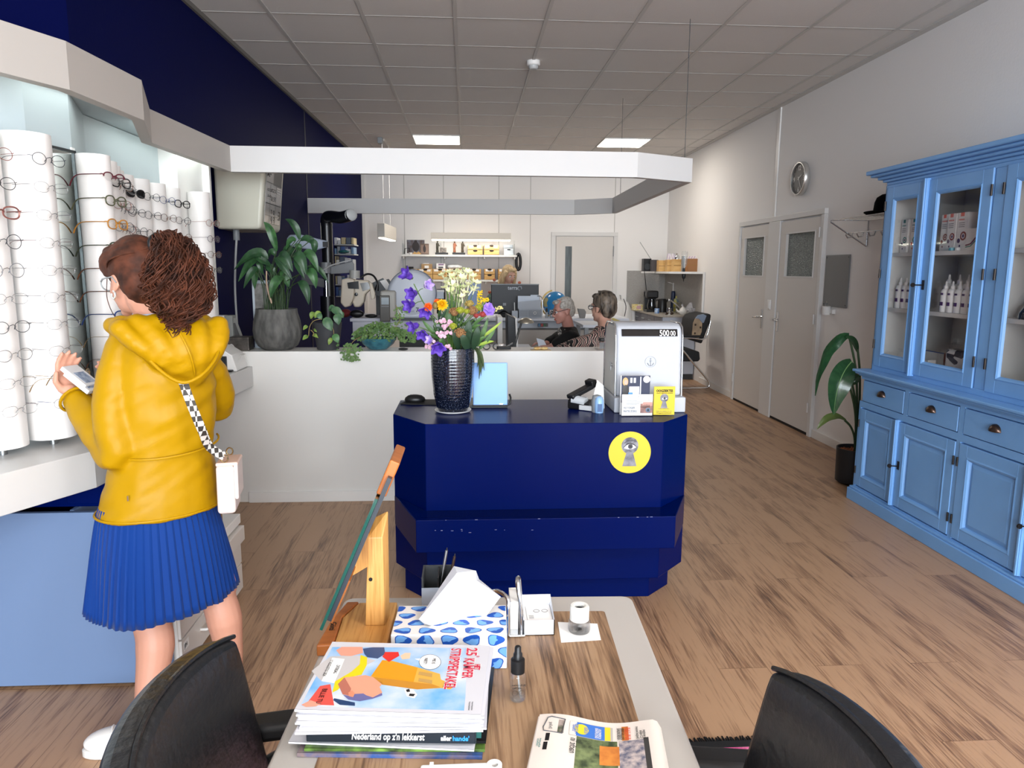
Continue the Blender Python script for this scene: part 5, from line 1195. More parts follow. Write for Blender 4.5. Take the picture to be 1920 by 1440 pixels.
 # what she holds
hb=thing('sample_case','white label-covered case the woman in yellow holds in her left hand','case',(-1.235,2.36,1.15))
for i in range(2):
 Mh=Matrix.Translation(V(-1.232+.010*i,2.355-.004*i,1.158-.017*i))@mx(V(.74,-.10,-.60).normalized(),V(.1,.99,-.04).normalized(),V(.6,-.03,.78).normalized()).to_4x4()
 o=obj('lid' if i==0 else 'tray',B().cbox((.0,0,0),(.095,.075,.014)).xf(Mh),mat('case_white','E5E6EA',.35),hb,bevel=.002)
 obj('printed_label',B().cbox((.012,0,.0073),(.05,.05,.0006)).xf(Mh),mat('label_bluegrey','A9B7CC',.5,vary=(80,'6E7F9E')),o)
 obj('slot_marks',B().cbox((.0476,-.015,0),(.0008,.006,.004)).cbox((.0476,.015,0),(.0008,.006,.004)).xf(Mh),dgrey,o)
 # handbag and strap
bagm=mat('handbag_blush','DCCFC9',.45,bump=(120,.12)); flapm=mat('handbag_pink','E3C3B4',.4)
hb=thing('handbag','blush white handbag with patterned strap hanging at the woman\'s right hip','handbag',(-.748,2.275,.73))
Mg=Matrix.Translation((-.775,2.31,.808))@Matrix.Rotation(rad(12),4,'Z')@Matrix.Rotation(rad(-5),4,'X')
obj('bag_body',B().cbox((0,.0,0),(.055,.16,.155)).xf(Mg),bagm,hb,bevel=.012,bseg=3)
obj('flap',B().cbox((.032,0,.025),(.012,.162,.115)).xf(Mg),bagm,hb,bevel=.005,bseg=3)
obj('top_flap',B().cbox((.006,0,.080),(.066,.162,.012)).xf(Mg),flapm,hb,bevel=.005,bseg=3)
for s in(-1,1):obj('ring',B().tube([Mg@V(.0+.010*cos(a),s*.075,.098+.012*sin(a))for a in[2*pi*i/14 for i in range(14)]],.0025,6,closed=True),mat('brass_ring','C9B58A',.25,1),hb,smooth=60)
stm=bpy.data.materials.new('strap_pattern'); stm.use_nodes=True; _n=stm.node_tree; _t=_n.nodes.new('ShaderNodeTexCoord'); _c=_n.nodes.new('ShaderNodeTexChecker'); _c.inputs['Scale'].default_value=62; _c.inputs['Color1'].default_value=(.03,.025,.02,1); _c.inputs['Color2'].default_value=(.55,.52,.48,1); _n.links.new(_t.outputs['Object'],_c.inputs['Vector']); _n.links.new(_c.outputs[0],_n.nodes['Principled BSDF'].inputs['Base Color'])
sp=[GY(343,716,2.165),GY(360,762,2.160),GY(378,805,2.175),GY(393,838,2.215)]; sp.append(Mg@V(0,-.075,.105)); sp=catmull(sp,6)
stb=B(); rows=[]
for i,p in enumerate(sp):
 tg=(sp[min(i+1,len(sp)-1)]-sp[max(i-1,0)]).normalized(); nn=(V(0,0,HC)-p).normalized()+V(.3,0,0); s_=tg.cross(nn).normalized(); nn=s_.cross(tg)
 rows.append([p+s_*.013+nn*.001,p-s_*.013+nn*.001,p-s_*.013-nn*.001,p+s_*.013-nn*.001])
stb.rings(rows); obj('strap',stb,stm,hb)
# things on the navy desk
DZ=.8405
# vase with bouquet
vx,vy=-.070,3.345
vm=bpy.data.materials.new('vase_glaze'); vm.use_nodes=True; _n=vm.node_tree; _b=_n.nodes['Principled BSDF']; _t=_n.nodes.new('ShaderNodeTexCoord'); _s=_n.nodes.new('ShaderNodeTexNoise'); _s.inputs['Scale'].default_value=220; _r=_n.nodes.new('ShaderNodeValToRGB'); _r.color_ramp.elements[0].color=(.004,.006,.014,1); _r.color_ramp.elements[0].position=.58; _r.color_ramp.elements[1].color=(.10,.12,.18,1); _r.color_ramp.elements[1].position=.72
_n.links.new(_t.outputs['Object'],_s.inputs['Vector']); _n.links.new(_s.outputs[0],_r.inputs[0]); _n.links.new(_r.outputs[0],_b.inputs['Base Color']); _b.inputs['Roughness'].default_value=.14; _b.inputs['Coat Weight'].default_value=.5
_w=_n.nodes.new('ShaderNodeTexWave'); _w.bands_direction='Z'; _w.inputs['Scale'].default_value=22; _w.inputs['Distortion'].default_value=.6; _p=_n.nodes.new('ShaderNodeBump'); _p.inputs['Strength'].default_value=.22; _p.inputs['Distance'].default_value=.004; _n.links.new(_t.outputs['Object'],_w.inputs['Vector']); _n.links.new(_w.outputs[0],_p.inputs['Height']); _n.links.new(_p.outputs[0],_b.inputs['Normal'])
t=thing('saucer','white saucer under the dark vase on the navy desk','saucer',(vx,vy,DZ)); obj('dish',B().lathe((vx,vy,DZ),[(.001,0),(.06,0),(.082,.006),(.086,.012),(.083,.012),(.07,.006),(.001,.004)],40),white,t,smooth=50)
vs=thing('vase','tall dark glazed vase holding the flower bouquet','vase',(vx,vy,DZ+.005))
obj('body',B().lathe((vx,vy,DZ+.0055),[(.001,0),(.066,0),(.076,.02),(.090,.08),(.0985,.16),(.1015,.23),(.1005,.285),(.098,.298),(.093,.300),(.090,.285),(.088,.25),(.001,.24)],56),vm,vs,smooth=50)
VT=DZ+.30
bq=thing('bouquet','mixed flower bouquet with purple bells, marigolds and cream blooms in the dark vase','bouquet',(vx,vy,VT-.05))
random.seed(17)
stm_=mat('flower_stem','50702F',.6); lfm=mat('flower_leaf','35552B',.5,vary=(40,'4C7038')); lfd=mat('flower_leaf_dark','27402B',.5)
FQ=lambda x,y,d=0.0:GY(x,y,vy+d)
def stem(p,d=0.0,r=.0022,bend=.25,m=None):
 p=Vector(p); a=V(vx+(p.x-vx)*.18,vy+(p.y-vy)*.2,VT-.06); mid=a*.45+p*.55+V(-(p.x-vx)*bend,0,.02)
 obj('stem',B().tube(catmull([a,mid,p],7),r,6),m or stm_,bq,smooth=60)
def petal_ring(b,c,n,r0,r1,h,axis,w=.5,jit=0):
 """ring of n pointed petals round axis"""
 x,y=frame(axis); ax=Vector(axis).normalized()
 for i in range(n):
  a=2*pi*i/n+random.uniform(-jit,jit); d=x*cos(a)+y*sin(a); s=ax.cross(d)
  q0=c+d*r0; q1=c+d*(r0+r1)*.55+ax*h*.6; q2=c+d*r1+ax*h; hw=r1*w*pi/n*1.6
  b.poly([q0,q1+s*hw,q2,q1-s*hw])
  # purple bell flowers
bell=mat('bell_purple','4A2C9A',.5,vary=(70,'6A48B8')); bell2=mat('bell_pale_purple','8C6CCB',.5,vary=(50,'C8B4E4'))
def bellflower(p,axis,s,m):
 b=B(); x,y=frame(axis); ax=Vector(axis).normalized(); prof=[(.006,0),(.013,.006),(.015,.018),(.016,.028),(.021,.038),(.030,.044)]; rows=[]
 for k,(r,z)in enumerate(prof):
  rows.append([p+ax*z*s+(x*cos(a)+y*sin(a))*r*s*(1+(.18 if k>=4 else.06)*cos(5*a))+ax*(.006*s*cos(5*a)if k==5 else 0)for a in[2*pi*i/25 for i in range(25)]])
 b.rings(rows,cap=False); f=obj('bell_flower',b,m,bq,smooth=60,solid=.0006)
 obj('calyx',B().ell(p,(.007*s,.007*s,.007*s),8,6),stm_,f,smooth=60)
for x,y,ax,s,m,d in((768,527,(-.6,-.5,.4),1.05,bell,.0),(793,543,(.5,-.7,.2),.8,bell2,.0),(776,555,(-.5,-.8,-.1),1.0,bell,-.01),(772,575,(-.6,-.7,-.2),1.0,bell,.0),(797,583,(-.2,-.8,-.5),1.0,bell,-.02),(780,615,(-.7,-.6,-.2),.95,bell,-.03),(790,627,(-.1,-.8,-.4),.9,bell,-.04),(816,650,(.1,-.8,-.4),1.1,bell,-.10),(808,645,(-.6,-.7,.2),.7,bell2,-.08)):
 p=FQ(x+4,y-6,d); bellflower(p,ax,s,m)
main=catmull([V(vx-.02,vy,VT-.05),FQ(812,600),FQ(790,560),FQ(776,532)],8); obj('stem',B().tube(main,.0028,6),stm_,bq,smooth=60)
for x,y in((793,541),(778,553),(774,572),(797,579)):q=FQ(x,y); n_=min(main,key=lambda m_:(m_-q).length); obj('stem',B().tube([n_,(n_+q)/2+V(0,0,.004),q],.0018,6),stm_,bq,smooth=60)
for x,y in((784,612),(792,622)):stem(FQ(x,y,-.03))
# marigolds
def pompon(name,p,r,m,rings=6,axis=(0,-1,.35)):
 b=B()
 for k in range(rings):petal_ring(b,p+Vector(axis).normalized()*r*.12*k,16-k,r*.10,r*(1.0-.13*k),r*(.10+.10*k),axis,.55,.15)
 b.ell(p,(r*.55,r*.5,r*.55),12,8); return obj(name,b,m,bq)
pompon('marigold_flower',FQ(829,572,-.05),.030,mat('marigold_yellow','F2C40F',.6,vary=(60,'E3A60A')),7); stem(FQ(829,582,-.04))
pompon('marigold_flower',FQ(803,576,-.05),.023,mat('marigold_orange','EC6A17',.6,vary=(60,'D94E0C'))); stem(FQ(804,584,-.04))
pompon('marigold_flower',FQ(819,566,-.03),.016,mat('marigold_orange','EC6A17',.6),5); obj('marigold_bud',B().ell(FQ(816,573,-.06),(.012,.012,.016),12,8),mat('bud_olive','7A6A3A',.6),bq,smooth=60)
# cream blooms: spidery trumpets on top
crm=mat('cream_petal','F0EFC8',.55,vary=(30,'DDE5A6')); crt=mat('cream_tube','E3E6BE',.55)
for x,y in((830,517),(838,525),(846,521),(855,510),(864,515),(872,507),(880,515),(887,520),(893,532),(858,525),(868,530),(848,535),(878,535),(836,540),(862,545),(852,553),(884,545),(870,550),(842,512),(860,568),(850,565),(890,542),(842,530),(850,520),(866,522),(876,512),(884,528),(856,540),(870,540),(866,558),(846,546),(838,533),(862,513)):
 d=random.uniform(-.06,.06); p=FQ(x,y,d); ax=(p-FQ(862,600,0)).normalized()+V(random.uniform(-.3,.3),random.uniform(-.5,.1),0)
 b=B(); petal_ring(b,p,7,.002,.023,.015,ax,.5,.25); f=obj('cream_flower',b,crm,bq,solid=.0007)
 q=p-ax.normalized()*.028; obj('flower_tube',B().tube([q,p],[.0022,.004],6),crt,f,smooth=60)
 if random.random()<.55:stem(q,r=.0016,bend=.1)
 # brown and green umbels
brm=mat('umbel_brown','7C5236',.8,vary=(120,'9C7A4C')); grm=mat('umbel_green','A3A62E',.7,vary=(120,'7D8A2A'))
def umbel(p,r,m,n=60):
 b=B()
 for i in range(n):
  a=random.uniform(0,2*pi); c=random.uniform(-.35,1); s=math.sqrt(1-c*c); b.ell(p+V(s*cos(a)*r,s*sin(a)*r,c*r*.8),r*.16,5,4)
 b.ell(p,r*.8,10,6); obj('umbel',b,m,bq)
for x,y,r,m,d in((852,585,.024,brm,-.05),(885,583,.025,brm,-.04),(862,625,.026,brm,-.10),(863,582,.018,grm,-.08),(875,584,.014,grm,-.08),(849,612,.017,grm,-.10),(898,577,.018,grm,-.02),(880,570,.02,mat('umbel_tan','A08A4A',.8),.0),(905,590,.016,mat('umbel_red','9A3B3A',.7),-.03),(893,592,.013,mat('umbel_red','9A3B3A',.7),-.04)):
 p=FQ(x,y,d); umbel(p,r,m,46); stem(p-V(0,0,r*.6))
 # pink sweet williams
pkm=mat('pink_petal','DDB8C6',.6,vary=(70,'B98AA2'))
for cxp,cyp,n,sp in((824,608,10,14),(835,618,10,12),(850,620,6,10),(828,632,8,12),(806,645,8,11),(842,652,5,8),(840,606,5,9)):
 for i in range(n):
  p=FQ(cxp+random.uniform(-sp,sp)*.8,cyp+random.uniform(-sp,sp)*.7,-.09+random.uniform(-.02,.02)); b=B(); petal_ring(b,p,5,.0006,.0078,.001,V(random.uniform(-.4,.4),-1,random.uniform(-.1,.6)),.9,.1); b.ell(p,.0016,6,4); obj('pink_flower',b,pkm,bq)
 stem(FQ(cxp,cyp+8,-.08),r=.002)
 # lilac double bloom and yellow sprigs on the right
b=B(); p=FQ(916,578,-.02)
for k in range(5):petal_ring(b,p+V(random.uniform(-.008,.008),-.004*k,.006*k-.012),7,.002,.028-.003*k,.008,(random.uniform(-.3,.3),-1,.3),.75,.4)
obj('lilac_flower',b,mat('lilac_petal','A685DC',.55,vary=(60,'8460C4')),bq,solid=.0006); stem(p-V(0,0,.02))
ylm=mat('goldenrod_yellow','E0BE22',.7)
for pts in([(893,600),(897,572),(900,548)],[(900,602),(915,590),(938,576)],[(895,595),(906,566),(912,562)]):
 P=catmull([FQ(*q,.02)for q in pts],6); obj('stem',B().tube(P,.0016,6),stm_,bq); b=B()
 for q in P[6:]:
  for _ in range(7):b.ell(q+V(random.uniform(-.012,.012),random.uniform(-.01,.01),random.uniform(-.006,.008)),.0036,5,4)
 obj('yellow_sprig',b,ylm if pts[-1][0]<930 else mat('cream_yellow','D9D08A',.7),bq)
 # foliage
for bx_,by_,tx,ty,w,d,m in((858,655,846,545,.022,.03,lfm),(845,655,838,560,.018,-.02,lfm),(870,655,880,600,.024,-.08,lfd),(885,655,888,605,.026,-.06,lfd),(860,655,852,618,.020,-.10,lfd),(878,658,866,625,.022,-.11,lfd),(888,655,896,612,.02,-.09,lfd),(895,650,915,595,.012,-.02,lfm),(900,655,930,612,.010,.0,lfm),(830,640,792,600,.012,.0,lfm),(812,640,788,622,.012,.02,lfm),(868,640,830,598,.012,-.05,lfm),(880,640,905,625,.014,.03,lfm),(842,655,812,610,.012,.03,lfm),(900,655,906,640,.014,.03,lfd),(835,655,824,635,.014,-.10,lfm),(890,650,926,640,.008,.0,mat('fern_green','8FA83E',.6)),(893,640,940,603,.008,.0,mat('fern_green','8FA83E',.6))):
 leaf(bq,FQ(bx_,by_,d*.5),FQ(tx,ty,d),FQ((bx_+tx)/2+(tx-bx_)*.25,(by_+ty)/2-6,d-.02),w,(.1,-1,.35),m,'foliage_leaf',8,.2)
for i in range(46):
 x=random.uniform(812,905); y=random.uniform(590,650); d=random.uniform(-.08,.06); a=random.uniform(0,6.28)
 leaf(bq,FQ(x,y,d),FQ(x+22*cos(a),y-10+16*sin(a),d-.01),FQ(x+10*cos(a),y-12+6*sin(a),d-.02),.009,(random.uniform(-.4,.4),-1,.6),lfm if i%3 else lfd,'foliage_leaf',5,.2)
for i in range(7):leaf(bq,FQ(888+i,652,.05),FQ(896+1.5*i+random.uniform(-4,4),690+random.uniform(-14,22),.06),FQ(903,660,.04),.010,(.6,-1,.2),mat('drooping_leaf','3C4A2A',.6),'drooping_leaf',6,.2)
# laptop seen from behind, mouse, mouse pad
t=thing('laptop','open silver laptop seen from behind next to the vase','laptop',(.10,3.5,DZ))
obj('base',B().box(.01,.192,3.43,3.655,DZ,DZ+.012),dgrey,t,bevel=.003)
Ml=Matrix.Translation((.108,3.432,DZ+.014))@Matrix.Rotation(rad(-6),4,'X')
obj('lid',B().box(-.083,.083,-.004,.003,0,.205).xf(Ml),mat('laptop_silver_sky_reflection','7FA9E4',.5,.1),t,bevel=.004)  # blue of the reflected sky is painted into the lid colour
obj('hinge_bar',B().cyl((.02,3.434,DZ+.011),(.19,3.434,DZ+.011),.006,n=10),black,t)
obj('lid_badge',B().box(.045,.06,-.0046,-.004,.004,.008).xf(Ml),chrome,t)
obj('cable_plug',B().tube([(.193,3.45,DZ+.012),(.205,3.45,DZ+.016),(.208,3.46,DZ+.045),(.203,3.47,DZ+.06)],.005,8),black,t,smooth=60)
t=thing('mouse_pad','black mouse pad at the left back of the navy desk','mouse pad',(-.22,3.56,DZ)); obj('pad',B().prism([(-.335,3.535),(-.15,3.50),(-.12,3.645),(-.30,3.65)],DZ,DZ+.006),blackm,t,bevel=.002)
t=thing('computer_mouse','black computer mouse on the mouse pad','mouse',(-.265,3.585,DZ+.006)); obj('shell',B().lathe((-.265,3.59,DZ+.0062),[(.001,0),(.030,0),(.034,.008),(.031,.02),(.022,.030),(.010,.034),(.001,.035)],24,sx=1.55,sy=.95),black,t,smooth=60); obj('scroll_wheel',B().lathe((-.285,3.59,DZ+.036),[(.005,-.003),(.005,.003)],12,axis=(0,1,0)),dgrey,t)
# payment terminal and stapler
t=thing('payment_terminal','black card terminal with paper roll window on the navy desk','card terminal',(.52,3.4,DZ))
obj('body',B().rings([[V(.478,3.40,DZ),V(.572,3.33,DZ),V(.605,3.395,DZ),V(.51,3.465,DZ)],[V(.478,3.40,DZ+.045),V(.572,3.33,DZ+.03),V(.600,3.392,DZ+.045),V(.512,3.462,DZ+.055)]]),black,t,bevel=.008,bseg=3)
obj('roll_cover',B().lathe((.535,3.385,DZ+.040),[(.001,-.035),(.024,-.035),(.024,.035),(.001,.035)],20,axis=(.78,-.55,-.1)),mat('clear_grey_cover','B9BDC0',.12,coat=.5),t,smooth=40)
obj('front_lip',B().cbox((.560,3.345,DZ+.014),(.07,.014,.024),rz=-.63),mat('terminal_silver','C3C5C6',.3),t,bevel=.003)
t=thing('card_scanner','black hand scanner lying on the card terminal','scanner',(.55,3.45,DZ+.055)); Mz=Matrix.Translation((.545,3.43,DZ+.078))@Matrix.Rotation(.55,4,'Z')@Matrix.Rotation(-.32,4,'Y')
obj('body',B().cbox((0,0,0),(.14,.05,.022)).xf(Mz),mat('scanner_black','1B1B1D',.35),t,bevel=.006); obj('head',B().cbox((.075,.0,.012),(.035,.056,.038)).xf(Mz),black,t,bevel=.006); obj('cradle',B().cbox((.535,3.45,DZ+.04),(.03,.03,.07)),black,t)
t=thing('stapler','light blue and grey upright stapler beside the cash register','stapler',(.615,3.3,DZ))
obj('body',B().lathe((.614,3.30,DZ),[(.001,0),(.020,0),(.0225,.02),(.0225,.055),(.018,.070),(.008,.078),(.001,.079)],20,sx=1.0,sy=1.1),mat('stapler_blue','8FB4DD',.3),t,smooth=50); obj('grey_back',B().lathe((.606,3.315,DZ),[(.001,0),(.023,0),(.026,.05),(.020,.078),(.001,.084)],20),grey,t,smooth=50); obj('slot',B().box(.604,.624,3.274,3.282,DZ+.008,DZ+.045),mat('stapler_slot','3C5A86',.3),t)
t=thing('paper_slip','small white paper standing behind the stapler','paper',(.60,3.42,DZ)); obj('sheet',B().poly([(.595,3.42,DZ),(.66,3.40,DZ),(.655,3.415,DZ+.11),(.625,3.42,DZ+.135)]),paper,t,solid=.0006)
# vintage white cash register
cr_=mat('register_enamel','B2B6BD',.5); crc=mat('register_cream_side','DAD8D0',.4)
t=thing('cash_register','vintage white cash register showing 50000 on the navy desk','cash register',(.85,3.45,DZ))
X0,X1,YF,YB_=.698,1.012,3.30,3.62
obj('base',B().box(X0-.014,X1+.012,YF-.012,YB_+.01,DZ,DZ+.072),cr_,t,bevel=.006,bseg=3)
bd_=B(); prof=[(YF+.03,.072),(YF+.045,.35),(YF+.06,.395),(YF+.09,.412),(YB_-.06,.412),(YB_-.02,.39),(YB_-.005,.33),(YB_-.005,.072)]
bd_.rings([[V(x,y,DZ+z)for y,z in prof]for x in(X0,X1)])
obj('body',bd_,cr_,t,bevel=.014,bseg=4,smooth=40)
for x in(X0-.004,X1+.001):
 obj('side_edge_trim',B().tube([(x+.001,y,DZ+z)for y,z in prof],.004,6),chrome,t,smooth=60)
obj('side_panel',B().rings([[V(x,y,DZ+z)for y,z in[(p[0]+(.012 if p[0]<3.5 else-.012),p[1]-(.012 if p[1]>.1 else-.003))for p in prof]]for x in(X0-.003,X0+.002)]),crc,t)
sl=.28; fy=lambda z:YF+.03+.015*(z-.072)/sl
wz0,wz1=.355,.388
obj('display_window',B().rings([[V(x,YF+.0435+.001+s_*.6*(z-.355)-.003,DZ+z)for z,s_ in((wz0,.55),(wz1,.55))]for x in(.722,.988)],cap=False),mat('window_black','17191C',.1,coat=1),t,solid=.003)
txt('lettering','500',.040,white,t,(.899,YF+.034,DZ+.3575),(1,0,0),(0,.32,1),width=.046,weight=.0006); txt('lettering','00',.034,white,t,(.951,YF+.034,DZ+.3585),(1,0,0),(0,.32,1),width=.024,weight=.0002)
em=(.862,DZ+.235)
an_=B(); yy=fy(.235)-.003
an_.tube([(em[0]+.026*cos(a),yy,em[1]+.026*sin(a))for a in[2*pi*i/30 for i in range(30)]],.0012,6,closed=True)
an_.tube([(em[0],yy,em[1]+.008),(em[0],yy,em[1]-.018)],.0016,6); an_.ell((em[0],yy,em[1]+.014),.003,8,6); an_.tube([(em[0]-.015,yy,em[1]-.006),(em[0]-.009,yy,em[1]-.016),(em[0],yy,em[1]-.020),(em[0]+.009,yy,em[1]-.016),(em[0]+.015,yy,em[1]-.006)],.0016,6); an_.tube([(em[0]-.007,yy,em[1]+.004),(em[0]+.007,yy,em[1]+.004)],.0012,6)
obj('anchor_emblem',an_,mat('emblem_grey','A9AEB4',.35,.4),t,smooth=60)
obj('side_lock',B().lathe((X0-.003,3.42,DZ+.21),[(.010,0),(.010,.004),(.001,.005)],14,axis=(-1,0,0)),steel,t); obj('side_latch',B().box(X0-.006,X0,3.44,3.455,DZ+.18,DZ+.22),steel,t)
# leaflets in front of the register
t=thing('leaflet_holder','clear acrylic leaflet holder before the cash register','leaflet holder',(.775,3.22,DZ))
acr=mat('acrylic','FFFFFF',.03,trans=1,alpha=.18)
obj('holder',B().box(.700,.846,3.200,3.202,DZ+.003,DZ+.075).box(.700,.846,3.200,3.250,DZ,DZ+.003).box(.698,.700,3.200,3.25,DZ,DZ+.09).box(.846,.848,3.200,3.25,DZ,DZ+.09),acr,t)
o=thing('leaflet','white eye-care leaflet with eye photo in front of the acrylic holder','leaflet',(.773,3.208,DZ+.003),'leaflets in the acrylic holder')
L0=DZ+.0035; lf=lambda x,z,y=3.2055:V(x,y,z)
obj('sheet',B().box(.702,.844,3.206,3.2105,L0,L0+.098),paper,o)
obj('eye_photo',B().box(.788,.8435,3.2045,3.206,L0+.012,L0+.055),mat('photo_skin','B98A80',.6,vary=(50,'8E6A68')),o); obj('brow_photo',B().poly([(.795,3.2043,L0+.045),(.843,3.2043,L0+.045),(.843,3.2043,L0+.062),(.80,3.2043,L0+.062)]),mat('photo_pink','D9A79B',.6),o)
ey=B(); ey.ell((.823,3.2035,L0+.026),(.011,.0008,.010),14,8); obj('iris_photo',ey,mat('photo_iris_blue','5C7E9C',.4),o); obj('pupil_photo',B().ell((.823,3.2028,L0+.026),(.005,.0006,.005),10,6),black,o)
ls_=B()
for i in range(7):a=rad(150-14*i); ls_.tube([(.823+.014*cos(a),3.203,L0+.028+.011*sin(a)),(.815+.034*cos(a),3.203,L0+.030+.022*sin(a))],.0008,4)
obj('lash_photo',ls_,black,o)
txt('lettering','VLY OGER',.013,mat('print_blue_dark','274E78',.5),o,lf(.710,L0+.032),(1,0,0),(0,0,1),width=.052); txt('lettering','MATIE ZORG',.013,mat('print_blue_dark','274E78',.5),o,lf(.710,L0+.016),(1,0,0),(0,0,1),width=.060)
txt('lettering','Vergoeding van uw ogen?',.006,inkg,o,lf(.722,L0+.088),(1,0,0),(0,0,1),width=.066)
for q in range(6):obj('print_line',B().box(.722,.795-.012*(q%3),3.2050,3.206,L0+.080-.006*q,L0+.0815-.006*q),mat('print_pale','A9B2BC',.6),o)
obj('signature',B().tube(catmull([(.812,3.205,L0+.072),(.822,3.205,L0+.080),(.826,3.205,L0+.070),(.836,3.205,L0+.078)],4),.0006,4),mat('print_blue_dark','274E78',.5),o)
o=thing('leaflet','photo leaflet of a fair-haired optician standing at the back of the holder','leaflet',(.77,3.235,DZ+.003),'leaflets in the acrylic holder'); L1=DZ+.09
obj('sheet',B().box(.698,.835,3.228,3.232,DZ+.0035,L1+.095),paper,o)
obj('photo',B().box(.702,.8345,3.2265,3.228,L1-.03,L1+.095),mat('photo_navy','1D2742',.5),o)
pp=B().ell((.722,3.2262,L1+.065),(.009,.0008,.012),12,8); obj('photo_face',pp,mat('photo_pink','D9A79B',.6),o); obj('photo_hair',B().ell((.720,3.2264,L1+.067),(.013,.0006,.020),12,8),mat('photo_blonde','C9A36E',.6),o); obj('photo_torso',B().ell((.722,3.2262,L1+.022),(.016,.0008,.032),12,8),black,o)
obj('photo_machine',B().box(.738,.785,3.2258,3.2265,L1-.005,L1+.045),mat('photo_white','D9DDE4',.5),o); obj('photo_screen',B().box(.735,.755,3.2254,3.226,L1+.002,L1+.018),mat('photo_screen_blue','4D8DC8',.4),o); obj('photo_frame',B().box(.788,.793,3.2258,3.2265,L1-.02,L1+.09).box(.742,.752,3.2258,3.2265,L1+.062,L1+.085).box(.758,.768,3.2258,3.2265,L1+.062,L1+.085),mat('photo_white','D9DDE4',.5),o)
obj('round_logo',B().lathe((.818,3.2265,L1+.078),[(.0005,.001),(.016,.001)],24,axis=(0,-1,0)),white,o)
t=thing('yellow_booklet','yellow booklet with keyhole eye leaning on the cash register','booklet',(.905,3.215,DZ))
bk_=B(); Y_=3.222; obj('cover',B().box(.853,.952,Y_,Y_+.004,DZ+.002,DZ+.135),yellow,t,bevel=.001)
txt('lettering','OOGZIEKTES',.0155,blackm,t,(.864,Y_-.0008,DZ+.110),(1,0,0),(0,0,1),width=.077,weight=.0006); txt('lettering','VANUIT MIJN OOG GEKEKEN',.006,blackm,t,(.864,Y_-.0008,DZ+.102),(1,0,0),(0,0,1),width=.077)
keyhole(.902,Y_-.0002,DZ+.066,.048,t)
txt('lettering','voor iedereen',.006,inkg,t,(.876,Y_-.0008,DZ+.030),(1,0,0),(0,0,1),width=.05); txt('lettering','Naar de uitgave van de',.006,inkg,t,(.866,Y_-.0008,DZ+.018),(1,0,0),(0,0,1),width=.072); txt('lettering','Oogzendcheck',.0075,blackm,t,(.866,Y_-.0008,DZ+.009),(1,0,0),(0,0,1),width=.072)
# on the counter ledge
LZ=.9855
def pb(b,x0,x1,y0,y1,Yv,dep,zb=None):
 """upright box whose front face at depth Yv covers that part of the view"""
 p,q=GY((x0+x1)/2,y0,Yv),GY((x0+x1)/2,y1,Yv); a,c=GY(x0,(y0+y1)/2,Yv),GY(x1,(y0+y1)/2,Yv)
 return b.box(a.x,c.x,Yv,Yv+dep,q.z if zb is None else zb,p.z)
potm=mat('pot_grey_stone','6C6B68',.8,vary=(26,'4A4A48',(1,1,.35)),bump=(40,.5,(1,1,.4)))
pl_g=mat('lily_leaf','2E5230',.38,vary=(26,'1D3A24',(1,1,.3))); pl_g2=mat('lily_leaf_light','3F6A3B',.38,vary=(26,'2A4C2C'))
PX,PY=-1.226,4.745
t=thing('peace_lily','large peace lily in a round grey stone pot on the counter','plant',(PX,PY,LZ))
obj('pot',B().lathe((PX,PY,LZ),[(.001,0),(.088,0),(.125,.025),(.148,.075),(.153,.125),(.146,.185),(.131,.235),(.129,.262),(.122,.262),(.122,.24),(.001,.235)],44),potm,t,smooth=50)
random.seed(31)
LQ=lambda x,y,d=0:GY(430+x*210/1163,400+y*260/1440,PY+d)
LV=[((490,390),(450,200),(358,90),.030,0),((730,270),(690,120),(580,60),.026,-.02),((390,480),(300,340),(50,590),.040,-.06),((380,470),(260,420),(95,710),.036,-.02),((430,540),(330,520),(250,450),.026,-.07),((300,570),(230,600),(150,780),.026,-.05),((310,570),(250,640),(265,790),.026,.02),((510,440),(560,430),(660,610),.040,-.10),((480,460),(540,560),(655,690),.028,-.11),((560,670),(470,700),(425,885),.036,-.14),((660,440),(740,430),(800,640),.040,-.10),((700,450),(700,560),(780,680),.030,-.08),((770,420),(840,400),(925,610),.036,-.04),((740,280),(840,260),(905,370),.030,.05),((830,290),(920,320),(870,450),.026,.04),((800,600),(880,620),(900,780),.034,-.06),((720,710),(800,760),(825,950),.032,-.08),((810,560),(930,560),(1030,730),.024,.04),((690,280),(630,280),(590,380),.026,.04),((640,400),(600,360),(560,440),.030,.08),((480,440),(440,380),(400,470),.026,.04),((540,590),(580,700),(620,770),.030,-.02),((400,530),(420,600),(480,650),.030,-.03),((360,560),(340,560),(320,640),.024,.02),((700,380),(720,330),(735,420),.026,.05),((620,480),(640,420),(700,360),.026,.06),((300,500),(310,540),(350,640),.022,-.03)]
for i,(b0,m0,t0,w,d)in enumerate(LV):
 o=leaf(t,LQ(*b0,d*.7),LQ(*t0,d),LQ(m0[0]*1.0,m0[1]-40,d-.03),w,(random.uniform(-.3,.3),-1,.7),pl_g if i%3 else pl_g2,'leaf',10,.28,.0015)
 q=V(PX+random.uniform(-.06,.06),PY+random.uniform(-.05,.05),LZ+.235); p=LQ(*b0,d*.7)
 obj('stalk',B().tube(catmull([q,q*.45+p*.55+V((q.x-p.x)*.25,0,.03),p],5),.003,6),stemm,t,smooth=60)
for k in range(14):
 q=V(PX+random.uniform(-.07,.07),PY+random.uniform(-.06,.04),LZ+.235); obj('stalk',B().tube([q,q+V(random.uniform(-.02,.04),0,.15),q+V(random.uniform(-.05,.08),0,.26)],.003,6),stemm,t)
obj('dry_leaf',B().tube(catmull([LQ(385,600,-.09),LQ(392,760,-.1),LQ(440,935,-.1)],5),[.004]*5+[.006]*5+[.003],6),mat('dry_leaf','B59A86',.8),t)
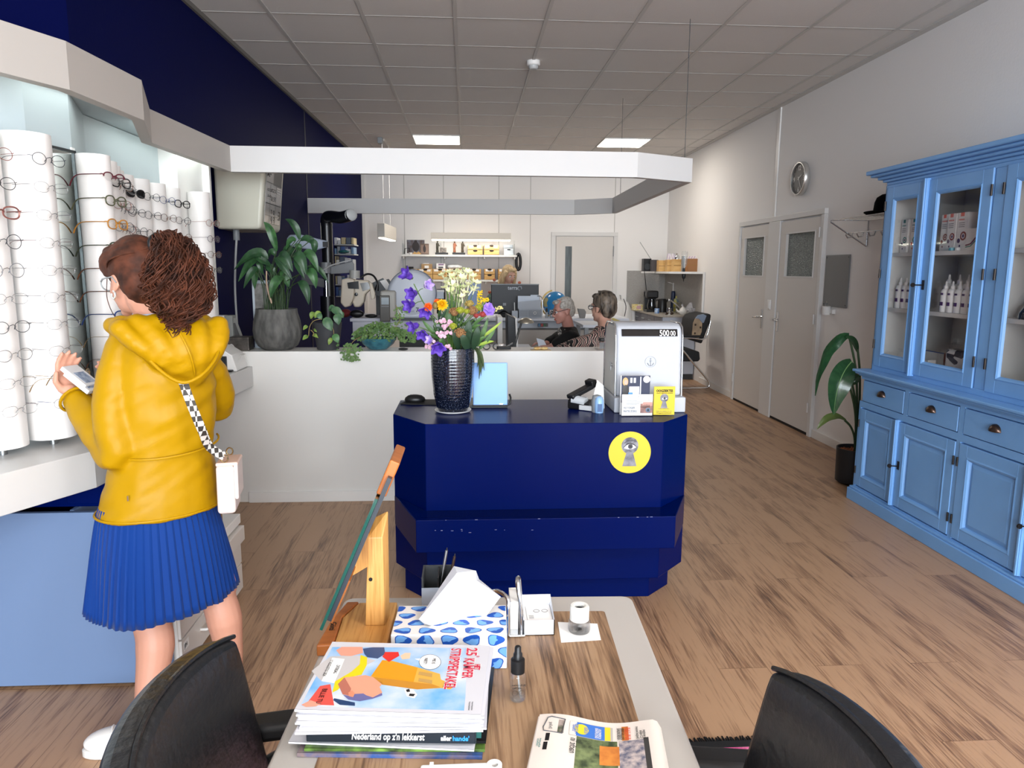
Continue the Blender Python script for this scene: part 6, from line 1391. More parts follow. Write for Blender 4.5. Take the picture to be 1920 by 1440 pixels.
# small pot with trailing philodendron
t=thing('trailing_plant','small trailing heart-leaf plant in a tapered black pot on the counter','plant',(-.908,4.74,LZ)); qx,qy=-.905,4.735
obj('pot',B().lathe((qx,qy,LZ),[(.001,0),(.068,0),(.07,.004),(.093,.175),(.088,.175),(.084,.15),(.001,.14)],36),mat('pot_charcoal','3A3B3E',.55),t,smooth=40)
HQ=lambda x,y,d=0:GY(560+x*260/1387,390+y*270/1440,qy+d)
hl=mat('heart_leaf','3D5F45',.4,vary=(40,'567A52')); hy=mat('heart_leaf_yellow','8AA24A',.45,vary=(40,'5E7F3C'))
for(x0_,y0_),(x1_,y1_),w,m,d in(((330,1010),(440,1070),.030,hl,-.03),((260,1100),(330,1230),.036,hl,-.10),((380,1060),(400,1170),.030,hl,-.08),((220,1040),(160,1100),.022,hy,-.04),((150,1040),(120,1110),.020,hy,0),((300,1020),(370,1000),.026,hl,.02),((90,1180),(45,1220),.014,hy,-.03),((95,1280),(40,1320),.016,hy,-.04),((140,1270),(205,1300),.016,hy,-.05),((150,1215),(200,1245),.014,hy,-.05),((350,1265),(395,1350),.026,mat('heart_leaf_mid','4F7C4A',.4),-.11),((330,1300),(300,1370),.016,hy,-.11),((190,1060),(230,1120),.020,hl,-.06),((410,1050),(445,1100),.022,hl,.03)):
 leaf(t,HQ(x0_,y0_,d),HQ(x1_,y1_,d-.01),HQ((x0_+x1_)/2,(y0_+y1_)/2-18,d-.02),w,(random.uniform(-.3,.3),-1,.6),m,'leaf',8,.2)
for pts in([(230,1110),(150,1130),(110,1190),(100,1280)],[(120,1220),(150,1250),(140,1280)],[(330,1180),(350,1230),(350,1300)]):obj('vine',B().tube(catmull([HQ(*p,-.08)for p in pts],5),.0025,6),mat('vine_brown','8A7A4E',.6),t)
# turquoise bowl of ivy
ix,iy=-.583,4.74
t=thing('ivy_bowl','turquoise glazed bowl of trailing ivy on the counter','plant',(ix,iy,LZ))
obj('bowl',B().lathe((ix,iy,LZ),[(.001,0),(.055,0),(.065,.006),(.10,.035),(.122,.075),(.117,.075),(.09,.035),(.001,.02)],40),mat('bowl_turquoise','3E7F8C',.2,coat=.4,vary=(20,'24586A')),t,smooth=50)
ivm=mat('ivy_leaf','4A6B3A',.5,vary=(14,'6B8A4C')); iv=B(); random.seed(41)
def ivleaf(p,s,n,tw):
 x,y=frame(n); a=tw; u=x*cos(a)+y*sin(a); v=Vector(n).normalized().cross(u)
 iv.poly([p+(u*px_+v*py_)*s for px_,py_ in((-.9,0),(-.55,.55),(-.1,.45),(.25,.85),(.4,.35),(1.1,0),(.4,-.35),(.25,-.85),(-.1,-.45),(-.55,-.55))])
for k in range(520):
 a=random.uniform(0,2*pi); r=math.sqrt(random.random()); p=V(ix+.175*r*cos(a)+.01,iy+.105*r*sin(a)-.01,LZ+.085+.075*(1-r*r)+random.uniform(-.03,.02)); ivleaf(p,random.uniform(.008,.014),V(random.uniform(-.6,.6),-1,random.uniform(0,1.2)),random.uniform(0,6.28))
for k in range(120):p=V(ix-.155+random.gauss(0,.03),4.59-random.uniform(0,.015),LZ+.05-random.random()**1.5*.11); ivleaf(p,random.uniform(.008,.013),V(random.uniform(-.5,.5),-1,.4),random.uniform(0,6.28))
for k in range(90):p=GY(742+14*random.random()+8*sin(k),575+62*random.random(),4.72); ivleaf(p,random.uniform(.008,.012),V(random.uniform(-.5,.5),-1,.4),random.uniform(0,6.28))
for k in range(90):p=GY(755+24*random.random(),618+24*random.random(),4.68); ivleaf(p,random.uniform(.008,.013),V(random.uniform(-.5,.5),-1,.4),random.uniform(0,6.28))
o=obj('ivy_foliage',iv,ivm,t,smooth=60); o['kind']='stuff'
obj('ivy_vine',B().tube(catmull([V(ix-.09,4.68,LZ+.09),V(ix-.15,4.60,LZ+.05),V(ix-.16,4.59,LZ-.06)],5),.0022,6),mat('vine_brown','8A7A4E',.6),t); obj('ivy_vine',B().tube(catmull([V(ix+.07,4.72,LZ+.1),GY(750,600,4.72),GY(742,572,4.72)],5),.0022,6),mat('vine_brown','8A7A4E',.6),t)
# things at the left end of the counter
t=thing('metal_block','worn dark metal box beside the grey stone pot','box',(-1.45,4.70,LZ)); obj('body',B().cbox((-1.448,4.71,LZ+.043),(.125,.11,.085)),mat('worn_metal','6A645E',.45,.6,vary=(18,'3A3633')),t,bevel=.004); obj('lid_seam',B().cbox((-1.448,4.71,LZ+.0705),(.1265,.1115,.002)),black,t)
t=thing('cork_candle','round cork-brown candle on the left end of the counter','candle',(-1.59,4.68,LZ)); obj('candle_body',B().lathe((-1.595,4.68,LZ),[(.001,0),(.038,0),(.040,.005),(.040,.165),(.036,.17),(.001,.17)],28),mat('cork','B5784E',.85,vary=(90,'7C4A2C')),t,smooth=40); obj('wick',B().cyl((-1.595,4.68,LZ+.17),(-1.595,4.68,LZ+.178),.0015,n=6),black,t)
t=thing('ring_binder','grey and white binder standing behind the cork candle','binder',(-1.56,4.8,LZ)); obj('body',B().box(-1.66,-1.565,4.76,4.85,LZ,LZ+.215),white,t,bevel=.003); obj('spine',B().box(-1.565,-1.515,4.77,4.85,LZ,LZ+.215),mat('binder_grey','8B8F8C',.6),t,bevel=.003); obj('spine_label',B().box(-1.63,-1.60,4.758,4.76,LZ+.18,LZ+.21),grey,t)
t=thing('picture_frame','small silver picture frame leaning on the left counter end','picture frame',(-1.50,4.83,LZ)); Mf=Matrix.Translation((-1.485,4.815,LZ))@Matrix.Rotation(rad(-14),4,'Y')@Matrix.Rotation(rad(10),4,'X')
obj('frame',B().box(-.035,.035,0,.01,0,.20).xf(Mf),mat('frame_silver','9A9B98',.4,.6),t); obj('picture',B().box(-.022,.022,-.001,0,.02,.17).xf(Mf),mat('picture_dark','4C4B4B',.5),t)
t=thing('wire_hook','small white wire hook on the counter edge above the lens meter','hook',(-1.47,4.65,LZ)); obj('wire',B().tube(catmull([(-1.50,4.64,LZ),(-1.50,4.64,LZ+.03),(-1.49,4.64,LZ+.042),(-1.475,4.64,LZ+.03),(-1.462,4.64,LZ)],5),.003,6),white,t,smooth=60)
t=thing('photo_frame','clear-framed photo standing behind the peace lily','picture frame',(-1.33,4.84,LZ)); obj('frame',B().box(-1.40,-1.27,4.835,4.85,LZ,LZ+.44),mat('frame_clear_blue','B9C3CC',.15),t); obj('picture',B().box(-1.385,-1.285,4.833,4.835,LZ+.02,LZ+.42),mat('picture_grey','8D8A86',.6,vary=(16,'4A4744')),t)
t=thing('car_key','black car key lying on the counter left of the vase','key',(-.42,4.67,LZ)); obj('fob',B().ell((-.415,4.67,LZ+.008),(.032,.016,.008),16,8),black,t,smooth=60); obj('button',B().ell((-.41,4.67,LZ+.015),(.012,.007,.003),12,6),steel,t)
t=thing('spectacles','black folded spectacles on the counter behind the vase','spectacles',(.15,4.70,LZ)); g_=B()
for k in(-1,1):g_.tube([(.155+.032*k+.022*cos(a),4.68,LZ+.022+.019*sin(a))for a in[2*pi*i/16 for i in range(16)]],.004,6,closed=True)
obj('frame',g_,black,t,smooth=60); obj('temple',B().tube([(.10,4.685,LZ+.03),(.10,4.78,LZ+.03),(.105,4.81,LZ+.012)],.0035,6),black,t); obj('temple',B().tube([(.21,4.685,LZ+.03),(.225,4.78,LZ+.03),(.22,4.81,LZ+.012)],.0035,6),black,t)
t=thing('hair_clip','black and silver clip gadget on the counter right of the vase','gadget',(.22,4.68,LZ)); obj('body',B().cbox((.235,4.68,LZ+.014),(.09,.04,.02),rz=.2),black,t,bevel=.004); obj('lever',B().cbox((.268,4.68,LZ+.03),(.06,.03,.006),M=Matrix.Rotation(-.5,3,'Y')),black,t); obj('silver_top',B().ell((.215,4.68,LZ+.03),(.025,.015,.014),12,8),mat('clip_silver','C4BEB8',.3,.4),t)
t=thing('pastry','pastries on a sheet of paper on the counter before the grey-haired person','pastry',(.47,4.66,LZ)); obj('paper_sheet',B().cbox((.475,4.665,LZ+.001),(.13,.09,.0016)),mat('kraft_pale','D9C7A6',.8),t)
for q in((.452,4.66),(.498,4.665)):obj('pastry_piece',B().ell((q[0],q[1],LZ+.012),(.026,.024,.010),14,8),mat('pastry_gold','C99A4C',.7,vary=(60,'E6D3A0')),t,smooth=60)
t=thing('acrylic_box','clear acrylic box with black lid on the counter beside the cash register','box',(.90,4.70,LZ)); ab=B(); ax0,ax1=.84,.96; ab.box(ax0,ax1,4.63,4.633,LZ,LZ+.055); ab.box(ax0,ax1,4.747,4.75,LZ,LZ+.055); ab.box(ax0,ax0+.003,4.633,4.747,LZ,LZ+.055); ab.box(ax1-.003,ax1,4.633,4.747,LZ,LZ+.055); ab.box(ax0+.003,ax1-.003,4.633,4.747,LZ,LZ+.003)
obj('box',ab,acr,t); obj('lid',B().cbox((.905,4.69,LZ+.068),(.085,.08,.022)),black,t,bevel=.006); obj('inner_frame',B().box(.86,.94,4.65,4.652,LZ+.01,LZ+.05),grey,t)
# eye chart box on the navy wall
ecm=mat('chart_box_cream','D5D3C2',.4)
t=thing('eye_chart_box','cream light box with mirrored eye chart letters on the navy wall','eye chart',(-1.6,5.3,1.75))
zb,zt_=1.765,2.27; ya,yb=5.10,5.62
def ecx(z):return-1.40+.012*(z-1.765)/.5
obj('housing',B().rings([[V(-1.70,ya+.02,zb),V(-1.405,ya,zb),V(-1.405,yb,zb),V(-1.70,yb,zb)],[V(-1.70,ya+.02,zb+.03),V(-1.395,ya-.006,zb+.03),V(-1.395,yb,zb+.03),V(-1.70,yb,zb+.03)],[V(-1.70,ya+.02,zt_),V(-1.345,ya,zt_),V(-1.345,yb,zt_),V(-1.70,yb,zt_)]]),ecm,t,bevel=.022,bseg=4,smooth=40)
def ecp(y,z,o=.0):return V(-1.397+.0505*(z-zb)/(zt_-zb)+.004+o,y,z)
obj('chart_pane',B().poly([ecp(ya+.05,zb+.05),ecp(yb-.06,zb+.05),ecp(yb-.06,zt_-.04),ecp(ya+.05,zt_-.04)]),mat('chart_grey','A8A6A3',.25),t,solid=.003)
ck=mat('chart_black','17171A',.4); cw=mat('chart_light','C9C7C2',.4)
obj('chart_dark_field',B().poly([ecp(ya+.23,2.08,.002),ecp(yb-.07,2.08,.002),ecp(yb-.07,2.22,.002),ecp(ya+.23,2.22,.002)]),mat('chart_dark','3A3634',.4),t)
for z,h in((1.945,.006),(2.085,.006),(1.865,.003)):obj('chart_line',B().poly([ecp(ya+.055,z,.003),ecp(yb-.065,z,.003),ecp(yb-.065,z+h,.003),ecp(ya+.055,z+h,.003)]),ck,t)
for y in(ya+.16,ya+.31):obj('chart_line',B().poly([ecp(y,zb+.055,.003),ecp(y+.006,zb+.055,.003),ecp(y+.006,2.085,.003),ecp(y,2.085,.003)]),ck,t)
for z in(2.03,2.05,2.065):obj('chart_bar',B().poly([ecp(ya+.33,z,.003),ecp(yb-.08,z,.003),ecp(yb-.08,z+.008,.003),ecp(ya+.33,z+.008,.003)]),cw,t)
for s,y,z,sz in(('F P',.185,1.815,.07),('D T',.175,1.88,.045),('E',.34,1.85,.09),('F L R',.175,1.97,.045),('C G P',.175,2.03,.035),('E D',.07,2.03,.025),('O L',.07,1.99,.025)):
 txt('lettering',s,sz,ck,t,ecp(ya+y+.12,z,.004),(0,-1,0),(.1,0,1),width=.10 if len(s)>2 else.06)
for a in(20,50,80,110):p=ecp(ya+.08,2.20,.003); obj('chart_ray',B().tube([p+V(0,.03*cos(rad(a)),-.03*sin(rad(a))),p+V(0,.08*cos(rad(a)),-.08*sin(rad(a)))],.003,5),ck,t)
obj('cable_gland',B().cyl((-1.60,5.22,zb),(-1.60,5.22,zb-.07),.022,n=12),grey,t,smooth=40)
obj('cable',B().tube(catmull([(-1.60,5.22,zb-.06),(-1.62,5.22,1.5),(-1.63,5.22,1.25),(-1.62,5.22,.5),(-1.66,5.22,.02)],6),.008,8),mat('cable_grey','B3B4B4',.4),t,smooth=60)
# examination instruments
IY=6.4
t=thing('instrument_table','pale instrument table under the grey and beige eye test devices','table',(-.8,6.6,0))
tq=GY(700,596,IY).z
obj('tabletop',B().box(-1.02,.02,IY-.05,7.05,tq-.03,tq),mat('table_pale','B9BBC6',.45),t,bevel=.004); obj('column',B().box(-.62,-.40,6.6,6.8,.04,tq-.03),dgrey,t); obj('foot',B().box(-.85,-.15,6.35,6.95,0,.05),dgrey,t,bevel=.006); obj('front_rail',B().box(-1.0,.0,IY-.03,IY,tq-.16,tq-.03),mat('table_pale','B9BBC6',.45),t)
t=thing('phoropter_stand','black column stand with grey swing arms behind the counter plants','instrument stand',(-1.2,6.5,0)); SY=6.5
c0_,c1_=GY(613,420,SY),GY(618,600,SY); px_=(c0_.x+c1_.x)/2
obj('column',B().cyl((px_,SY,.05),(px_,SY,c0_.z),.048,n=24),mat('stand_black','121316',.3),t,smooth=40); obj('foot',B().lathe((px_,SY,0),[(.001,0),(.24,0),(.24,.03),(.06,.06),(.001,.06)],28),mat('stand_black','121316',.3),t,smooth=40)
hA,hB=GY(612,415,SY),GY(658,403,SY-.25)
obj('top_arm',B().tube(catmull([V(px_,SY,c0_.z-.02),V(px_+.01,SY,c0_.z+.06),hA*.4+hB*.6,hB],6),.05,16),mat('stand_black','121316',.3),t,smooth=50); obj('arm_end_cap',B().ell(hB,(.055,.02,.05),16,8,Matrix.Rotation(.5,3,'Z')),mat('cap_silver','B9BBBA',.35),t,smooth=60)
obj('side_rail',B().cyl(GY(602,418,SY),GY(606,490,SY),.008,n=8),mat('rail_cream','C9C2B4',.4),t)
obj('lower_sleeve',B().cyl(GY(614,555,SY-.02),GY(616,640,SY-.02),.062,n=20),mat('stand_black','121316',.3),t,smooth=40); obj('chrome_rod',B().cyl(GY(611,520,SY-.08),GY(612,556,SY-.08),.014,n=10),chrome,t,smooth=40)
armg=mat('arm_grey','77797C',.4)
obj('pivot',B().cyl(GY(611,492,SY-.07),GY(611,512,SY-.07),.045,n=18),armg,t,smooth=40)
obj('swing_arm',B().rings([[GY(x,y,SY-.06+d)for d,y_ in((0,0),)for x,y in((617,500),(660,490),(664,495),(664,508),(657,512),(620,514))],[GY(x,y,SY+.02)for x,y in((617,500),(660,490),(664,495),(664,508),(657,512),(620,514))]]),armg,t,bevel=.006)
obj('rear_arm',B().rings([[GY(x,y,SY-.04)for x,y in((565,512),(612,524),(610,540),(565,532))],[GY(x,y,SY+.03)for x,y in((565,512),(612,524),(610,540),(565,532))]]),mat('arm_dark_grey','55575B',.4),t,bevel=.006)
obj('arm_cable',B().tube(catmull([GY(604,508,SY-.12),GY(620,498,SY-.12),GY(640,492,SY-.1),GY(658,488,SY-.08)],5),.006,6),mat('cable_grey','B3B4B4',.4),t)
t=thing('chart_projector','grey-blue cone shaped chart projector left of the black column','projector',(-1.35,6.4,1.7))
obj('body',B().rings([[GY(x,y,6.3)for x,y in((537,448),(543,440),(565,440),(614,452),(614,463),(590,470),(545,462))],[GY(x,y,6.5)for x,y in((537,448),(543,440),(565,440),(614,452),(614,463),(590,470),(545,462))]]),mat('projector_greyblue','A9B3C4',.35),t,bevel=.012,smooth=40); obj('lens_window',pb(B(),605,615,453,463,6.29,.03),black,t); obj('mount',B().cyl(GY(600,460,6.42),V(px_,6.46,GY(600,460,6.42).z),.02,n=10),grey,t)
beige=mat('phoropter_beige','C6BBAA',.4)
t=thing('phoropter','beige phoropter head hanging from the grey swing arm','phoropter',(-.95,6.35,1.2))
obj('hanger',B().cyl(GY(665,507,6.4),GY(665,522,6.4),.045,n=18),mat('hanger_grey','A5A49F',.4),t,smooth=40)
def outl(pts,ya_,yb_):return B().rings([[GY(x,y,ya_)for x,y in pts],[GY(x,y,ya_)+V(0,yb_-ya_,0)for x,y in pts]])
obj('left_half',outl([(640,524),(652,521),(664,524),(664,556),(656,574),(646,577),(638,568)],6.32,6.42),beige,t,bevel=.012,bseg=3,smooth=40)
obj('right_half',outl([(664,524),(690,526),(698,540),(684,552),(682,566),(674,576),(664,576),(660,566),(664,556)],6.32,6.42),beige,t,bevel=.012,bseg=3,smooth=40)
obj('lens_window',outl([(651,530),(672,527),(673,542),(653,541)],6.31,6.33),mat('window_smoke','3B3C3D',.1),t); obj('lens_window',outl([(675,531),(690,529),(695,541),(680,546)],6.31,6.33),mat('window_smoke2','6E6F6E',.1),t)
obj('knob',B().lathe(GY(668,552,6.315),[(.016,0),(.014,.015),(.001,.016)],14,axis=(0,-1,0)),mat('window_smoke','3B3C3D',.1),t,smooth=40)
obj('forehead_rest',outl([(692,528),(697,532),(703,550),(702,560),(696,562),(694,548)],6.30,6.36),beige,t,bevel=.006)
t=thing('gooseneck_lamp','thin black gooseneck reading light arching over the phoropter','lamp',(-.9,6.5,1.3)); gp_=catmull([GY(676,521,6.46),GY(688,514,6.46),GY(700,517,6.44),GY(708,530,6.42),GY(708,538,6.42)],6); obj('neck',B().tube(gp_,.009,8),black,t,smooth=60); obj('lamp_head',B().tube([GY(708,534,6.42),GY(706,545,6.42)],[.012,.022],12),black,t,smooth=60)
t=thing('keratometer','beige autorefractor with dark screen panel behind the ivy','instrument',(-.6,6.3,tq)); obj('body',pb(B(),713,742,545,612,6.28,.3,tq),mat('instrument_beige','A19E97',.45),t,bevel=.02,bseg=4); obj('panel',pb(B(),712,731,554,603,6.265,.03),mat('panel_dark','4A4742',.4),t,bevel=.006); obj('screen',pb(B(),715,729,558,571,6.26,.01),mat('screen_greyblue','8C969C',.2),t); obj('keys',pb(B(),715,729,574,575,6.262,.01),grey,t)
t=thing('visual_field_analyser','large pale blue and white drum-shaped vision analyser behind the bell flowers','instrument',(-.4,6.5,tq)); dw=mat('drum_white','C5CAD4',.4); dd_=GY(770,580,6.5)
obj('drum',B().lathe(V(dd_.x+.02,6.35,tq+.21),[(.001,0),(.17,0),(.205,.03),(.21,.30),(.19,.34),(.001,.34)],40,axis=(0,1,0),sx=1,sy=1),dw,t,smooth=50); obj('front_rim',B().lathe(V(dd_.x+.02,6.36,tq+.21),[(.212,.06),(.214,.07),(.214,.09),(.212,.10)],40,axis=(0,1,0)),mat('drum_navy_rim','3B4660',.4),t,smooth=40)
obj('base_block',B().box(dd_.x-.16,dd_.x+.20,6.36,6.7,tq,tq+.16),dw,t,bevel=.02,bseg=3); txt('lettering','7',.055,dgrey,t,(dd_.x+.055,6.345,tq+.055),(1,0,0),(0,0,1),weight=.001); txt('lettering','Fieldtest',.030,grey,t,(dd_.x-.06,6.345,tq+.055),(1,0,0),(0,0,1))
obj('foot',B().box(dd_.x-.15,dd_.x+.22,6.33,6.36,tq-.02,tq+.002),dgrey,t)
t=thing('tilted_screen','dark screen on a tilted stand with white paper strips beyond the phoropter','screen',(-.75,6.9,tq)); obj('stand',B().box(GY(705,560,6.87).x,GY(722,560,6.87).x,6.86,6.92,tq,GY(710,545,6.87).z),dgrey,t); obj('panel',outl([(690,534),(718,521),(735,547),(730,560),(700,552)],6.85,6.88),mat('screen_dark_grey','55595C',.4),t); obj('paper_strip',outl([(712,527),(722,524),(733,541),(724,544)],6.80,6.81),white,t); obj('paper_strip',outl([(724,524),(729,523),(738,538),(734,540)],6.80,6.81),black,t)
t=thing('spectacle_case','larger black spectacle case on the pale instrument table','case',(-.98,6.33,tq)); a_=GY(668,586,6.37); obj('shell',B().ell((a_.x,6.40,tq+.035),(.062,.03,.034),18,10),black,t,smooth=60); obj('seam',B().tube([(a_.x+.062*cos(a),6.40+.031*sin(a),tq+.035)for a in[2*pi*i/20 for i in range(20)]],.0015,5,closed=True),dgrey,t)
t=thing('spectacle_case','flat black spectacle case beside the larger case on the instrument table','case',(-.85,6.33,tq)); a_=GY(695,588,6.37); obj('shell',B().ell((a_.x,6.40,tq+.017),(.055,.028,.016),18,10),black,t,smooth=60)
t=thing('red_cloth','dark red crumpled cloth on the instrument table by the column','cloth',(-1.0,6.6,tq)); rc=B(); random.seed(9)
for k in range(14):rc.ell(GY(642+random.uniform(-12,12),580,6.6)*1.0+V(0,random.uniform(-.04,.04),tq+random.uniform(.01,.05)-GY(642,580,6.6).z),(.045,.035,.025),8,6)
blob_obj('cloth',rc,.012,mat('cloth_dark_red','6E1E22',.8),t)
# shelf tower on the navy wall
t=thing('wall_rack','rack of shelves crowded with boxes and papers on the far navy wall','shelf',(-1.4,9.5,1.2)); RY=9.2
for y in(458,476,508,533,555):obj('shelf',pb(B(),622,664,y,y+2,RY,.35),mat('shelf_grey_white','BFC0BE',.5),t)
random.seed(12); bc=['C8CBCF','9FA6AD','D8D4CA','6F8FB0','8A8E8C','D9DADC','3E5E9A','C7B78F','566070']
bi=0
for y0_,y1_ in((443,458),(461,476),(480,508),(512,533),(537,555)):
 x=624; bi0=-1
 while x<660:
  bi0+=1; w=random.uniform(6,12); hh=random.uniform(.55,1)*(y1_-y0_); bi+=1
  col_=random.choice(bc); o=thing('storage_box','small box in the rack by the black column, %s on the %s shelf'%(ORD[bi0],('topmost','second','third','fourth','lowest')[(443,461,480,512,537).index(y0_)]),'box',GY(x,y1_,RY),'boxes in the wall rack')
  obj('box',pb(B(),x,min(x+w-1,663),y1_-hh,y1_-.2,RY+.02,.25),mat('rack_'+col_,col_,.5),o,bevel=.004); x+=w
t=thing('teal_tray','teal oval dish on the rack beside the black column','dish',GY(645,476,RY)); obj('dish',B().ell(GY(645,472,RY-.02),(.07,.05,.02),18,8),mat('teal_dark','1E5A5C',.3),t,smooth=60)
# hanging lamps in the back office
lampm=mat('lamp_housing_white','D9D4CA',.5); glow=mat('lamp_glow','FFFFFF',.5,emit='FFF3DE',estr=6)
t=thing('pendant_lamp','white box pendant lamp hanging on two wires over the instruments','lamp',(-1.0,9.7,1.95))
def lp_(x,y,Yv):return GY(x,y,Yv)
A_,B_=GY(707,418,9.35),GY(743,432,10.35); zl=A_.z; wd_=GY(721,420,9.35).x-A_.x; dxl=(B_.x-GY(721,420,9.35).x)
def lrow(y,f,z0,z1,ins=0):x=A_.x+dxl*f; return[V(x+ins,y,z0),V(x+wd_-ins,y,z0),V(x+wd_-ins,y,z1),V(x+ins,y,z1)]
hz=zl-GY(714,445,9.35).z
obj('housing',B().rings([lrow(9.35,0,zl-hz,zl),lrow(10.35,1,zl-hz,zl)]),lampm,t,bevel=.006); obj('light_strip',B().rings([lrow(9.37,.02,zl-hz-.012,zl-hz+.001,.012),lrow(10.33,.98,zl-hz-.012,zl-hz+.001,.012)]),glow,t)
for f_,y_ in((.22,9.57),(.75,10.1)):obj('suspension_wire',B().cyl((A_.x+dxl*f_+wd_/2,y_,zl),(A_.x+dxl*f_+wd_/2,y_,CZ),.005,n=6),white,t)
obj('ceiling_rose',B().box(A_.x+dxl*.2,A_.x+dxl*.2+.06,9.5,9.62,CZ-.07,CZ),grey,t,bevel=.004); obj('ceiling_rail',B().box(A_.x+dxl*.3,A_.x+dxl*.3+.07,9.6,10.3,CZ-.03,CZ),tbar,t)
area('pendant_light',(A_.x+dxl*.5+wd_/2,9.85,zl-hz-.02),(.08,.9),3,(1,.93,.82))
t=thing('shelf_lamp','long white louvre lamp above the wall shelves','lamp',(.05,11.1,2.0)); p,q=GY(808,436,11.0),GY(958,452,11.0)
obj('housing',B().box(p.x,q.x,11.0,11.16,q.z+.02,p.z),lampm,t,bevel=.004); obj('louvre',B().box(p.x+.01,q.x-.01,11.005,11.155,q.z,q.z+.019),glow,t); obj('wall_arm',B().box(p.x+.3,p.x+.33,11.16,11.42,p.z-.03,p.z).box(q.x-.33,q.x-.3,11.16,11.42,p.z-.03,p.z),white,t)
area('shelf_lamp_light',((p.x+q.x)/2,11.08,q.z-.01),(1.1,.1),3,(1,.97,.92))
# wall shelves with boxes
shm_=mat('shelf_white','E4E4E0',.45); SF=11.14
for za,x0_,x1_,lab in((1.725,752,969,'upper white wall shelf holding photos, figurines and wooden boxes'),(1.350,755,962,'lower white wall shelf holding the row of wooden drawer boxes')):
 t=thing('wall_shelf',lab,'shelf',(-.1,SF,za)); a_,b_=GY(x0_,500,SF).x,GY(x1_,500,SF).x
 obj('board',B().box(a_,b_,SF,11.41,za-.028,za),shm_,t)
 for x in(a_+.04,a_+.66,a_+1.26,b_-.03):obj('bracket',B().box(x-.01,x+.01,SF+.02,11.41,za-.06,za-.028),shm_,t)
for i,x in enumerate((756,827,897,964)):t=thing('shelf_rail','%s slotted white shelf upright on the back wall'%('first','second','third','fourth from the left,')[i]if i<3 else 'rightmost slotted white shelf upright on the back wall','rail',(GY(x,500,11.4).x,11.4,1.2),'shelf uprights'); xx=GY(x,500,11.4).x; rb_=B().box(xx-.012,xx+.012,11.411,11.42,1.15,1.95); obj('rail',rb_,shm_,t); obj('slots',B().box(xx-.003,xx+.003,11.409,11.411,1.2,1.9),grey,t)
pine=mat('pine_wood','C89B5C',.6,vary=(5,'D8B072',(1,1,6)))
def drawer_box(x0_,x1_,y0_,y1_,Yv,lab,zb,gr):
 a_,b_=GY(x0_,y1_,Yv),GY(x1_,y0_,Yv); o=thing('drawer_box',lab,'drawer box',(a_.x,Yv,zb),gr); zt2=b_.z; mid=(zb+zt2)/2
 obj('case',B().box(a_.x,b_.x,Yv+.006,Yv+.22,zb+.001,zt2),mat('pine_dark','9A7340',.7),o)
 for k,(za,zc)in enumerate(((zb+.004,mid-.004),(mid+.004,zt2-.002))):
  d=obj('drawer',B().box(a_.x+.003,b_.x-.003,Yv-.004,Yv+.02,za,zc),pine,o,bevel=.003); xm=(a_.x+b_.x)/2
  obj('finger_hole',B().ell((xm,Yv-.004,zc-.006),(.035,.006,.016),14,6),mat('hole_dark','2A2118',.8),d)
  if k==1:
   obj('paper_label',B().box(a_.x+.02,a_.x+.085,Yv-.006,Yv-.004,zc-.035,zc-.004),paper,d); obj('paper_label',B().box(b_.x-.085,b_.x-.03,Yv-.006,Yv-.004,zc-.035,zc-.004),paper,d)
 return o
for i,(x0_,x1_)in enumerate(((755,783),(784,811),(811.5,839),(840.5,866),(876,902),(908,928),(934,968))):drawer_box(x0_,x1_,504.5,523,SF+.01,'wooden drawer box, %s from the left on the lower wall shelf'%ORD[i],1.351,'wooden drawer boxes on the lower wall shelf')
drawer_box(877,905,460,478,SF+.01,'wooden drawer box with white labels on the upper wall shelf',1.726,'wooden drawer boxes on the upper wall shelf'); drawer_box(907.5,936,460,478,SF+.01,'wooden drawer box with one label on the upper wall shelf',1.726,'wooden drawer boxes on the upper wall shelf')
def photo(x0_,x1_,y0_,y1_,Yv,lab,fm,pm,zb):
 o=thing('photo_frame',lab,'picture frame',GY((x0_+x1_)/2,y1_,Yv)); a_,b_=GY(x0_,y1_,Yv),GY(x1_,y0_,Yv); obj('frame',B().box(a_.x,b_.x,Yv,Yv+.015,zb,b_.z),fm,o); ww=b_.x-a_.x; obj('picture',B().box(a_.x+ww*.08,b_.x-ww*.08,Yv-.002,Yv,zb+.02,b_.z-.02),pm,o)
 obj('photo_figure',B().ell(((a_.x+b_.x)/2,Yv-.002,zb+.5*(b_.z-zb)),(ww*.17,.002,.32*(b_.z-zb)),14,8).ell(((a_.x+b_.x)/2,Yv-.003,zb+.82*(b_.z-zb)),(ww*.07,.002,.09*(b_.z-zb)),12,8),mat('photo_figure','3A3436',.6),o)
photo(760,799,447.5,477,SF+.14,'white framed landscape photo on the upper wall shelf',white,mat('photo_bluegrey','7C8596',.5,vary=(9,'5A4B48')),1.726); photo(788,804,457,477,SF+.06,'narrow portrait photo in front of the white framed photo',mat('frame_brown','6B5A50',.5),mat('photo_brown','8B7468',.5),1.726)
t=thing('mini_chairs','tiny dark wire ornament at the left of the upper wall shelf','ornament',GY(763,476,SF)); obj('frame',B().tube([GY(758,476,SF+.04),GY(759,466,SF+.04),GY(767,465,SF+.04),GY(768,476,SF+.04)],.008,6),black,t)
t=thing('wood_ornament','small orange wooden ornament before the photos','ornament',GY(779,476,SF)); obj('block',B().rings([[GY(x,y,SF+.03)for x,y in((773,476.5),(790,476.5),(785,471),(781,474),(777,471.5))],[GY(x,y,SF+.06)for x,y in((773,476.5),(790,476.5),(785,471),(781,474),(777,471.5))]]),pine,t)
t=thing('small_cup','small white cup beside the wooden ornament','cup',GY(770,476,SF)); p=GY(770,476.5,SF+.05); obj('cup',B().lathe((p.x,SF+.05,1.726),[(.001,0),(.022,0),(.03,.03),(.026,.03),(.02,.004)],16),white,t)
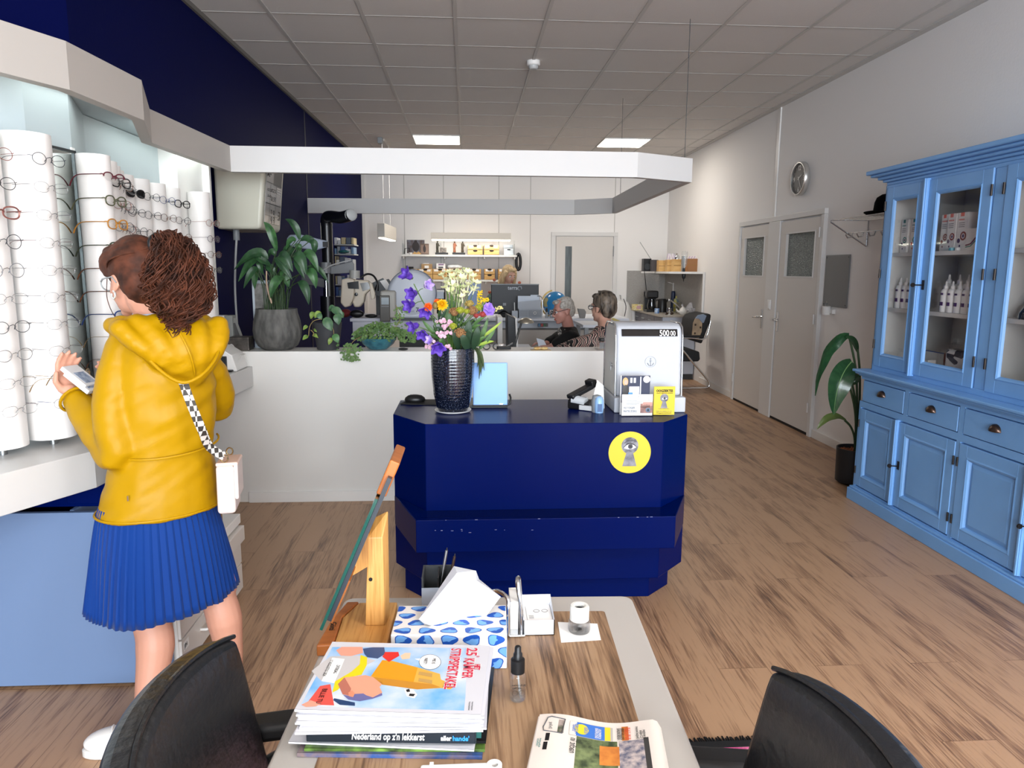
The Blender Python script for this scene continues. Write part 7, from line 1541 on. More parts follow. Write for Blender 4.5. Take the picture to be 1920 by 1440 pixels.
def figurine(xc,lab,two):
 o=thing('figurine',lab,'figurine',GY(xc,477,SF)); b0_=pb(B(),xc-12,xc+12,473.5,477.2,SF+.05,.09,1.726); obj('plinth',b0_,black,o,bevel=.003); z0_=GY(xc,473.5,SF+.05).z
 for k,xx in enumerate(((xc-8,xc+7)if two else(xc-8,))):
  c=GY(xx,470,SF+.09).x; f=B(); f.tube([(c-.012,SF+.09,z0_),(c-.006,SF+.09,z0_+.07)],[.011,.012],8); f.tube([(c+.014,SF+.09,z0_),(c+.006,SF+.09,z0_+.07)],[.011,.012],8); f.tube([(c,SF+.09,z0_+.06),(c+.004,SF+.09,z0_+.14)],[.02,.024],10); f.ell((c+.004,SF+.09,z0_+.165),.015,10,8); f.tube([(c+.02,SF+.085,z0_+.13),(c+.04,SF+.07,z0_+.09)],.007,6); blob_obj('figure',f,.006,mat('bronze_%d'%(k+two),('2C2A22','7A4A35','3A3226')[(k+two)%3],.4),o,smooth=2)
 if not two:obj('machine_block',pb(B(),xc-3,xc+9,464,474,SF+.07,.05),mat('bronze_mix','77706A',.4,vary=(40,'2B2623')),o,bevel=.006)
figurine(828,'bronze figurine of a standing figure beside a machine on a black plinth',False); figurine(860,'bronze figurine with two standing figures on a black plinth',True)
t=thing('label_printer','light grey label printer at the right end of the upper wall shelf','printer',GY(954,477,SF)); obj('body',pb(B(),945,963,466,478,SF+.02,.14,1.726),mat('printer_grey','B9C2C8',.4),t,bevel=.006); obj('top_tray',pb(B(),944,962,459,465,SF+.04,.12),mat('printer_top','9FA9B2',.4),t,bevel=.006); obj('slot',pb(B(),951,957,467,469,SF+.016,.006),black,t)
t=thing('headset_case','black oval case hanging from the right shelf rail','case',GY(972,492,11.3)); obj('shell',B().tube([GY(972+4*cos(a),491+15*sin(a),11.2)for a in[2*pi*i/20 for i in range(20)]],.022,8,closed=True),black,t,smooth=60); obj('plug',pb(B(),967,972,500,508,11.19,.03),dgrey,t)
t=thing('card_carton','brown cardboard carton with label on the second drawer box','carton',GY(800,504,SF)); a_=GY(790,503.5,SF+.03); obj('carton',pb(B(),790,810,495,504,SF+.03,.12),mat('cardboard','A98A62',.7),t,bevel=.002); obj('paper_label',pb(B(),796,804,498,503,SF+.028,.002),paper,t); obj('papers',pb(B(),794,804,493,495,SF+.06,.05),paper,t)
t=thing('cosmetic_carton','white and purple carton on the third drawer box','carton',GY(826,503,SF)); obj('carton',pb(B(),818,835,494,504,SF+.03,.10),white,t,bevel=.002); obj('print',pb(B(),822,832,494.5,497.5,SF+.028,.002),mat('print_mauve','8E7494',.5),t); obj('print',pb(B(),822,831,500,503,SF+.028,.002),inkg,t)
t=thing('plastic_bag','crumpled white plastic bag on the fourth drawer box','bag',GY(855,503,SF)); rb=B(); random.seed(14)
for k in range(12):rb.ell(GY(852+random.uniform(-10,12),502-random.uniform(0,3),SF+.08),(.05,.04,.03),8,6)
blob_obj('bag_body',rb,.012,mat('bag_white','D5DADC',.35),t,smooth=2)
t=thing('small_tools','small dark tools on the leftmost drawer box','tools',GY(768,503,SF)); obj('block',pb(B(),766,775,500,504,SF+.05,.05),blackm,t,bevel=.004); obj('bottle',B().cyl(GY(763,504.3,SF+.06),GY(763,498,SF+.06),.012,n=10),dgrey,t)
# notice frame on the wall behind the desk and white storage unit
t=thing('clip_board','white papers in a black framed tray behind the flowers','tray',GY(822,555,9.0)); obj('frame',pb(B(),808,835,542,575,9.0,.02),blackm,t); obj('sheet',pb(B(),810,833,543.5,548,8.99,.01),paper,t); obj('sheet',pb(B(),808,832,547,560,8.96,.02),mat('paper_bluish','D5DEEA',.6),t); obj('stand',B().cyl(GY(822,575,9.02),GY(822,612,9.02),.02,n=8),blackm,t)
t=thing('blue_folder_stack','pale blue folders standing behind the cream flowers','folders',GY(892,545,9.1)); obj('folder',pb(B(),880,902,530,552,9.1,.05),mat('folder_pale_blue','9FB0CC',.6),t); obj('folder',pb(B(),877,900,551,600,9.05,.05),mat('folder_pale_blue2','8CA0C4',.6),t)
# back office desks
dsk=mat('desk_white','D2D6DE',.45); dskw=mat('desk_greige','B5B1AB',.5)
DY=8.3; zt8=GY(1040,597,DY).z
t=thing('back_desk','pale office desk with front panel between the monitor and the door','desk',(.9,8.5,0)); a_,b_=GY(800,600,DY).x,GY(1180,600,DY).x
obj('desk_top',B().box(a_,b_,DY,9.15,zt8-.03,zt8),dsk,t,bevel=.003); obj('front_panel',B().box(a_,b_,DY+.30,DY+.32,.3,zt8-.03),dsk,t); obj('inner_shelf',B().box(a_,b_,DY+.02,DY+.30,zt8-.16,zt8-.135),dskw,t); obj('lower_panel',B().box(a_,b_,DY+.02,DY+.04,.05,zt8-.16),dskw,t)
for x in(a_,b_-.03):obj('side_panel',B().box(x,x+.03,DY+.04,9.12,0,zt8-.03),dsk,t)
t=thing('desk_divider','white upright panel at the left end of the consultation desk','panel',GY(938,640,7.4)); obj('panel',pb(B(),933,942,595,700,7.4,.5,0),white,t); obj('foot',B().box(GY(930,700,7.4).x,GY(945,700,7.4).x,7.4,7.95,0,.03),grey,t)
t=thing('label_machine','grey desk device with white knobs half hidden by the flowers','device',GY(915,630,7.6)); obj('body',pb(B(),900,932,612,700,7.6,.25,.76),mat('device_grey','8B9098',.4),t,bevel=.01); obj('knob',B().ell(GY(907,620,7.58),.018,10,8),white,t); obj('knob',B().ell(GY(921,620,7.58),.018,10,8),white,t)
t=thing('consultation_desk','low pale desk where the grey-haired person sits','desk',(.5,6.3,0)); obj('desk_top',B().box(.0,.90,5.95,6.62,.725,.755),dsk,t,bevel=.003); obj('desk_top_wing',B().box(.05,.62,6.62,7.3,.725,.755),dsk,t)
for x,y in((.04,6.0),(.84,6.0),(.09,7.2),(.56,7.2)):obj('leg',B().box(x,x+.04,y,y+.04,0,.725),grey,t)
# monitor seen from behind
t=thing('monitor','black computer monitor seen from behind in front of the blonde woman','monitor',GY(966,590,8.7)); MY=8.6
obj('back_shell',pb(B(),921,1010,533,588,MY,.04),mat('monitor_black','0C0E16',.45),t,bevel=.006); obj('bezel_edge',pb(B(),920.3,1010.7,532.3,534,MY-.002,.03),grey,t); obj('stand',pb(B(),955,975,570,598,MY+.045,.03,zt8),black,t); obj('foot',B().box(GY(945,597,MY).x,GY(985,597,MY).x,MY-.02,MY+.18,zt8,zt8+.012),black,t)
lo=GY(952,543,MY-.004); txt('lettering','terra',.062,mat('logo_grey','A9ADB4',.4),t,lo,(1,0,0),(0,0,1),weight=.001,width=.118)
cl=GY(974.5,540.5,MY-.003); obj('logo',B().tube([cl+V(.022*cos(a),0,.022*sin(a))for a in[-.5+5.2*i/16 for i in range(17)]],.004,6).tube([cl+V(.01,0,.01),cl+V(.022,0,.022)],.003,5),mat('logo_grey','A9ADB4',.4),t); obj('type_label',pb(B(),943,949,568,573,MY-.002,.003),grey,t)
t=thing('keyboard_cables','dark cables and keyboard clutter under the monitor','cables',GY(945,590,MY)); obj('cable',B().tube(catmull([GY(935,590,MY-.06),GY(945,583,MY-.08),GY(955,590,MY-.06),GY(965,586,MY-.08)],5),.012,6),black,t); obj('block',pb(B(),936,958,588,596,MY-.12,.06,zt8),blackm,t,bevel=.006)
# letter organiser
t=thing('letter_organiser','grey mesh organiser with letters, pens and drawers before the monitor','organiser',GY(993,597,8.38)); msh=mat('mesh_grey','A9AFB8',.45)
obj('drawer_case',pb(B(),973,1016.5,580,597,8.36,.22,zt8),msh,t,bevel=.003); obj('drawer_front',pb(B(),974,990,581.5,594,8.352,.01),mat('mesh_dark','8E949C',.5),t); obj('drawer_front',pb(B(),991,1015.5,581.5,594,8.352,.01),mat('mesh_dark','8E949C',.5),t)
rr=GY(1003,587,8.348); obj('ring_pull',B().tube([rr+V(.015*cos(a),0,.015*sin(a))for a in[2*pi*i/16 for i in range(16)]],.003,6,closed=True),white,t)
obj('top_bin',B().rings([[GY(x,y,8.38)for x,y in((972,580),(1014,580),(1014,562),(972,566))],[GY(x,y,8.40)for x,y in((972,580),(1014,580),(1014,562),(972,566))]]),msh,t); obj('back_bin',pb(B(),971,1012,556,580,8.50,.02),msh,t)
obj('wire_bow',B().tube(catmull([GY(1006,555,8.45),GY(1014,556,8.42),GY(1017,566,8.40),GY(1016.5,595,8.40)],5),.006,6),steel,t)
for x0_,x1_,y0_,y1_,lab in((971,995,555,578,'left batch of white letters in the mesh organiser'),(995,1011,553,578,'right batch of white letters in the mesh organiser')):o=thing('letters',lab,'letters',GY(x0_,y1_,8.44)); obj('sheets',pb(B(),x0_,x1_,y0_,y1_,8.44,.03),mat('paper_bluish','D5DEEA',.6),o)
for i,(xa,xb)in enumerate(((984,992),(988,995),(991,998))):o=thing('pen','black pen in the organiser, %s of three'%ORD[i],'pen',GY(xa,577,8.42),'pens in the organiser'); obj('barrel',B().cyl(GY(xa,577,8.42),GY(xb,567,8.42),.007,n=8),black,o,smooth=40); obj('cap',B().cyl(GY(xb,567,8.42),GY(xb+.6,566,8.42),.008,n=8),dgrey,o)
t=thing('tape_roll','black tape roll in the organiser left of the pens','tape',GY(978,576,8.42)); c_=GY(978,576,8.42); obj('roll',B().tube([c_+V(.022*cos(a),0,.022*sin(a))for a in[pi*i/12 for i in range(13)]],.009,8),black,t,smooth=60)
t=thing('paper_clip_tray','small wire tray with a pen left of the organiser','tray',GY(965,596,8.4)); obj('tray',pb(B(),960,971,583,597,8.38,.1,zt8),msh,t,bevel=.002); obj('pen',B().cyl(GY(965,585,8.42),GY(964.5,567,8.42),.005,n=6),white,t)
# globe
t=thing('globe','blue desk globe with brass meridian behind the grey-haired person','globe',GY(1041,597,8.75)); gc=GY(1041,570,8.75); gr=.152
gm=bpy.data.materials.new('globe_map'); gm.use_nodes=True; _n=gm.node_tree; _t=_n.nodes.new('ShaderNodeTexCoord'); _s=_n.nodes.new('ShaderNodeTexNoise'); _s.inputs['Scale'].default_value=5.5; _s.inputs['Detail'].default_value=6; _r=_n.nodes.new('ShaderNodeValToRGB'); _r.color_ramp.interpolation='CONSTANT'; _r.color_ramp.elements[0].color=(*lin('2B7DB4'),1); _r.color_ramp.elements[1].position=.56; _r.color_ramp.elements[1].color=(*lin('A8A070'),1); _n.links.new(_t.outputs['Object'],_s.inputs['Vector']); _n.links.new(_s.outputs[0],_r.inputs[0]); _n.links.new(_r.outputs[0],_n.nodes['Principled BSDF'].inputs['Base Color']); _n.nodes['Principled BSDF'].inputs['Roughness'].default_value=.2
obj('sphere',B().ell(gc,gr,32,20),gm,t,smooth=60); obj('meridian',B().tube([gc+V((gr+.018)*cos(a),-.03,(gr+.018)*sin(a))for a in[rad(105+165*i/20)for i in range(21)]],.008,8),mat('brass','A98F4C',.3,.9),t,smooth=60); obj('foot',B().lathe((gc.x,8.75,zt8),[(.001,0),(.09,0),(.085,.012),(.02,.02),(.015,gc.z-gr-zt8+.01)],24),mat('brass','A98F4C',.3,.9),t,smooth=50)
def lathe_px(name,x,y0_,y1_,Yv,r,m,par,prof=None):
 p,q=GY(x,y0_,Yv),GY(x,y1_,Yv); h=p.z-q.z; c=V((p.x+q.x)/2,Yv,q.z); return obj(name,B().lathe(c,[(rr_*r,zz*h)for rr_,zz in(prof or[(.001,0),(1,0),(1,1),(.9,1),(.9,.1),(.001,.1)])],20),m,par,smooth=50)
t=thing('mug','white mug with dark pattern between the organiser and the grey-haired person','mug',GY(1036,597,8.36)); lathe_px('cup',1036,581,596.5,8.38,.036,mat('mug_pattern','E4E6EA',.3,vary=(45,'28303C')),t)
t=thing('glue_bottle','small bottle with dark cap beside the mug','bottle',GY(1025,597,8.36)); lathe_px('body',1025,585,597,8.37,.016,mat('bottle_clear_grey','A8ACAF',.2),t); lathe_px('cap',1025,578,585,8.37,.011,black,t)
t=thing('note_cube','dark tilted card holder on the pale desk edge','card holder',GY(1092,596,8.3)); obj('body',outl([(1084,579),(1096,580),(1099,585),(1097,596.5),(1088,596.5)],8.34,8.42),mat('holder_grey','7D7A76',.5),t)
t=thing('color_blocks','strip of coloured blocks on the inner shelf of the pale desk','blocks',GY(1017,612,8.35)); k_=0
for x,c in((1009,'3D6E8E'),(1014,'A0413C'),(1019,'3F6B4C'),(1023,'5A5A5C')):obj('block',pb(B(),x,x+4.6,607,612.5,DY+.1,.06),mat('block_'+c,c,.5),t)
# side-on monitor and desk lamp on the consultation desk
t=thing('side_monitor','dark monitor seen edge-on with white frame beside the desk lamp','monitor',GY(962,650,6.45)); obj('back_shell',outl([(951,590),(966,597),(970,700),(953,700)],6.45,6.8),mat('monitor_dark_shell','24262A',.5),t,bevel=.006); obj('white_frame',outl([(966,597),(969.5,597),(973.5,700),(970,700)],6.44,6.8),white,t)
t=thing('desk_lamp','brushed metal desk lamp with lattice arm before the side-on monitor','lamp',GY(975,650,6.2)); hd_=GY(986,603,6.2)
obj('shade',B().lathe(hd_+V(0,0,-.012),[(.070,0),(.068,.014),(.045,.034),(.012,.046),(.001,.047)],24,sx=1.0),mat('lamp_metal','B5AE9E',.3,.8),t,smooth=50)
for o_ in(0,2.4):obj('arm',B().tube([GY(977+o_,603,6.2),GY(971+o_,622,6.2),GY(962+o_,655,6.2),GY(958+o_,690,6.22)],.005,6),steel,t)
obj('foot',B().lathe(V(GY(960,690,6.22).x,6.22,.756),[(.001,0),(.08,0),(.075,.015),(.001,.018)],20),steel,t)
# people in the back office
def seated(name,label,base,hipz,F,r,neck,hc,hF,arms,top,hair_fn,skinm,hw=.20,trousers='23252B',headtilt=0,lap=True):
 F=Vector(F).normalized(); r=Vector(r).normalized(); o=thing(name,label,'person',(base[0],base[1],0)); P=V(base[0],base[1],0)
 hF=Vector(hF).normalized(); hF,hL,hU=axes(hF); b=B(); head_shapes(b,hc,hF,hL,hU,1.0); limb(b,[hc-hU*.07-hF*.015,neck,neck-V(0,0,.06)],[.053,.056,.06])
 ringstack(b,[(P+V(0,0,hipz),.14,.11),(P+V(0,0,hipz+.25),.13,.10),(V(neck.x,neck.y,neck.z-.12),.14,.09),(V(neck.x,neck.y,neck.z-.03),.08,.06)],r,F)
 j=B(); ringstack(j,[(P+V(0,0,hipz-.04),hw*.95,.15),(P+V(0,0,hipz+.12),hw*.95,.15),(V(ss(P.x,neck.x,.6),ss(P.y,neck.y,.6),ss(hipz,neck.z,.55)),hw*.95,.14),(V(neck.x,neck.y,neck.z-.12),hw*1.02,.12),(V(neck.x,neck.y,neck.z-.045),hw*.8,.09),(V(neck.x,neck.y,neck.z+.0),.075,.07)],r,F)
 for sh,el,wr,hd,pn in arms:
  sh,el,wr=Vector(sh),Vector(el),Vector(wr); limb(b,[sh,el,wr],[.045,.038,.028]); limb(j,[sh,el,wr-(wr-el).normalized()*.03],[.068,.058,.045]); d=(wr-el).normalized(); hand_shapes(b,wr+d*.02,Vector(hd),Vector(pn),Vector(hd).cross(Vector(pn)),curl=.5,s=.95)
 tr=B()
 for s in(-1,1):
  hp=P+r*.09*s+V(0,0,hipz); kn=hp+F*.42+V(0,0,.0 if lap else-.42); an=V(kn.x,kn.y,.08)if lap else V(hp.x,hp.y,.08)
  if not lap:kn=V(hp.x,hp.y,hipz*.52)+F*.02
  limb(b,[hp,kn,an],[.08,.055,.04]); limb(tr,[hp,kn,an],[.095,.075,.06]); b.ell(an+F*.06-V(0,0,.04),(.12,.045,.038),14,8,mx(F,r,V(0,0,1)))
 blob_obj('body',b,.0075,skinm,o,smooth=3); jm=blob(j,.011,4,'top'); wrinkle(jm,lambda p:.006*noise.noise(p*11)+.004*noise.noise(p*24)); jm.materials.clear(); jm.materials.append(top); jm.shade_smooth(); obj('top',jm,top,o)
 blob_obj('trousers',tr,.012,mat('trousers_'+trousers,trousers,.8),o,smooth=3); face_parts(o,hc,hF,hL,hU); hair_fn(o,hc,hF,hL,hU); return o,hF,hL,hU
def stool(x,y,lab):
 t=thing('office_chair',lab,'chair',(x,y,0)); obj('seat',B().lathe((x,y,.345),[(.001,0),(.2,0),(.22,.02),(.22,.05),(.19,.07),(.001,.07)],28),blackm,t,smooth=50); obj('column',B().cyl((x,y,.06),(x,y,.345),.025,n=12),steel,t,smooth=40)
 for i in range(5):a=2*pi*i/5; obj('leg',B().tube([(x,y,.07),(x+.25*cos(a),y+.25*sin(a),.03)],[.02,.014],8),dgrey,t)
def strands(par,name,m,seeds,r=.003):
 b=B()
 for pts in seeds:b.tube(catmull(pts,5),r,5)
 o=obj(name,b,m,par,smooth=60); o['kind']='stuff'
 # grey-haired person, turned to the left, reading
hcg=GY(1056,582,6.75); ng=V(hcg.x+.055,6.79,hcg.z-.155)
hgm=mat('hair_grey','9C958C',.6,vary=(50,'C4BEB6'))
def hair_short(m,vol=1.0,back=0.0,fr=.06):
 def fn(o,c,F,L,U):
  h=B(); M=mx(F,L,U); q=lambda a,b_,d:c+F*a+L*b_+U*d
  h.ell(q(-.028,0,.045),(.090*vol,.083*vol,.082*vol),20,12,M); h.ell(q(-.065,0,-.005-back),(.052*vol,.072*vol,.075*vol),18,12,M); h.ell(q(fr,0,.088),(.030,.055,.022*vol),14,8,M)
  for k in(-1,1):h.ell(q(.0,k*.062,.05),(.05,.022,.04),12,8,M)
  me=blob(h,.0065,3,'hair'); wrinkle(me,lambda p:.005*noise.noise(V((p-c).dot(U)*45,(p-c).dot(L)*60,(p-c).dot(F)*22))); me.materials.clear(); me.materials.append(m); me.shade_smooth(); ho_=obj('hair',me,m,o)
  random.seed(3); sd=[]
  for i in range(90):
   a=random.uniform(-1.3,1.3); p0=q(-.01+random.uniform(-.03,.05),.01*a,.118*vol); d0=random.uniform(.5,1)
   sd.append([p0,q(-.04*d0+.02*cos(a*2),.075*sin(a)*vol,.10*vol*d0),q(-.10*vol*cos(a*.8),.086*sin(a)*vol,.06-.05*d0),q(-.105*vol*cos(a),.082*sin(a)*vol,.02-.06*d0-back)])
  strands(ho_,'hair_strands',m,sd,.0035)
 return fn
og,gF,gL,gU=seated('person','grey-haired person with dark glasses in a black jacket reading at a desk',(hcg.x+.10,6.86),.52,(-1,-.12,0),(-.12,1,0),ng,hcg,(-.96,-.22,-.20),[((ng.x+.03,6.62,ng.z-.10),(ng.x-.02,6.55,.90),(hcg.x-.13,6.50,.82),(-.9,-.3,.1),(0,0,-1)),((ng.x+.03,6.98,ng.z-.10),(ng.x-.02,6.98,.88),(hcg.x-.14,6.80,.82),(-.9,-.2,.1),(0,0,-1))],mat('jacket_black','0C0B0C',.85),hair_short(hgm,.97),mat('skin_flushed','C08A7C',.5,sss=.06),.205)
gq=lambda a,b_,d:hcg+gF*a+gL*b_+gU*d
g_=B()
for k in(-1,1):g_.tube([gq(.104,.033*k+.023*cos(a),-.002+.016*sin(a))for a in[2*pi*i/14 for i in range(14)]],.0028,6,closed=True); g_.tube([gq(.098,.058*k,.006),gq(.04,.080*k,.01),gq(-.02,.083*k,.012)],.003,6)
obj('worn_glasses',g_,mat('glasses_dark','1B181A',.3),og,smooth=60)
obj('necklace',B().tube(catmull([gq(.03,.05,-.17),gq(.07,.02,-.24),gq(.085,0,-.33),gq(.07,-.02,-.24)],6),.006,6),mat('necklace_pale','B9B2A2',.5,vary=(80,'2A2826')),og,smooth=60); obj('shirt_patch',B().ell(gq(.07,.0,-.24),(.02,.05,.09),14,8,mx(gF,gL,gU)),mat('shirt_speckled','2A2A2C',.8,vary=(60,'B9B4AC')),og,smooth=60); obj('brooch',B().ell(gq(.09,.02,-.205),.009,10,6),chrome,og)
stool(hcg.x+.12,6.88,'office stool under the grey-haired person')
t=thing('paper_letter','sheet of paper in the grey-haired person\'s hands','paper',(hcg.x-.2,6.6,.82)); obj('sheet',outl([(1006,634),(1020,638),(1026,650),(1010,650)],6.55,6.56),mat('paper_bluish','D5DEEA',.6),t)
# person with dark highlighted hair and patterned blouse, back to the camera
hcp=GY(1130,576,5.75); npn=V(hcp.x+.03,5.80,hcp.z-.155)
hpm=mat('hair_highlights','1E1815',.5,vary=(30,'75685A',(1,1,.25)))
blm=bpy.data.materials.new('blouse_print'); blm.use_nodes=True; _n=blm.node_tree; _t=_n.nodes.new('ShaderNodeTexCoord'); _w=_n.nodes.new('ShaderNodeTexWave'); _w.inputs['Scale'].default_value=9; _w.inputs['Distortion'].default_value=14; _w.inputs['Detail'].default_value=2; _r=_n.nodes.new('ShaderNodeValToRGB'); _r.color_ramp.interpolation='CONSTANT'; E_=_r.color_ramp.elements; E_[0].color=(.02,.018,.018,1); E_[1].position=.38; E_[1].color=(*lin('D9C9B8'),1); e_=E_.new(.66); e_.color=(*lin('C98A85'),1); e_=E_.new(.84); e_.color=(.02,.018,.018,1); _n.links.new(_t.outputs['Object'],_w.inputs['Vector']); _n.links.new(_w.outputs[0],_r.inputs[0]); _n.links.new(_r.outputs[0],_n.nodes['Principled BSDF'].inputs['Base Color']); _n.nodes['Principled BSDF'].inputs['Roughness'].default_value=.7
op_,pF,pL,pU=seated('person','person with streaked short hair and patterned blouse facing the desk',(npn.x+.03,5.83),.52,(-.75,.66,0),(.66,.75,0),npn,hcp,(-.60,.79,-.02),[((npn.x-.10,5.68,npn.z-.11),(npn.x-.22,5.70,.92),(npn.x-.38,5.88,.84),(-.8,.6,0),(0,0,-1)),((npn.x+.15,5.95,npn.z-.11),(npn.x+.1,6.02,.92),(npn.x-.15,6.1,.84),(-.9,.3,0),(0,0,-1))],blm,hair_short(hpm,1.10,.0),skin2,.195)
pq=lambda a,b_,d:hcp+pF*a+pL*b_+pU*d
g_=B()
for k in(-1,1):g_.tube([pq(.104,.033*k+.023*cos(a),-.002+.018*sin(a))for a in[2*pi*i/14 for i in range(14)]],.003,6,closed=True); g_.tube([pq(.098,.058*k,.006),pq(.04,.080*k,.008),pq(-.02,.083*k,.008)],.003,6)
obj('worn_glasses',g_,mat('glasses_teal_dark','24343A',.3),op_,smooth=60); stool(npn.x+.05,5.86,'office stool under the person in the patterned blouse')
# blonde woman standing behind the monitor, looking down
hcb=GY(954,515,9.7); nbn=V(hcb.x-.01,9.72,hcb.z-.165); hbm=mat('hair_blonde','A58A66',.5,vary=(40,'CDB48C',(1,1,.15)))
def hair_long(o,c,F,L,U):
 h=B(); M=mx(F,L,U); q=lambda a,b_,d:c+F*a+L*b_+U*d; z_=V(0,0,1)
 h.ell(q(-.02,0,.045),(.095,.086,.082),20,12,M); h.ell(q(-.06,0,-.03),(.055,.08,.10),18,12,M); h.ell(q(.055,.015,.085),(.035,.055,.028),14,8,M)
 for k in(-1,1):h.tube([q(.03,.068*k,.06),q(.01,.090*k,-.02),q(.0,.098*k,-.12),q(.01,.095*k,-.24)],[.028,.034,.040,.030],12)
 h.tube([q(-.07,0,-.02),q(-.085,0,-.15),q(-.08,0,-.26)],[.07,.075,.05],14)
 me=blob(h,.0075,3,'hair'); wrinkle(me,lambda p:.006*noise.noise(V((p-c).dot(L)*60,(p-c).dot(F)*60,(p-c).dot(z_)*8))); me.materials.clear(); me.materials.append(hbm); me.shade_smooth(); obj('hair',me,hbm,o)
flm=mat('blouse_dark_floral','14181A',.7,vary=(13,'3C5A4A'));
ob_,bF,bL,bU=seated('person','blonde woman in a dark floral blouse working behind the monitor',(nbn.x,9.76),.85,(.25,-.97,0),(-.97,-.25,0),nbn,hcb,(.52,-.80,-.34),[((nbn.x-.17,9.70,nbn.z-.10),(nbn.x-.24,9.58,1.10),(nbn.x-.12,9.35,1.02),(.4,-.9,0),(0,0,-1)),((nbn.x+.17,9.70,nbn.z-.10),(nbn.x+.24,9.58,1.10),(nbn.x+.14,9.35,1.02),(-.2,-.9,0),(0,0,-1))],flm,hair_long,skin2,.205,lap=False)
for x,y in((925,540),(918,548),(974,530),(927,525)):p=GY(x,y,9.58); obj('flower_print',B().ell(p,(.022,.01,.02),10,6),mat('print_coral','B5654C',.7),ob_)
# coffee corner
kt=mat('corner_tile','AEABA6',.5,vary=(160,'8F8C88')); kg=mat('cupboard_grey','6E6F78',.45); kw=mat('worktop_speckle','B3ADA3',.4,vary=(180,'8E887E'))
t=thing('kitchen_unit','grey coffee corner cabinet with speckled worktop in the back right corner','cabinet',(2.85,10.3,0)); KX,KY0,KY1=2.665,9.80,11.40
obj('worktop',B().prism([(KX-.03,KY0+.04),(KX+.04,KY0-.03),(3.14,KY0-.03),(3.14,11.405),(KX-.03,11.405)],.868,.90),kw,t,bevel=.004)
obj('carcass',B().box(KX+.015,3.135,KY0,KY1,.08,.868),mat('cupboard_side','B5BCC8',.5),t); obj('plinth',B().box(KX+.05,3.13,KY0+.03,KY1,0,.08),dgrey,t)
for i in range(4):
 ya_=KY0+.01+i*.40
 d=obj('drawer',B().box(KX,KX+.016,ya_,ya_+.385,.73,.86),kg,t,bevel=.002); obj('handle',B().tube([(KX,ya_+.15,.795),(KX-.025,ya_+.15,.795),(KX-.025,ya_+.25,.795),(KX,ya_+.25,.795)],.006,6),steel,d)
 d=obj('door',B().box(KX,KX+.016,ya_,ya_+.385,.09,.72),kg,t,bevel=.002); obj('handle',B().tube([(KX,ya_+.15,.64),(KX-.025,ya_+.15,.64),(KX-.025,ya_+.25,.64),(KX,ya_+.25,.64)],.006,6),steel,d)
t=thing('splashback','speckled grey splashback panels around the coffee corner','splashback',(2.8,11.4,.9)); obj('back_panel',B().box(2.52,3.135,11.395,11.415,.9,1.50),kt,t); obj('side_panel',B().box(3.128,3.145,9.52,11.395,.9,1.48),kt,t); obj('edge_strip',B().box(3.12,3.146,9.50,9.52,.9,1.485),white,t)
t=thing('corner_shelf','rounded white corner shelf above the coffee worktop','shelf',(2.95,10.6,1.47)); cs=[(3.126,9.53),(3.126,11.393),(2.74,11.393)]+[(3.126-.40*cos(rad(a))**.8,9.52+1.88*sin(rad(a)))for a in(80,65,50,35,20,8)]; obj('board',B().prism(cs,1.462,1.49),white,t)
SZ=1.4905
def shbox(name,lab,x0_,x1_,y0_,Yv,dep,m,cat='box',grp=None):
 o=thing(name,lab,cat,GY((x0_+x1_)/2,508,Yv),grp); a_,b_=GY(x0_,500,Yv).x,GY(x1_,500,Yv).x; zt2=GY((x0_+x1_)/2,y0_,Yv).z; obj('box',B().box(a_,b_,Yv,Yv+dep,SZ,max(zt2,SZ+.05)),m,o,bevel=.003); return o,a_,b_,max(zt2,SZ+.05)
o,a_,b_,c_=shbox('radio','black radio with long aerial on the corner shelf',1207,1221,485,11.0,.14,black,'radio'); obj('speaker',B().lathe(((a_+b_)/2,11.0,SZ+.07),[(.05,.002),(.045,.006),(.001,.004)],18,axis=(0,-1,0)),dgrey,o); obj('aerial',B().cyl((b_,11.05,c_),GY(1200,454,10.9),.004,n=6),steel,o); obj('cord',B().tube(catmull([GY(1208,508,10.97),GY(1210,525,11.3),GY(1212,545,11.3)],5),.005,6),black,o)
shbox('canister','dark grey canister beside the radio',1222,1234,487,10.8,.1,mat('canister_dark','4A4648',.4),'canister')
for i,(x0_,x1_,y0_)in enumerate(((1235,1250,488),(1251,1262,487),(1263,1277,486),(1289,1319,485))):
 o,a_,b_,c_=shbox('drawer_box',('light wooden box nearest the dark canister on the corner shelf','narrow wooden box under the paper bundle on the corner shelf','third wooden box behind the hanging dispenser','largest wooden box, right of the hanging dispenser')[i],x0_,x1_,y0_,10.5-.28*i+(.2 if i==3 else 0),.12,pine if i<3 else mat('box_walnut','A06F45',.6),'wooden box','wooden boxes on the corner shelf'); obj('front_joint',B().box(a_,b_,10.5-.28*i+(.2 if i==3 else 0)-.002,10.5-.28*i+(.2 if i==3 else 0)+.002,(SZ+c_)/2-.004,(SZ+c_)/2+.004),mat('pine_dark','9A7340',.7),o)
t=thing('sugar_sticks','bundle of white sachets in the wooden box on the corner shelf','sachets',GY(1258,480,10.2)); random.seed(6)
for k in range(9):x=1252+k*1.6; obj('sachet',B().cbox(GY(x,481,10.28),(.010,.004,.085),M=Matrix.Rotation(random.uniform(-.3,.3),3,'Y')),paper if k%2 else mat('sachet_lilac','C9B8D6',.6),t)
t=thing('sachet_row','white sachets fanned out of the largest wooden box','sachets',GY(1303,484,10.0))
for k in range(9):obj('sachet',B().cbox(GY(1292+k*2.4,483.5,9.92),(.012,.004,.05),M=Matrix.Rotation(.5,3,'Y')),paper if k%2 else mat('sachet_lilac','C9B8D6',.6),t)
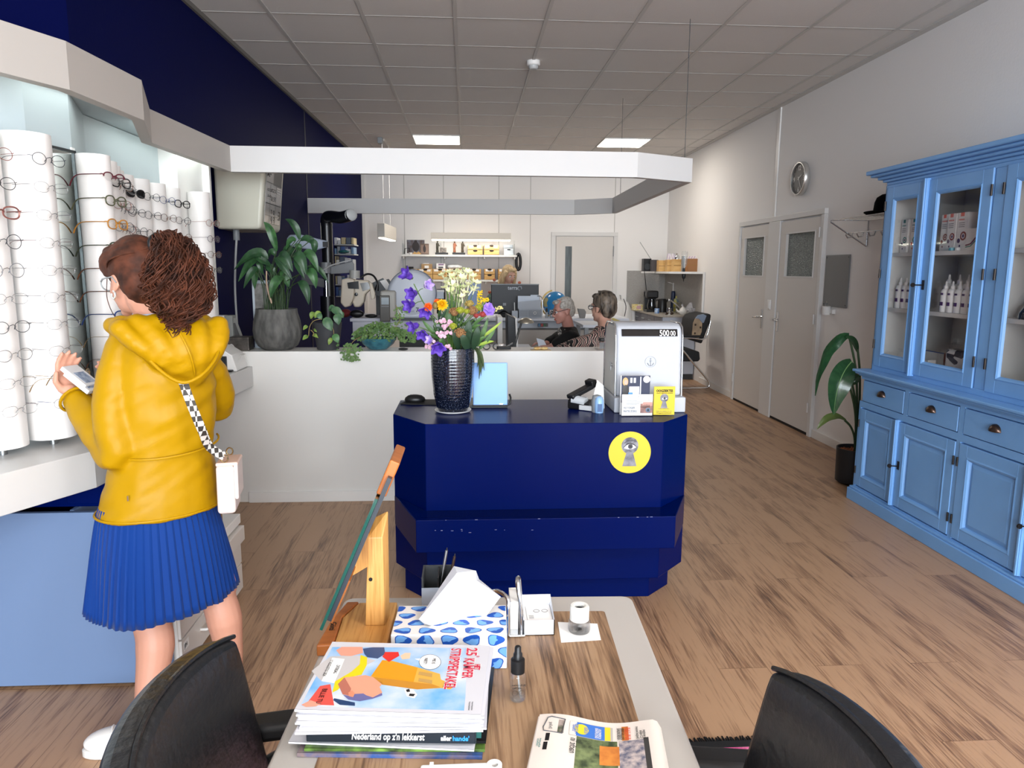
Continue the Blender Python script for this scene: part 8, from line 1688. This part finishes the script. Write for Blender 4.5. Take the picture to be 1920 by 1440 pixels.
t=thing('steel_ornament','shiny steel pot on the corner shelf behind the dispenser','pot',GY(1269,480,10.2)); p=GY(1269,484,10.3); obj('pot',B().lathe((p.x,10.3,SZ),[(.001,0),(.03,0),(.04,.06),(.035,.15),(.042,.20),(.03,.23),(.012,.24),(.016,.255),(.001,.26)],20),chrome,t,smooth=50)
t=thing('spirit_dispenser','upside-down clear bottle in an optic dispenser on the corner shelf edge','dispenser',GY(1284,500,9.75)); p0,p1=GY(1284,468,9.75),GY(1284,528,9.75); xx=p0.x
obj('bottle',B().lathe((xx,9.75,GY(1284,502,9.75).z),[(.010,-.03),(.012,0),(.040,.05),(.042,.20),(.036,.22),(.001,.222)],24),mat('bottle_clear_blue','DCE8F0',.03,trans=1,alpha=.4),t,smooth=50); obj('optic',B().lathe((xx,9.75,p1.z),[(.004,0),(.008,.03),(.026,.055),(.028,.10),(.016,.12),(.016,.18)],20),mat('optic_dark','33363A',.25,.5),t,smooth=50); obj('clamp',B().box(xx-.015,xx+.015,9.79,9.83,GY(1284,508,9.75).z-.03,GY(1284,480,9.75).z),steel,t)
WZ=.9005
def onw(name,lab,cat,x,Yv,prof,m,part='body',sx=1):
 o=thing(name,lab,cat,(GY(x,575,Yv).x,Yv,WZ)); obj(part,B().lathe((GY(x,575,Yv).x,Yv,WZ),prof,24,sx=sx),m,o,smooth=50); return o,GY(x,575,Yv).x
t=thing('coffee_maker','black filter coffee maker on the speckled worktop','coffee maker',(2.75,10.5,WZ)); cx_=GY(1221,560,10.6).x
obj('base',B().box(cx_-.085,cx_+.085,10.5,10.72,WZ,WZ+.04),black,t,bevel=.008); obj('tower',B().box(cx_-.085,cx_+.085,10.64,10.72,WZ+.04,WZ+.30),black,t,bevel=.008); obj('filter_head',B().box(cx_-.085,cx_+.085,10.5,10.72,WZ+.20,WZ+.31),black,t,bevel=.02); obj('jug',B().lathe((cx_,10.57,WZ+.041),[(.001,0),(.06,0),(.068,.05),(.05,.13),(.05,.145),(.001,.145)],24),mat('jug_dark_glass','16181A',.08,coat=1),t,smooth=50)
t=thing('electric_kettle','black kettle right of the coffee maker','kettle',(2.85,10.4,WZ)); cx_=GY(1242,560,10.45).x; obj('body',B().lathe((cx_,10.45,WZ),[(.001,0),(.07,0),(.072,.02),(.062,.16),(.05,.195),(.001,.20)],24),black,t,smooth=50); obj('handle',B().tube(catmull([(cx_-.05,10.44,WZ+.18),(cx_-.10,10.44,WZ+.17),(cx_-.105,10.44,WZ+.09),(cx_-.065,10.44,WZ+.04)],5),.010,8),black,t,smooth=60); obj('spout',B().tube([(cx_+.05,10.45,WZ+.15),(cx_+.085,10.45,WZ+.19)],[.02,.012],8),black,t)
o=thing('tea_carton','yellow patterned tea carton at the left of the worktop','carton',(2.66,10.9,WZ)); cx_=GY(1195,570,11.0).x; obj('carton',B().box(cx_-.075,cx_+.075,10.95,11.05,WZ,WZ+.09),mat('carton_yellow','D9C04A',.5,vary=(40,'E6DFC9')),o,bevel=.002); obj('print_panel',B().box(cx_-.02,cx_+.045,10.948,10.95,WZ+.02,WZ+.07),mat('carton_pink','C9A0A6',.5),o)
o,x_=onw('glass_jar','clear glass jar beside the yellow tea carton','jar',1203,11.1,[(.001,0),(.035,0),(.04,.02),(.04,.11),(.03,.13),(.03,.14),(.001,.14)],glassm,'jar')
o,x_=onw('blue_mug','blue patterned mug in front of the coffee maker','mug',1232,10.2,[(.001,0),(.033,0),(.035,.07),(.031,.07),(.029,.008),(.001,.006)],mat('mug_blue','4A78B4',.3,vary=(30,'C4D4E4')),'cup')
o,x_=onw('steel_cup','steel cup on the worktop before the kettle','cup',1255,10.15,[(.001,0),(.035,0),(.038,.075),(.034,.075),(.031,.008),(.001,.006)],chrome,'cup')
o,x_=onw('soap_bottle','yellow and blue washing-up bottle by the tap','bottle',1267,10.55,[(.001,0),(.035,0),(.036,.15),(.028,.19),(.012,.20),(.012,.23),(.001,.235)],mat('soap_yellow','C2B13A',.3,vary=(20,'4E7A9A')),'body')
o,x_=onw('tall_flask','tall dark blue flask behind the washing-up bottle','flask',1261,10.8,[(.001,0),(.032,0),(.032,.27),(.025,.30),(.001,.30)],mat('flask_navy','1E2A48',.3),'body')
o,x_=onw('glass_vase','clear pitcher on the worktop beside the tap','pitcher',1273,10.25,[(.001,0),(.04,0),(.045,.08),(.036,.14),(.040,.16),(.034,.16),(.03,.13),(.038,.08),(.03,.008)],glassm,'glass')
t=thing('tap','chrome mixer tap reaching over the worktop','tap',(3.0,10.2,WZ)); p,q=GY(1278,575,10.1),GY(1256,562,10.1); obj('base',B().cyl((p.x,10.1,WZ),(p.x,10.1,WZ+.06),.022,n=14),chrome,t,smooth=40); obj('spout',B().tube(catmull([V(p.x,10.1,WZ+.05),V(p.x-.03,10.1,WZ+.09),q,q-V(.01,0,.02)],5),.013,10),chrome,t,smooth=60)
t=thing('drying_rack','thin white wire rack with cups standing by the wall','rack',(2.95,10.9,WZ)); p=GY(1262,545,10.9); obj('stem',B().cyl((p.x,10.9,WZ),(p.x,10.9,WZ+.42),.006,n=8),white,t)
for a in range(5):obj('arm',B().tube([(p.x,10.9,WZ+.40),(p.x+.09*cos(a*1.25),10.9+.09*sin(a*1.25),WZ+.43)],.004,6),white,t)
obj('foot',B().lathe((p.x,10.9,WZ),[(.001,0),(.06,0),(.05,.01),(.001,.012)],18),white,t)
def teapot(x,Yv,s,lab,m):
 o=thing('teapot',lab,'teapot',(GY(x,585,Yv).x,Yv,WZ)); X_=GY(x,585,Yv).x; obj('body',B().lathe((X_,Yv,WZ),[(.001,0),(.035*s,0),(.06*s,.03*s),(.062*s,.06*s),(.035*s,.098*s),(.001,.10*s)],24),m,o,smooth=50); obj('lid',B().lathe((X_,Yv,WZ+.096*s),[(.036*s,0),(.028*s,.014*s),(.008*s,.02*s),(.010*s,.032*s),(.001,.036*s)],20),m,o,smooth=50); obj('spout',B().tube(catmull([(X_-.05*s,Yv,WZ+.04*s),(X_-.085*s,Yv,WZ+.06*s),(X_-.10*s,Yv,WZ+.095*s)],4),[.016*s]*5+[.010*s]*4,8),m,o,smooth=60); obj('handle',B().tube(catmull([(X_+.055*s,Yv,WZ+.075*s),(X_+.095*s,Yv,WZ+.07*s),(X_+.09*s,Yv,WZ+.03*s),(X_+.055*s,Yv,WZ+.03*s)],5),.007*s,8),m,o,smooth=60)
chn=mat('china_white','DAD8D4',.25,vary=(55,'B9B4BA')); teapot(1297,10.0,1.45,'large patterned china teapot at the right end of the worktop',chn); teapot(1280,9.86,.9,'small white china teapot at the worktop front',mat('china_plain','DDDAD4',.25))
for i,(x,Yv,z)in enumerate(((1297,9.84,0),(1306,9.86,0),(1302,9.85,.045))):o=thing('tea_cup',('stacked china cup, lower left of three at the worktop end','stacked china cup, lower right of three at the worktop end','china cup resting on top of two others')[i],'cup',(GY(x,588,Yv).x,Yv,WZ+z),'china cups'); X_=GY(x,588,Yv).x; obj('cup',B().lathe((X_,Yv,WZ+z),[(.001,0),(.022,0),(.040,.025),(.043,.045),(.039,.045),(.02,.006),(.001,.005)],20),chn,o,smooth=50); obj('handle',B().tube([(X_+.04,Yv,WZ+z+.035),(X_+.06,Yv,WZ+z+.03),(X_+.055,Yv,WZ+z+.015),(X_+.035,Yv,WZ+z+.014)],.004,6),chn,o)
t=thing('sunglasses','brown sunglasses lying on the worktop front','sunglasses',(GY(1254,586,9.9).x,9.88,WZ)); xx=GY(1254,586,9.88).x
for k in(-1,1):obj('lens',B().ell((xx+.035*k,9.86,WZ+.018),(.027,.005,.018),14,8),mat('lens_brown','3A2C24',.1),t)
obj('bridge',B().cyl((xx-.012,9.86,WZ+.024),(xx+.012,9.86,WZ+.024),.003,n=6),black,t); obj('temple',B().tube([(xx-.062,9.86,WZ+.022),(xx-.06,9.98,WZ+.012)],.003,6).tube([(xx+.062,9.86,WZ+.022),(xx+.06,9.98,WZ+.012)],.003,6),black,t)
# white coat on a hanger by the worktop
t=thing('lab_coat','white coat hanging beside the coffee corner behind the streaked-hair person','coat',(2.40,11.3,.7)); co_=B(); p=GY(1167,557,11.2)
ringstack(co_,[(V(p.x+.02,11.3,.55),.20,.06),(V(p.x+.01,11.3,.9),.17,.06),(V(p.x,11.3,1.02),.11,.05),(V(p.x,11.3,p.z-.06),.04,.035)],V(1,0,0),V(0,1,0),20); cm=blob(co_,.014,3,'cloth'); wrinkle(cm,lambda q:.018*noise.noise(V(q.x*16,q.y*10,q.z*2))); cm.materials.clear(); cm.materials.append(white); cm.shade_smooth(); obj('coat_cloth',cm,white,t); obj('wall_hook',B().tube([(p.x,11.41,p.z+.02),(p.x,11.33,p.z+.02),(p.x,11.31,p.z-.04)],.006,6),steel,t); obj('hanger_strap',B().tube(catmull([(p.x+.03,11.25,p.z-.03),(p.x+.07,11.24,p.z-.15),(p.x+.05,11.24,p.z-.3)],4),.006,6),black,t)
t=thing('catalogue_stack','open catalogues and papers on the desk right of the streaked-hair person','papers',GY(1170,603,7.3)); zz=GY(1170,608,7.2).z
obj('sheet',B().rings([[GY(x,y,7.2)for x,y in((1143,597),(1152,603),(1175,606),(1200,607),(1170,609),(1150,607))],[GY(x,y,7.5)for x,y in((1143,596),(1152,601),(1175,604),(1200,606),(1170,608),(1150,606))]]),mat('catalogue_pale','B9B4AA',.6),t); obj('sheet',B().poly([GY(1175,606,7.25),GY(1187,600,7.3),GY(1200,607,7.25)]),paper,t,solid=.003); obj('sheet',B().poly([GY(1146,597,7.2),GY(1150,596,7.3),GY(1168,604,7.3),GY(1155,604,7.2)]),mat('catalogue_yellow','CDBE6A',.6),t,solid=.003)
t=thing('side_table','plain side table under the open catalogues','table',(1.45,7.5,0)); obj('tabletop',B().box(1.15,1.68,7.15,7.75,zz-.03,zz-.004),dsk,t)
for x,y in((1.17,7.17),(1.62,7.17),(1.17,7.69),(1.62,7.69)):obj('leg',B().box(x,x+.04,y,y+.04,0,zz-.03),grey,t)
# cantilever visitor chair with printed back
t=thing('visitor_chair','chrome cantilever chair with painted-look cover beside the coffee corner','chair',(2.9,9.0,0)); CQ=lambda x,y,Yv=9.0:GY(1260+x/8,560+y/8,Yv)
prt=mat('cover_beige_print','B59B7C',.7,vary=(9,'8B7A66'));
obj('back_cushion',outl([(1298,620),(1301,600),(1306,594),(1315,590),(1328,588),(1334,590),(1332,603),(1318,640),(1316,645),(1300,638)],8.78,9.28),mat('cover_black_fabric','191A1C',.7),t,bevel=.02,bseg=3,smooth=50)
obj('cover_print',outl([(1297.5,633),(1300,606),(1304,597),(1311,598),(1317,606),(1316,622),(1311,634)],8.765,8.79),prt,t,bevel=.006); obj('cover_print_band',outl([(1304,597),(1309,591),(1319,589),(1325,592),(1320,605),(1317,606),(1311,598)],8.767,8.79),mat('cover_bluegrey_print','8290A4',.7),t,bevel=.004)
for x,y in((1304,609),(1313.5,614),(1303,625)):obj('cover_print_spot',B().ell(GY(x,y,8.762),(.012,.004,.014),10,6),mat('print_brown_dark','3A2C22',.7),t)
obj('seat_cushion',outl([(1270,655),(1300,656),(1312,660),(1313,674),(1310,678),(1270,678)],8.78,9.28),mat('cover_black_fabric','191A1C',.7),t,bevel=.02,bseg=3,smooth=50)
for Yv in(8.74,9.32):
 obj('tube_frame',B().tube(catmull([CQ(580,330,Yv),CQ(500,590,Yv),CQ(300,590,Yv),CQ(80,590,Yv),CQ(40,640,Yv),CQ(150,760,Yv),CQ(350,1000,Yv),CQ(520,1200,Yv),CQ(560,1280,Yv),CQ(520,1335,Yv)*1.0,CQ(300,1345,Yv),CQ(60,1345,Yv)],4),.012,8),chrome,t,smooth=60)
 obj('armrest',B().cbox(CQ(300,565,Yv),(.26,.04,.025)),black,t,bevel=.006)
 # spectacles on the display poles
lensm=mat('spectacle_lens','FFFFFF',.02,trans=1,alpha=.12,ior=1.2)
clearf=mat('frame_clear','DADDDC',.12,alpha=.75)
def make_glasses(m,style,tm_=None,lens=None):
 """front faces -Y at the origin, temples run to +Y"""
 t=thing('spectacles','spectacles','spectacles',(0,0,0)); thick={'plastic':.0027,'half':.0026,'wire':.0011,'round':.0012,'rimless':.0006}[style]
 rx,rz={'plastic':(.026,.0185),'half':(.027,.0165),'wire':(.025,.0185),'round':(.0235,.022),'rimless':(.026,.0165)}[style]; f=B()
 def rim(k,a,s=1):
  e=2.5 if style in('plastic','half','rimless')else 2.0; c,s_=cos(a),sin(a); return V(k*.0345+rx*s*abs(c)**(2/e)*(1 if c>0 else-1),.004*abs(c),rz*s*abs(s_)**(2/e)*(1 if s_>0 else-1))
 for k in(-1,1):
  if style=='half':f.tube([rim(k,pi*i/12)for i in range(13)],thick,6)
  else:f.tube([rim(k,2*pi*i/22)for i in range(22)],thick,6,closed=True)
  f.tube([(k*.060,.003,.006),(k*.067,.006,.008),(k*.069,.013,.007)],thick if thick>.001 else.0011,6); f.tube([(k*.0105,.001,.001),(k*.0115,.007,-.003),(k*.0115,.009,-.008)],.0013,5)
 f.tube([(-.0105,.001,.004),(0,-.002,.008),(.0105,.001,.004)],max(thick,.0011),6); obj('frame_front',f,m,t,smooth=60)
 for k in(-1,1):
  obj('lens',B().poly([rim(k,2*pi*i/22,.97)for i in range(22)]),lens or lensm,t,solid=.001)
  obj('temple',B().tube(catmull([(k*.069,.012,.007),(k*.0705,.06,.007),(k*.071,.105,.004),(k*.070,.128,-.012),(k*.068,.142,-.036)],4),[max(thick*1.05,.0012)]*13+[max(thick*1.3,.0022)]*4,6,flat=.7),tm_ or m,t,smooth=60)
 return t
FM=dict(red=mat('frame_dark_red','5E1A2A',.3),olive=mat('frame_olive','4E5038',.3),amber=mat('frame_amber','B37A2C',.3),green=mat('frame_dark_green','2E3A2A',.3),tort=mat('frame_tortoise','3A231A',.3,vary=(90,'7E4A2A')),blue=mat('frame_blue','23407A',.3),gold=mat('frame_gold','B89A6A',.3,.8),blackf=mat('frame_black','17181B',.3),gun=mat('frame_gunmetal','56595E',.3,.8),silver=mat('frame_silver_wire','B6B8BA',.25,.9),pink=mat('frame_rose_gold','A86F66',.3,.7),plum=mat('frame_plum','4A3350',.3))
WORD=dict(red='dark red plastic',olive='olive plastic',amber='amber plastic',green='dark green plastic',tort='tortoiseshell',blue='blue-templed',gold='gold',blackf='black',gun='gunmetal',silver='silver',pink='rose gold',plum='plum')
PROT={}
def proto(key):
 if key not in PROT:
  c,st=key; PROT[key]=[make_glasses(FM[c]if st!='rimless' else FM['silver'],st,FM[c],mat('sun_lens','0E0F12',.05)if st=='sun' else None),False]
 return PROT[key]
def place_glasses(key,loc,rz,label,group='spectacles on the display poles'):
 p=proto(key)
 if not p[1]:o=p[0]; p[1]=True; o.location=loc; o.rotation_euler=(0,0,rz); o['label']=label; o['group']=group
 else:o=dup(p[0],loc,rz,label,group)
 return o
PN=['the pole at the photo\'s left edge','the pole left of the tall mirror','the pole right of the tall mirror']+['the %s pole beyond the mirror'%w for w in('second','third','fourth','fifth','sixth','seventh')]+['the second pole from the end post','the pole beside the end post']
R_='rimless'; SETS={0:[('pink','wire'),('blackf','wire'),('pink','plastic'),('gun','round'),('silver','round'),('silver',R_),('gun','wire'),('silver','wire'),('gold',R_),('plum',R_)],1:[('gun','wire'),('blackf',R_),('plum',R_),('red',R_),('silver',R_),('gun',R_),('blackf',R_),('gun',R_),('gold',R_),('blue',R_)],2:[('red','half'),('olive','plastic'),('amber','plastic'),('green','plastic'),('tort','plastic'),('tort','half'),('blue','plastic'),('gold','wire'),('tort','round'),('blackf','wire')]}
random.seed(19); pool=[('blackf','plastic'),('gun','wire'),('plum','wire'),('blackf','wire'),('silver','wire'),('gun','round'),('tort','wire'),('blue','wire'),('pink','wire')]
for i in range(3,11):SETS[i]=[random.choice(pool)for _ in range(5 if i!=10 else 5)]
SETS[6][0]=('blackf','sun')
_mg=make_glasses
def make_glasses(m,style,tm_=None,lens=None):return _mg(m,'plastic' if style=='sun' else style,tm_,lens)
for i,st in SETS.items():
 x,y,r,_=COLS[i]; n=V(.93,-.37,0)if i<2 else(V(.985,-.17,0)if i<4 else V(.96,-.28,0)); rz=math.atan2(n.x,-n.y)
 for k,key in enumerate(st):
  if i==10 and k==0:continue
  nm=('dark sunglasses' if key[1]=='sun' else '%s %s glasses'%(WORD[key[0]],'rimless' if key[1]==R_ else{'wire':'thin-rimmed','round':'round','plastic':'full-rimmed','half':'half-rimmed'}[key[1]]))
  j=random.uniform(-.05,.05); place_glasses(key,(x+n.x*(r+.026),y+n.y*(r+.026),1.845-.0885*k),rz+j,'%s, %s from top on %s'%(nm,ORD[k],PN[i]))
place_glasses(('gold','round'),GY(160,706,2.44),rad(100),'round gold glasses dangling from the fingers of the woman in yellow','spectacles in hand')
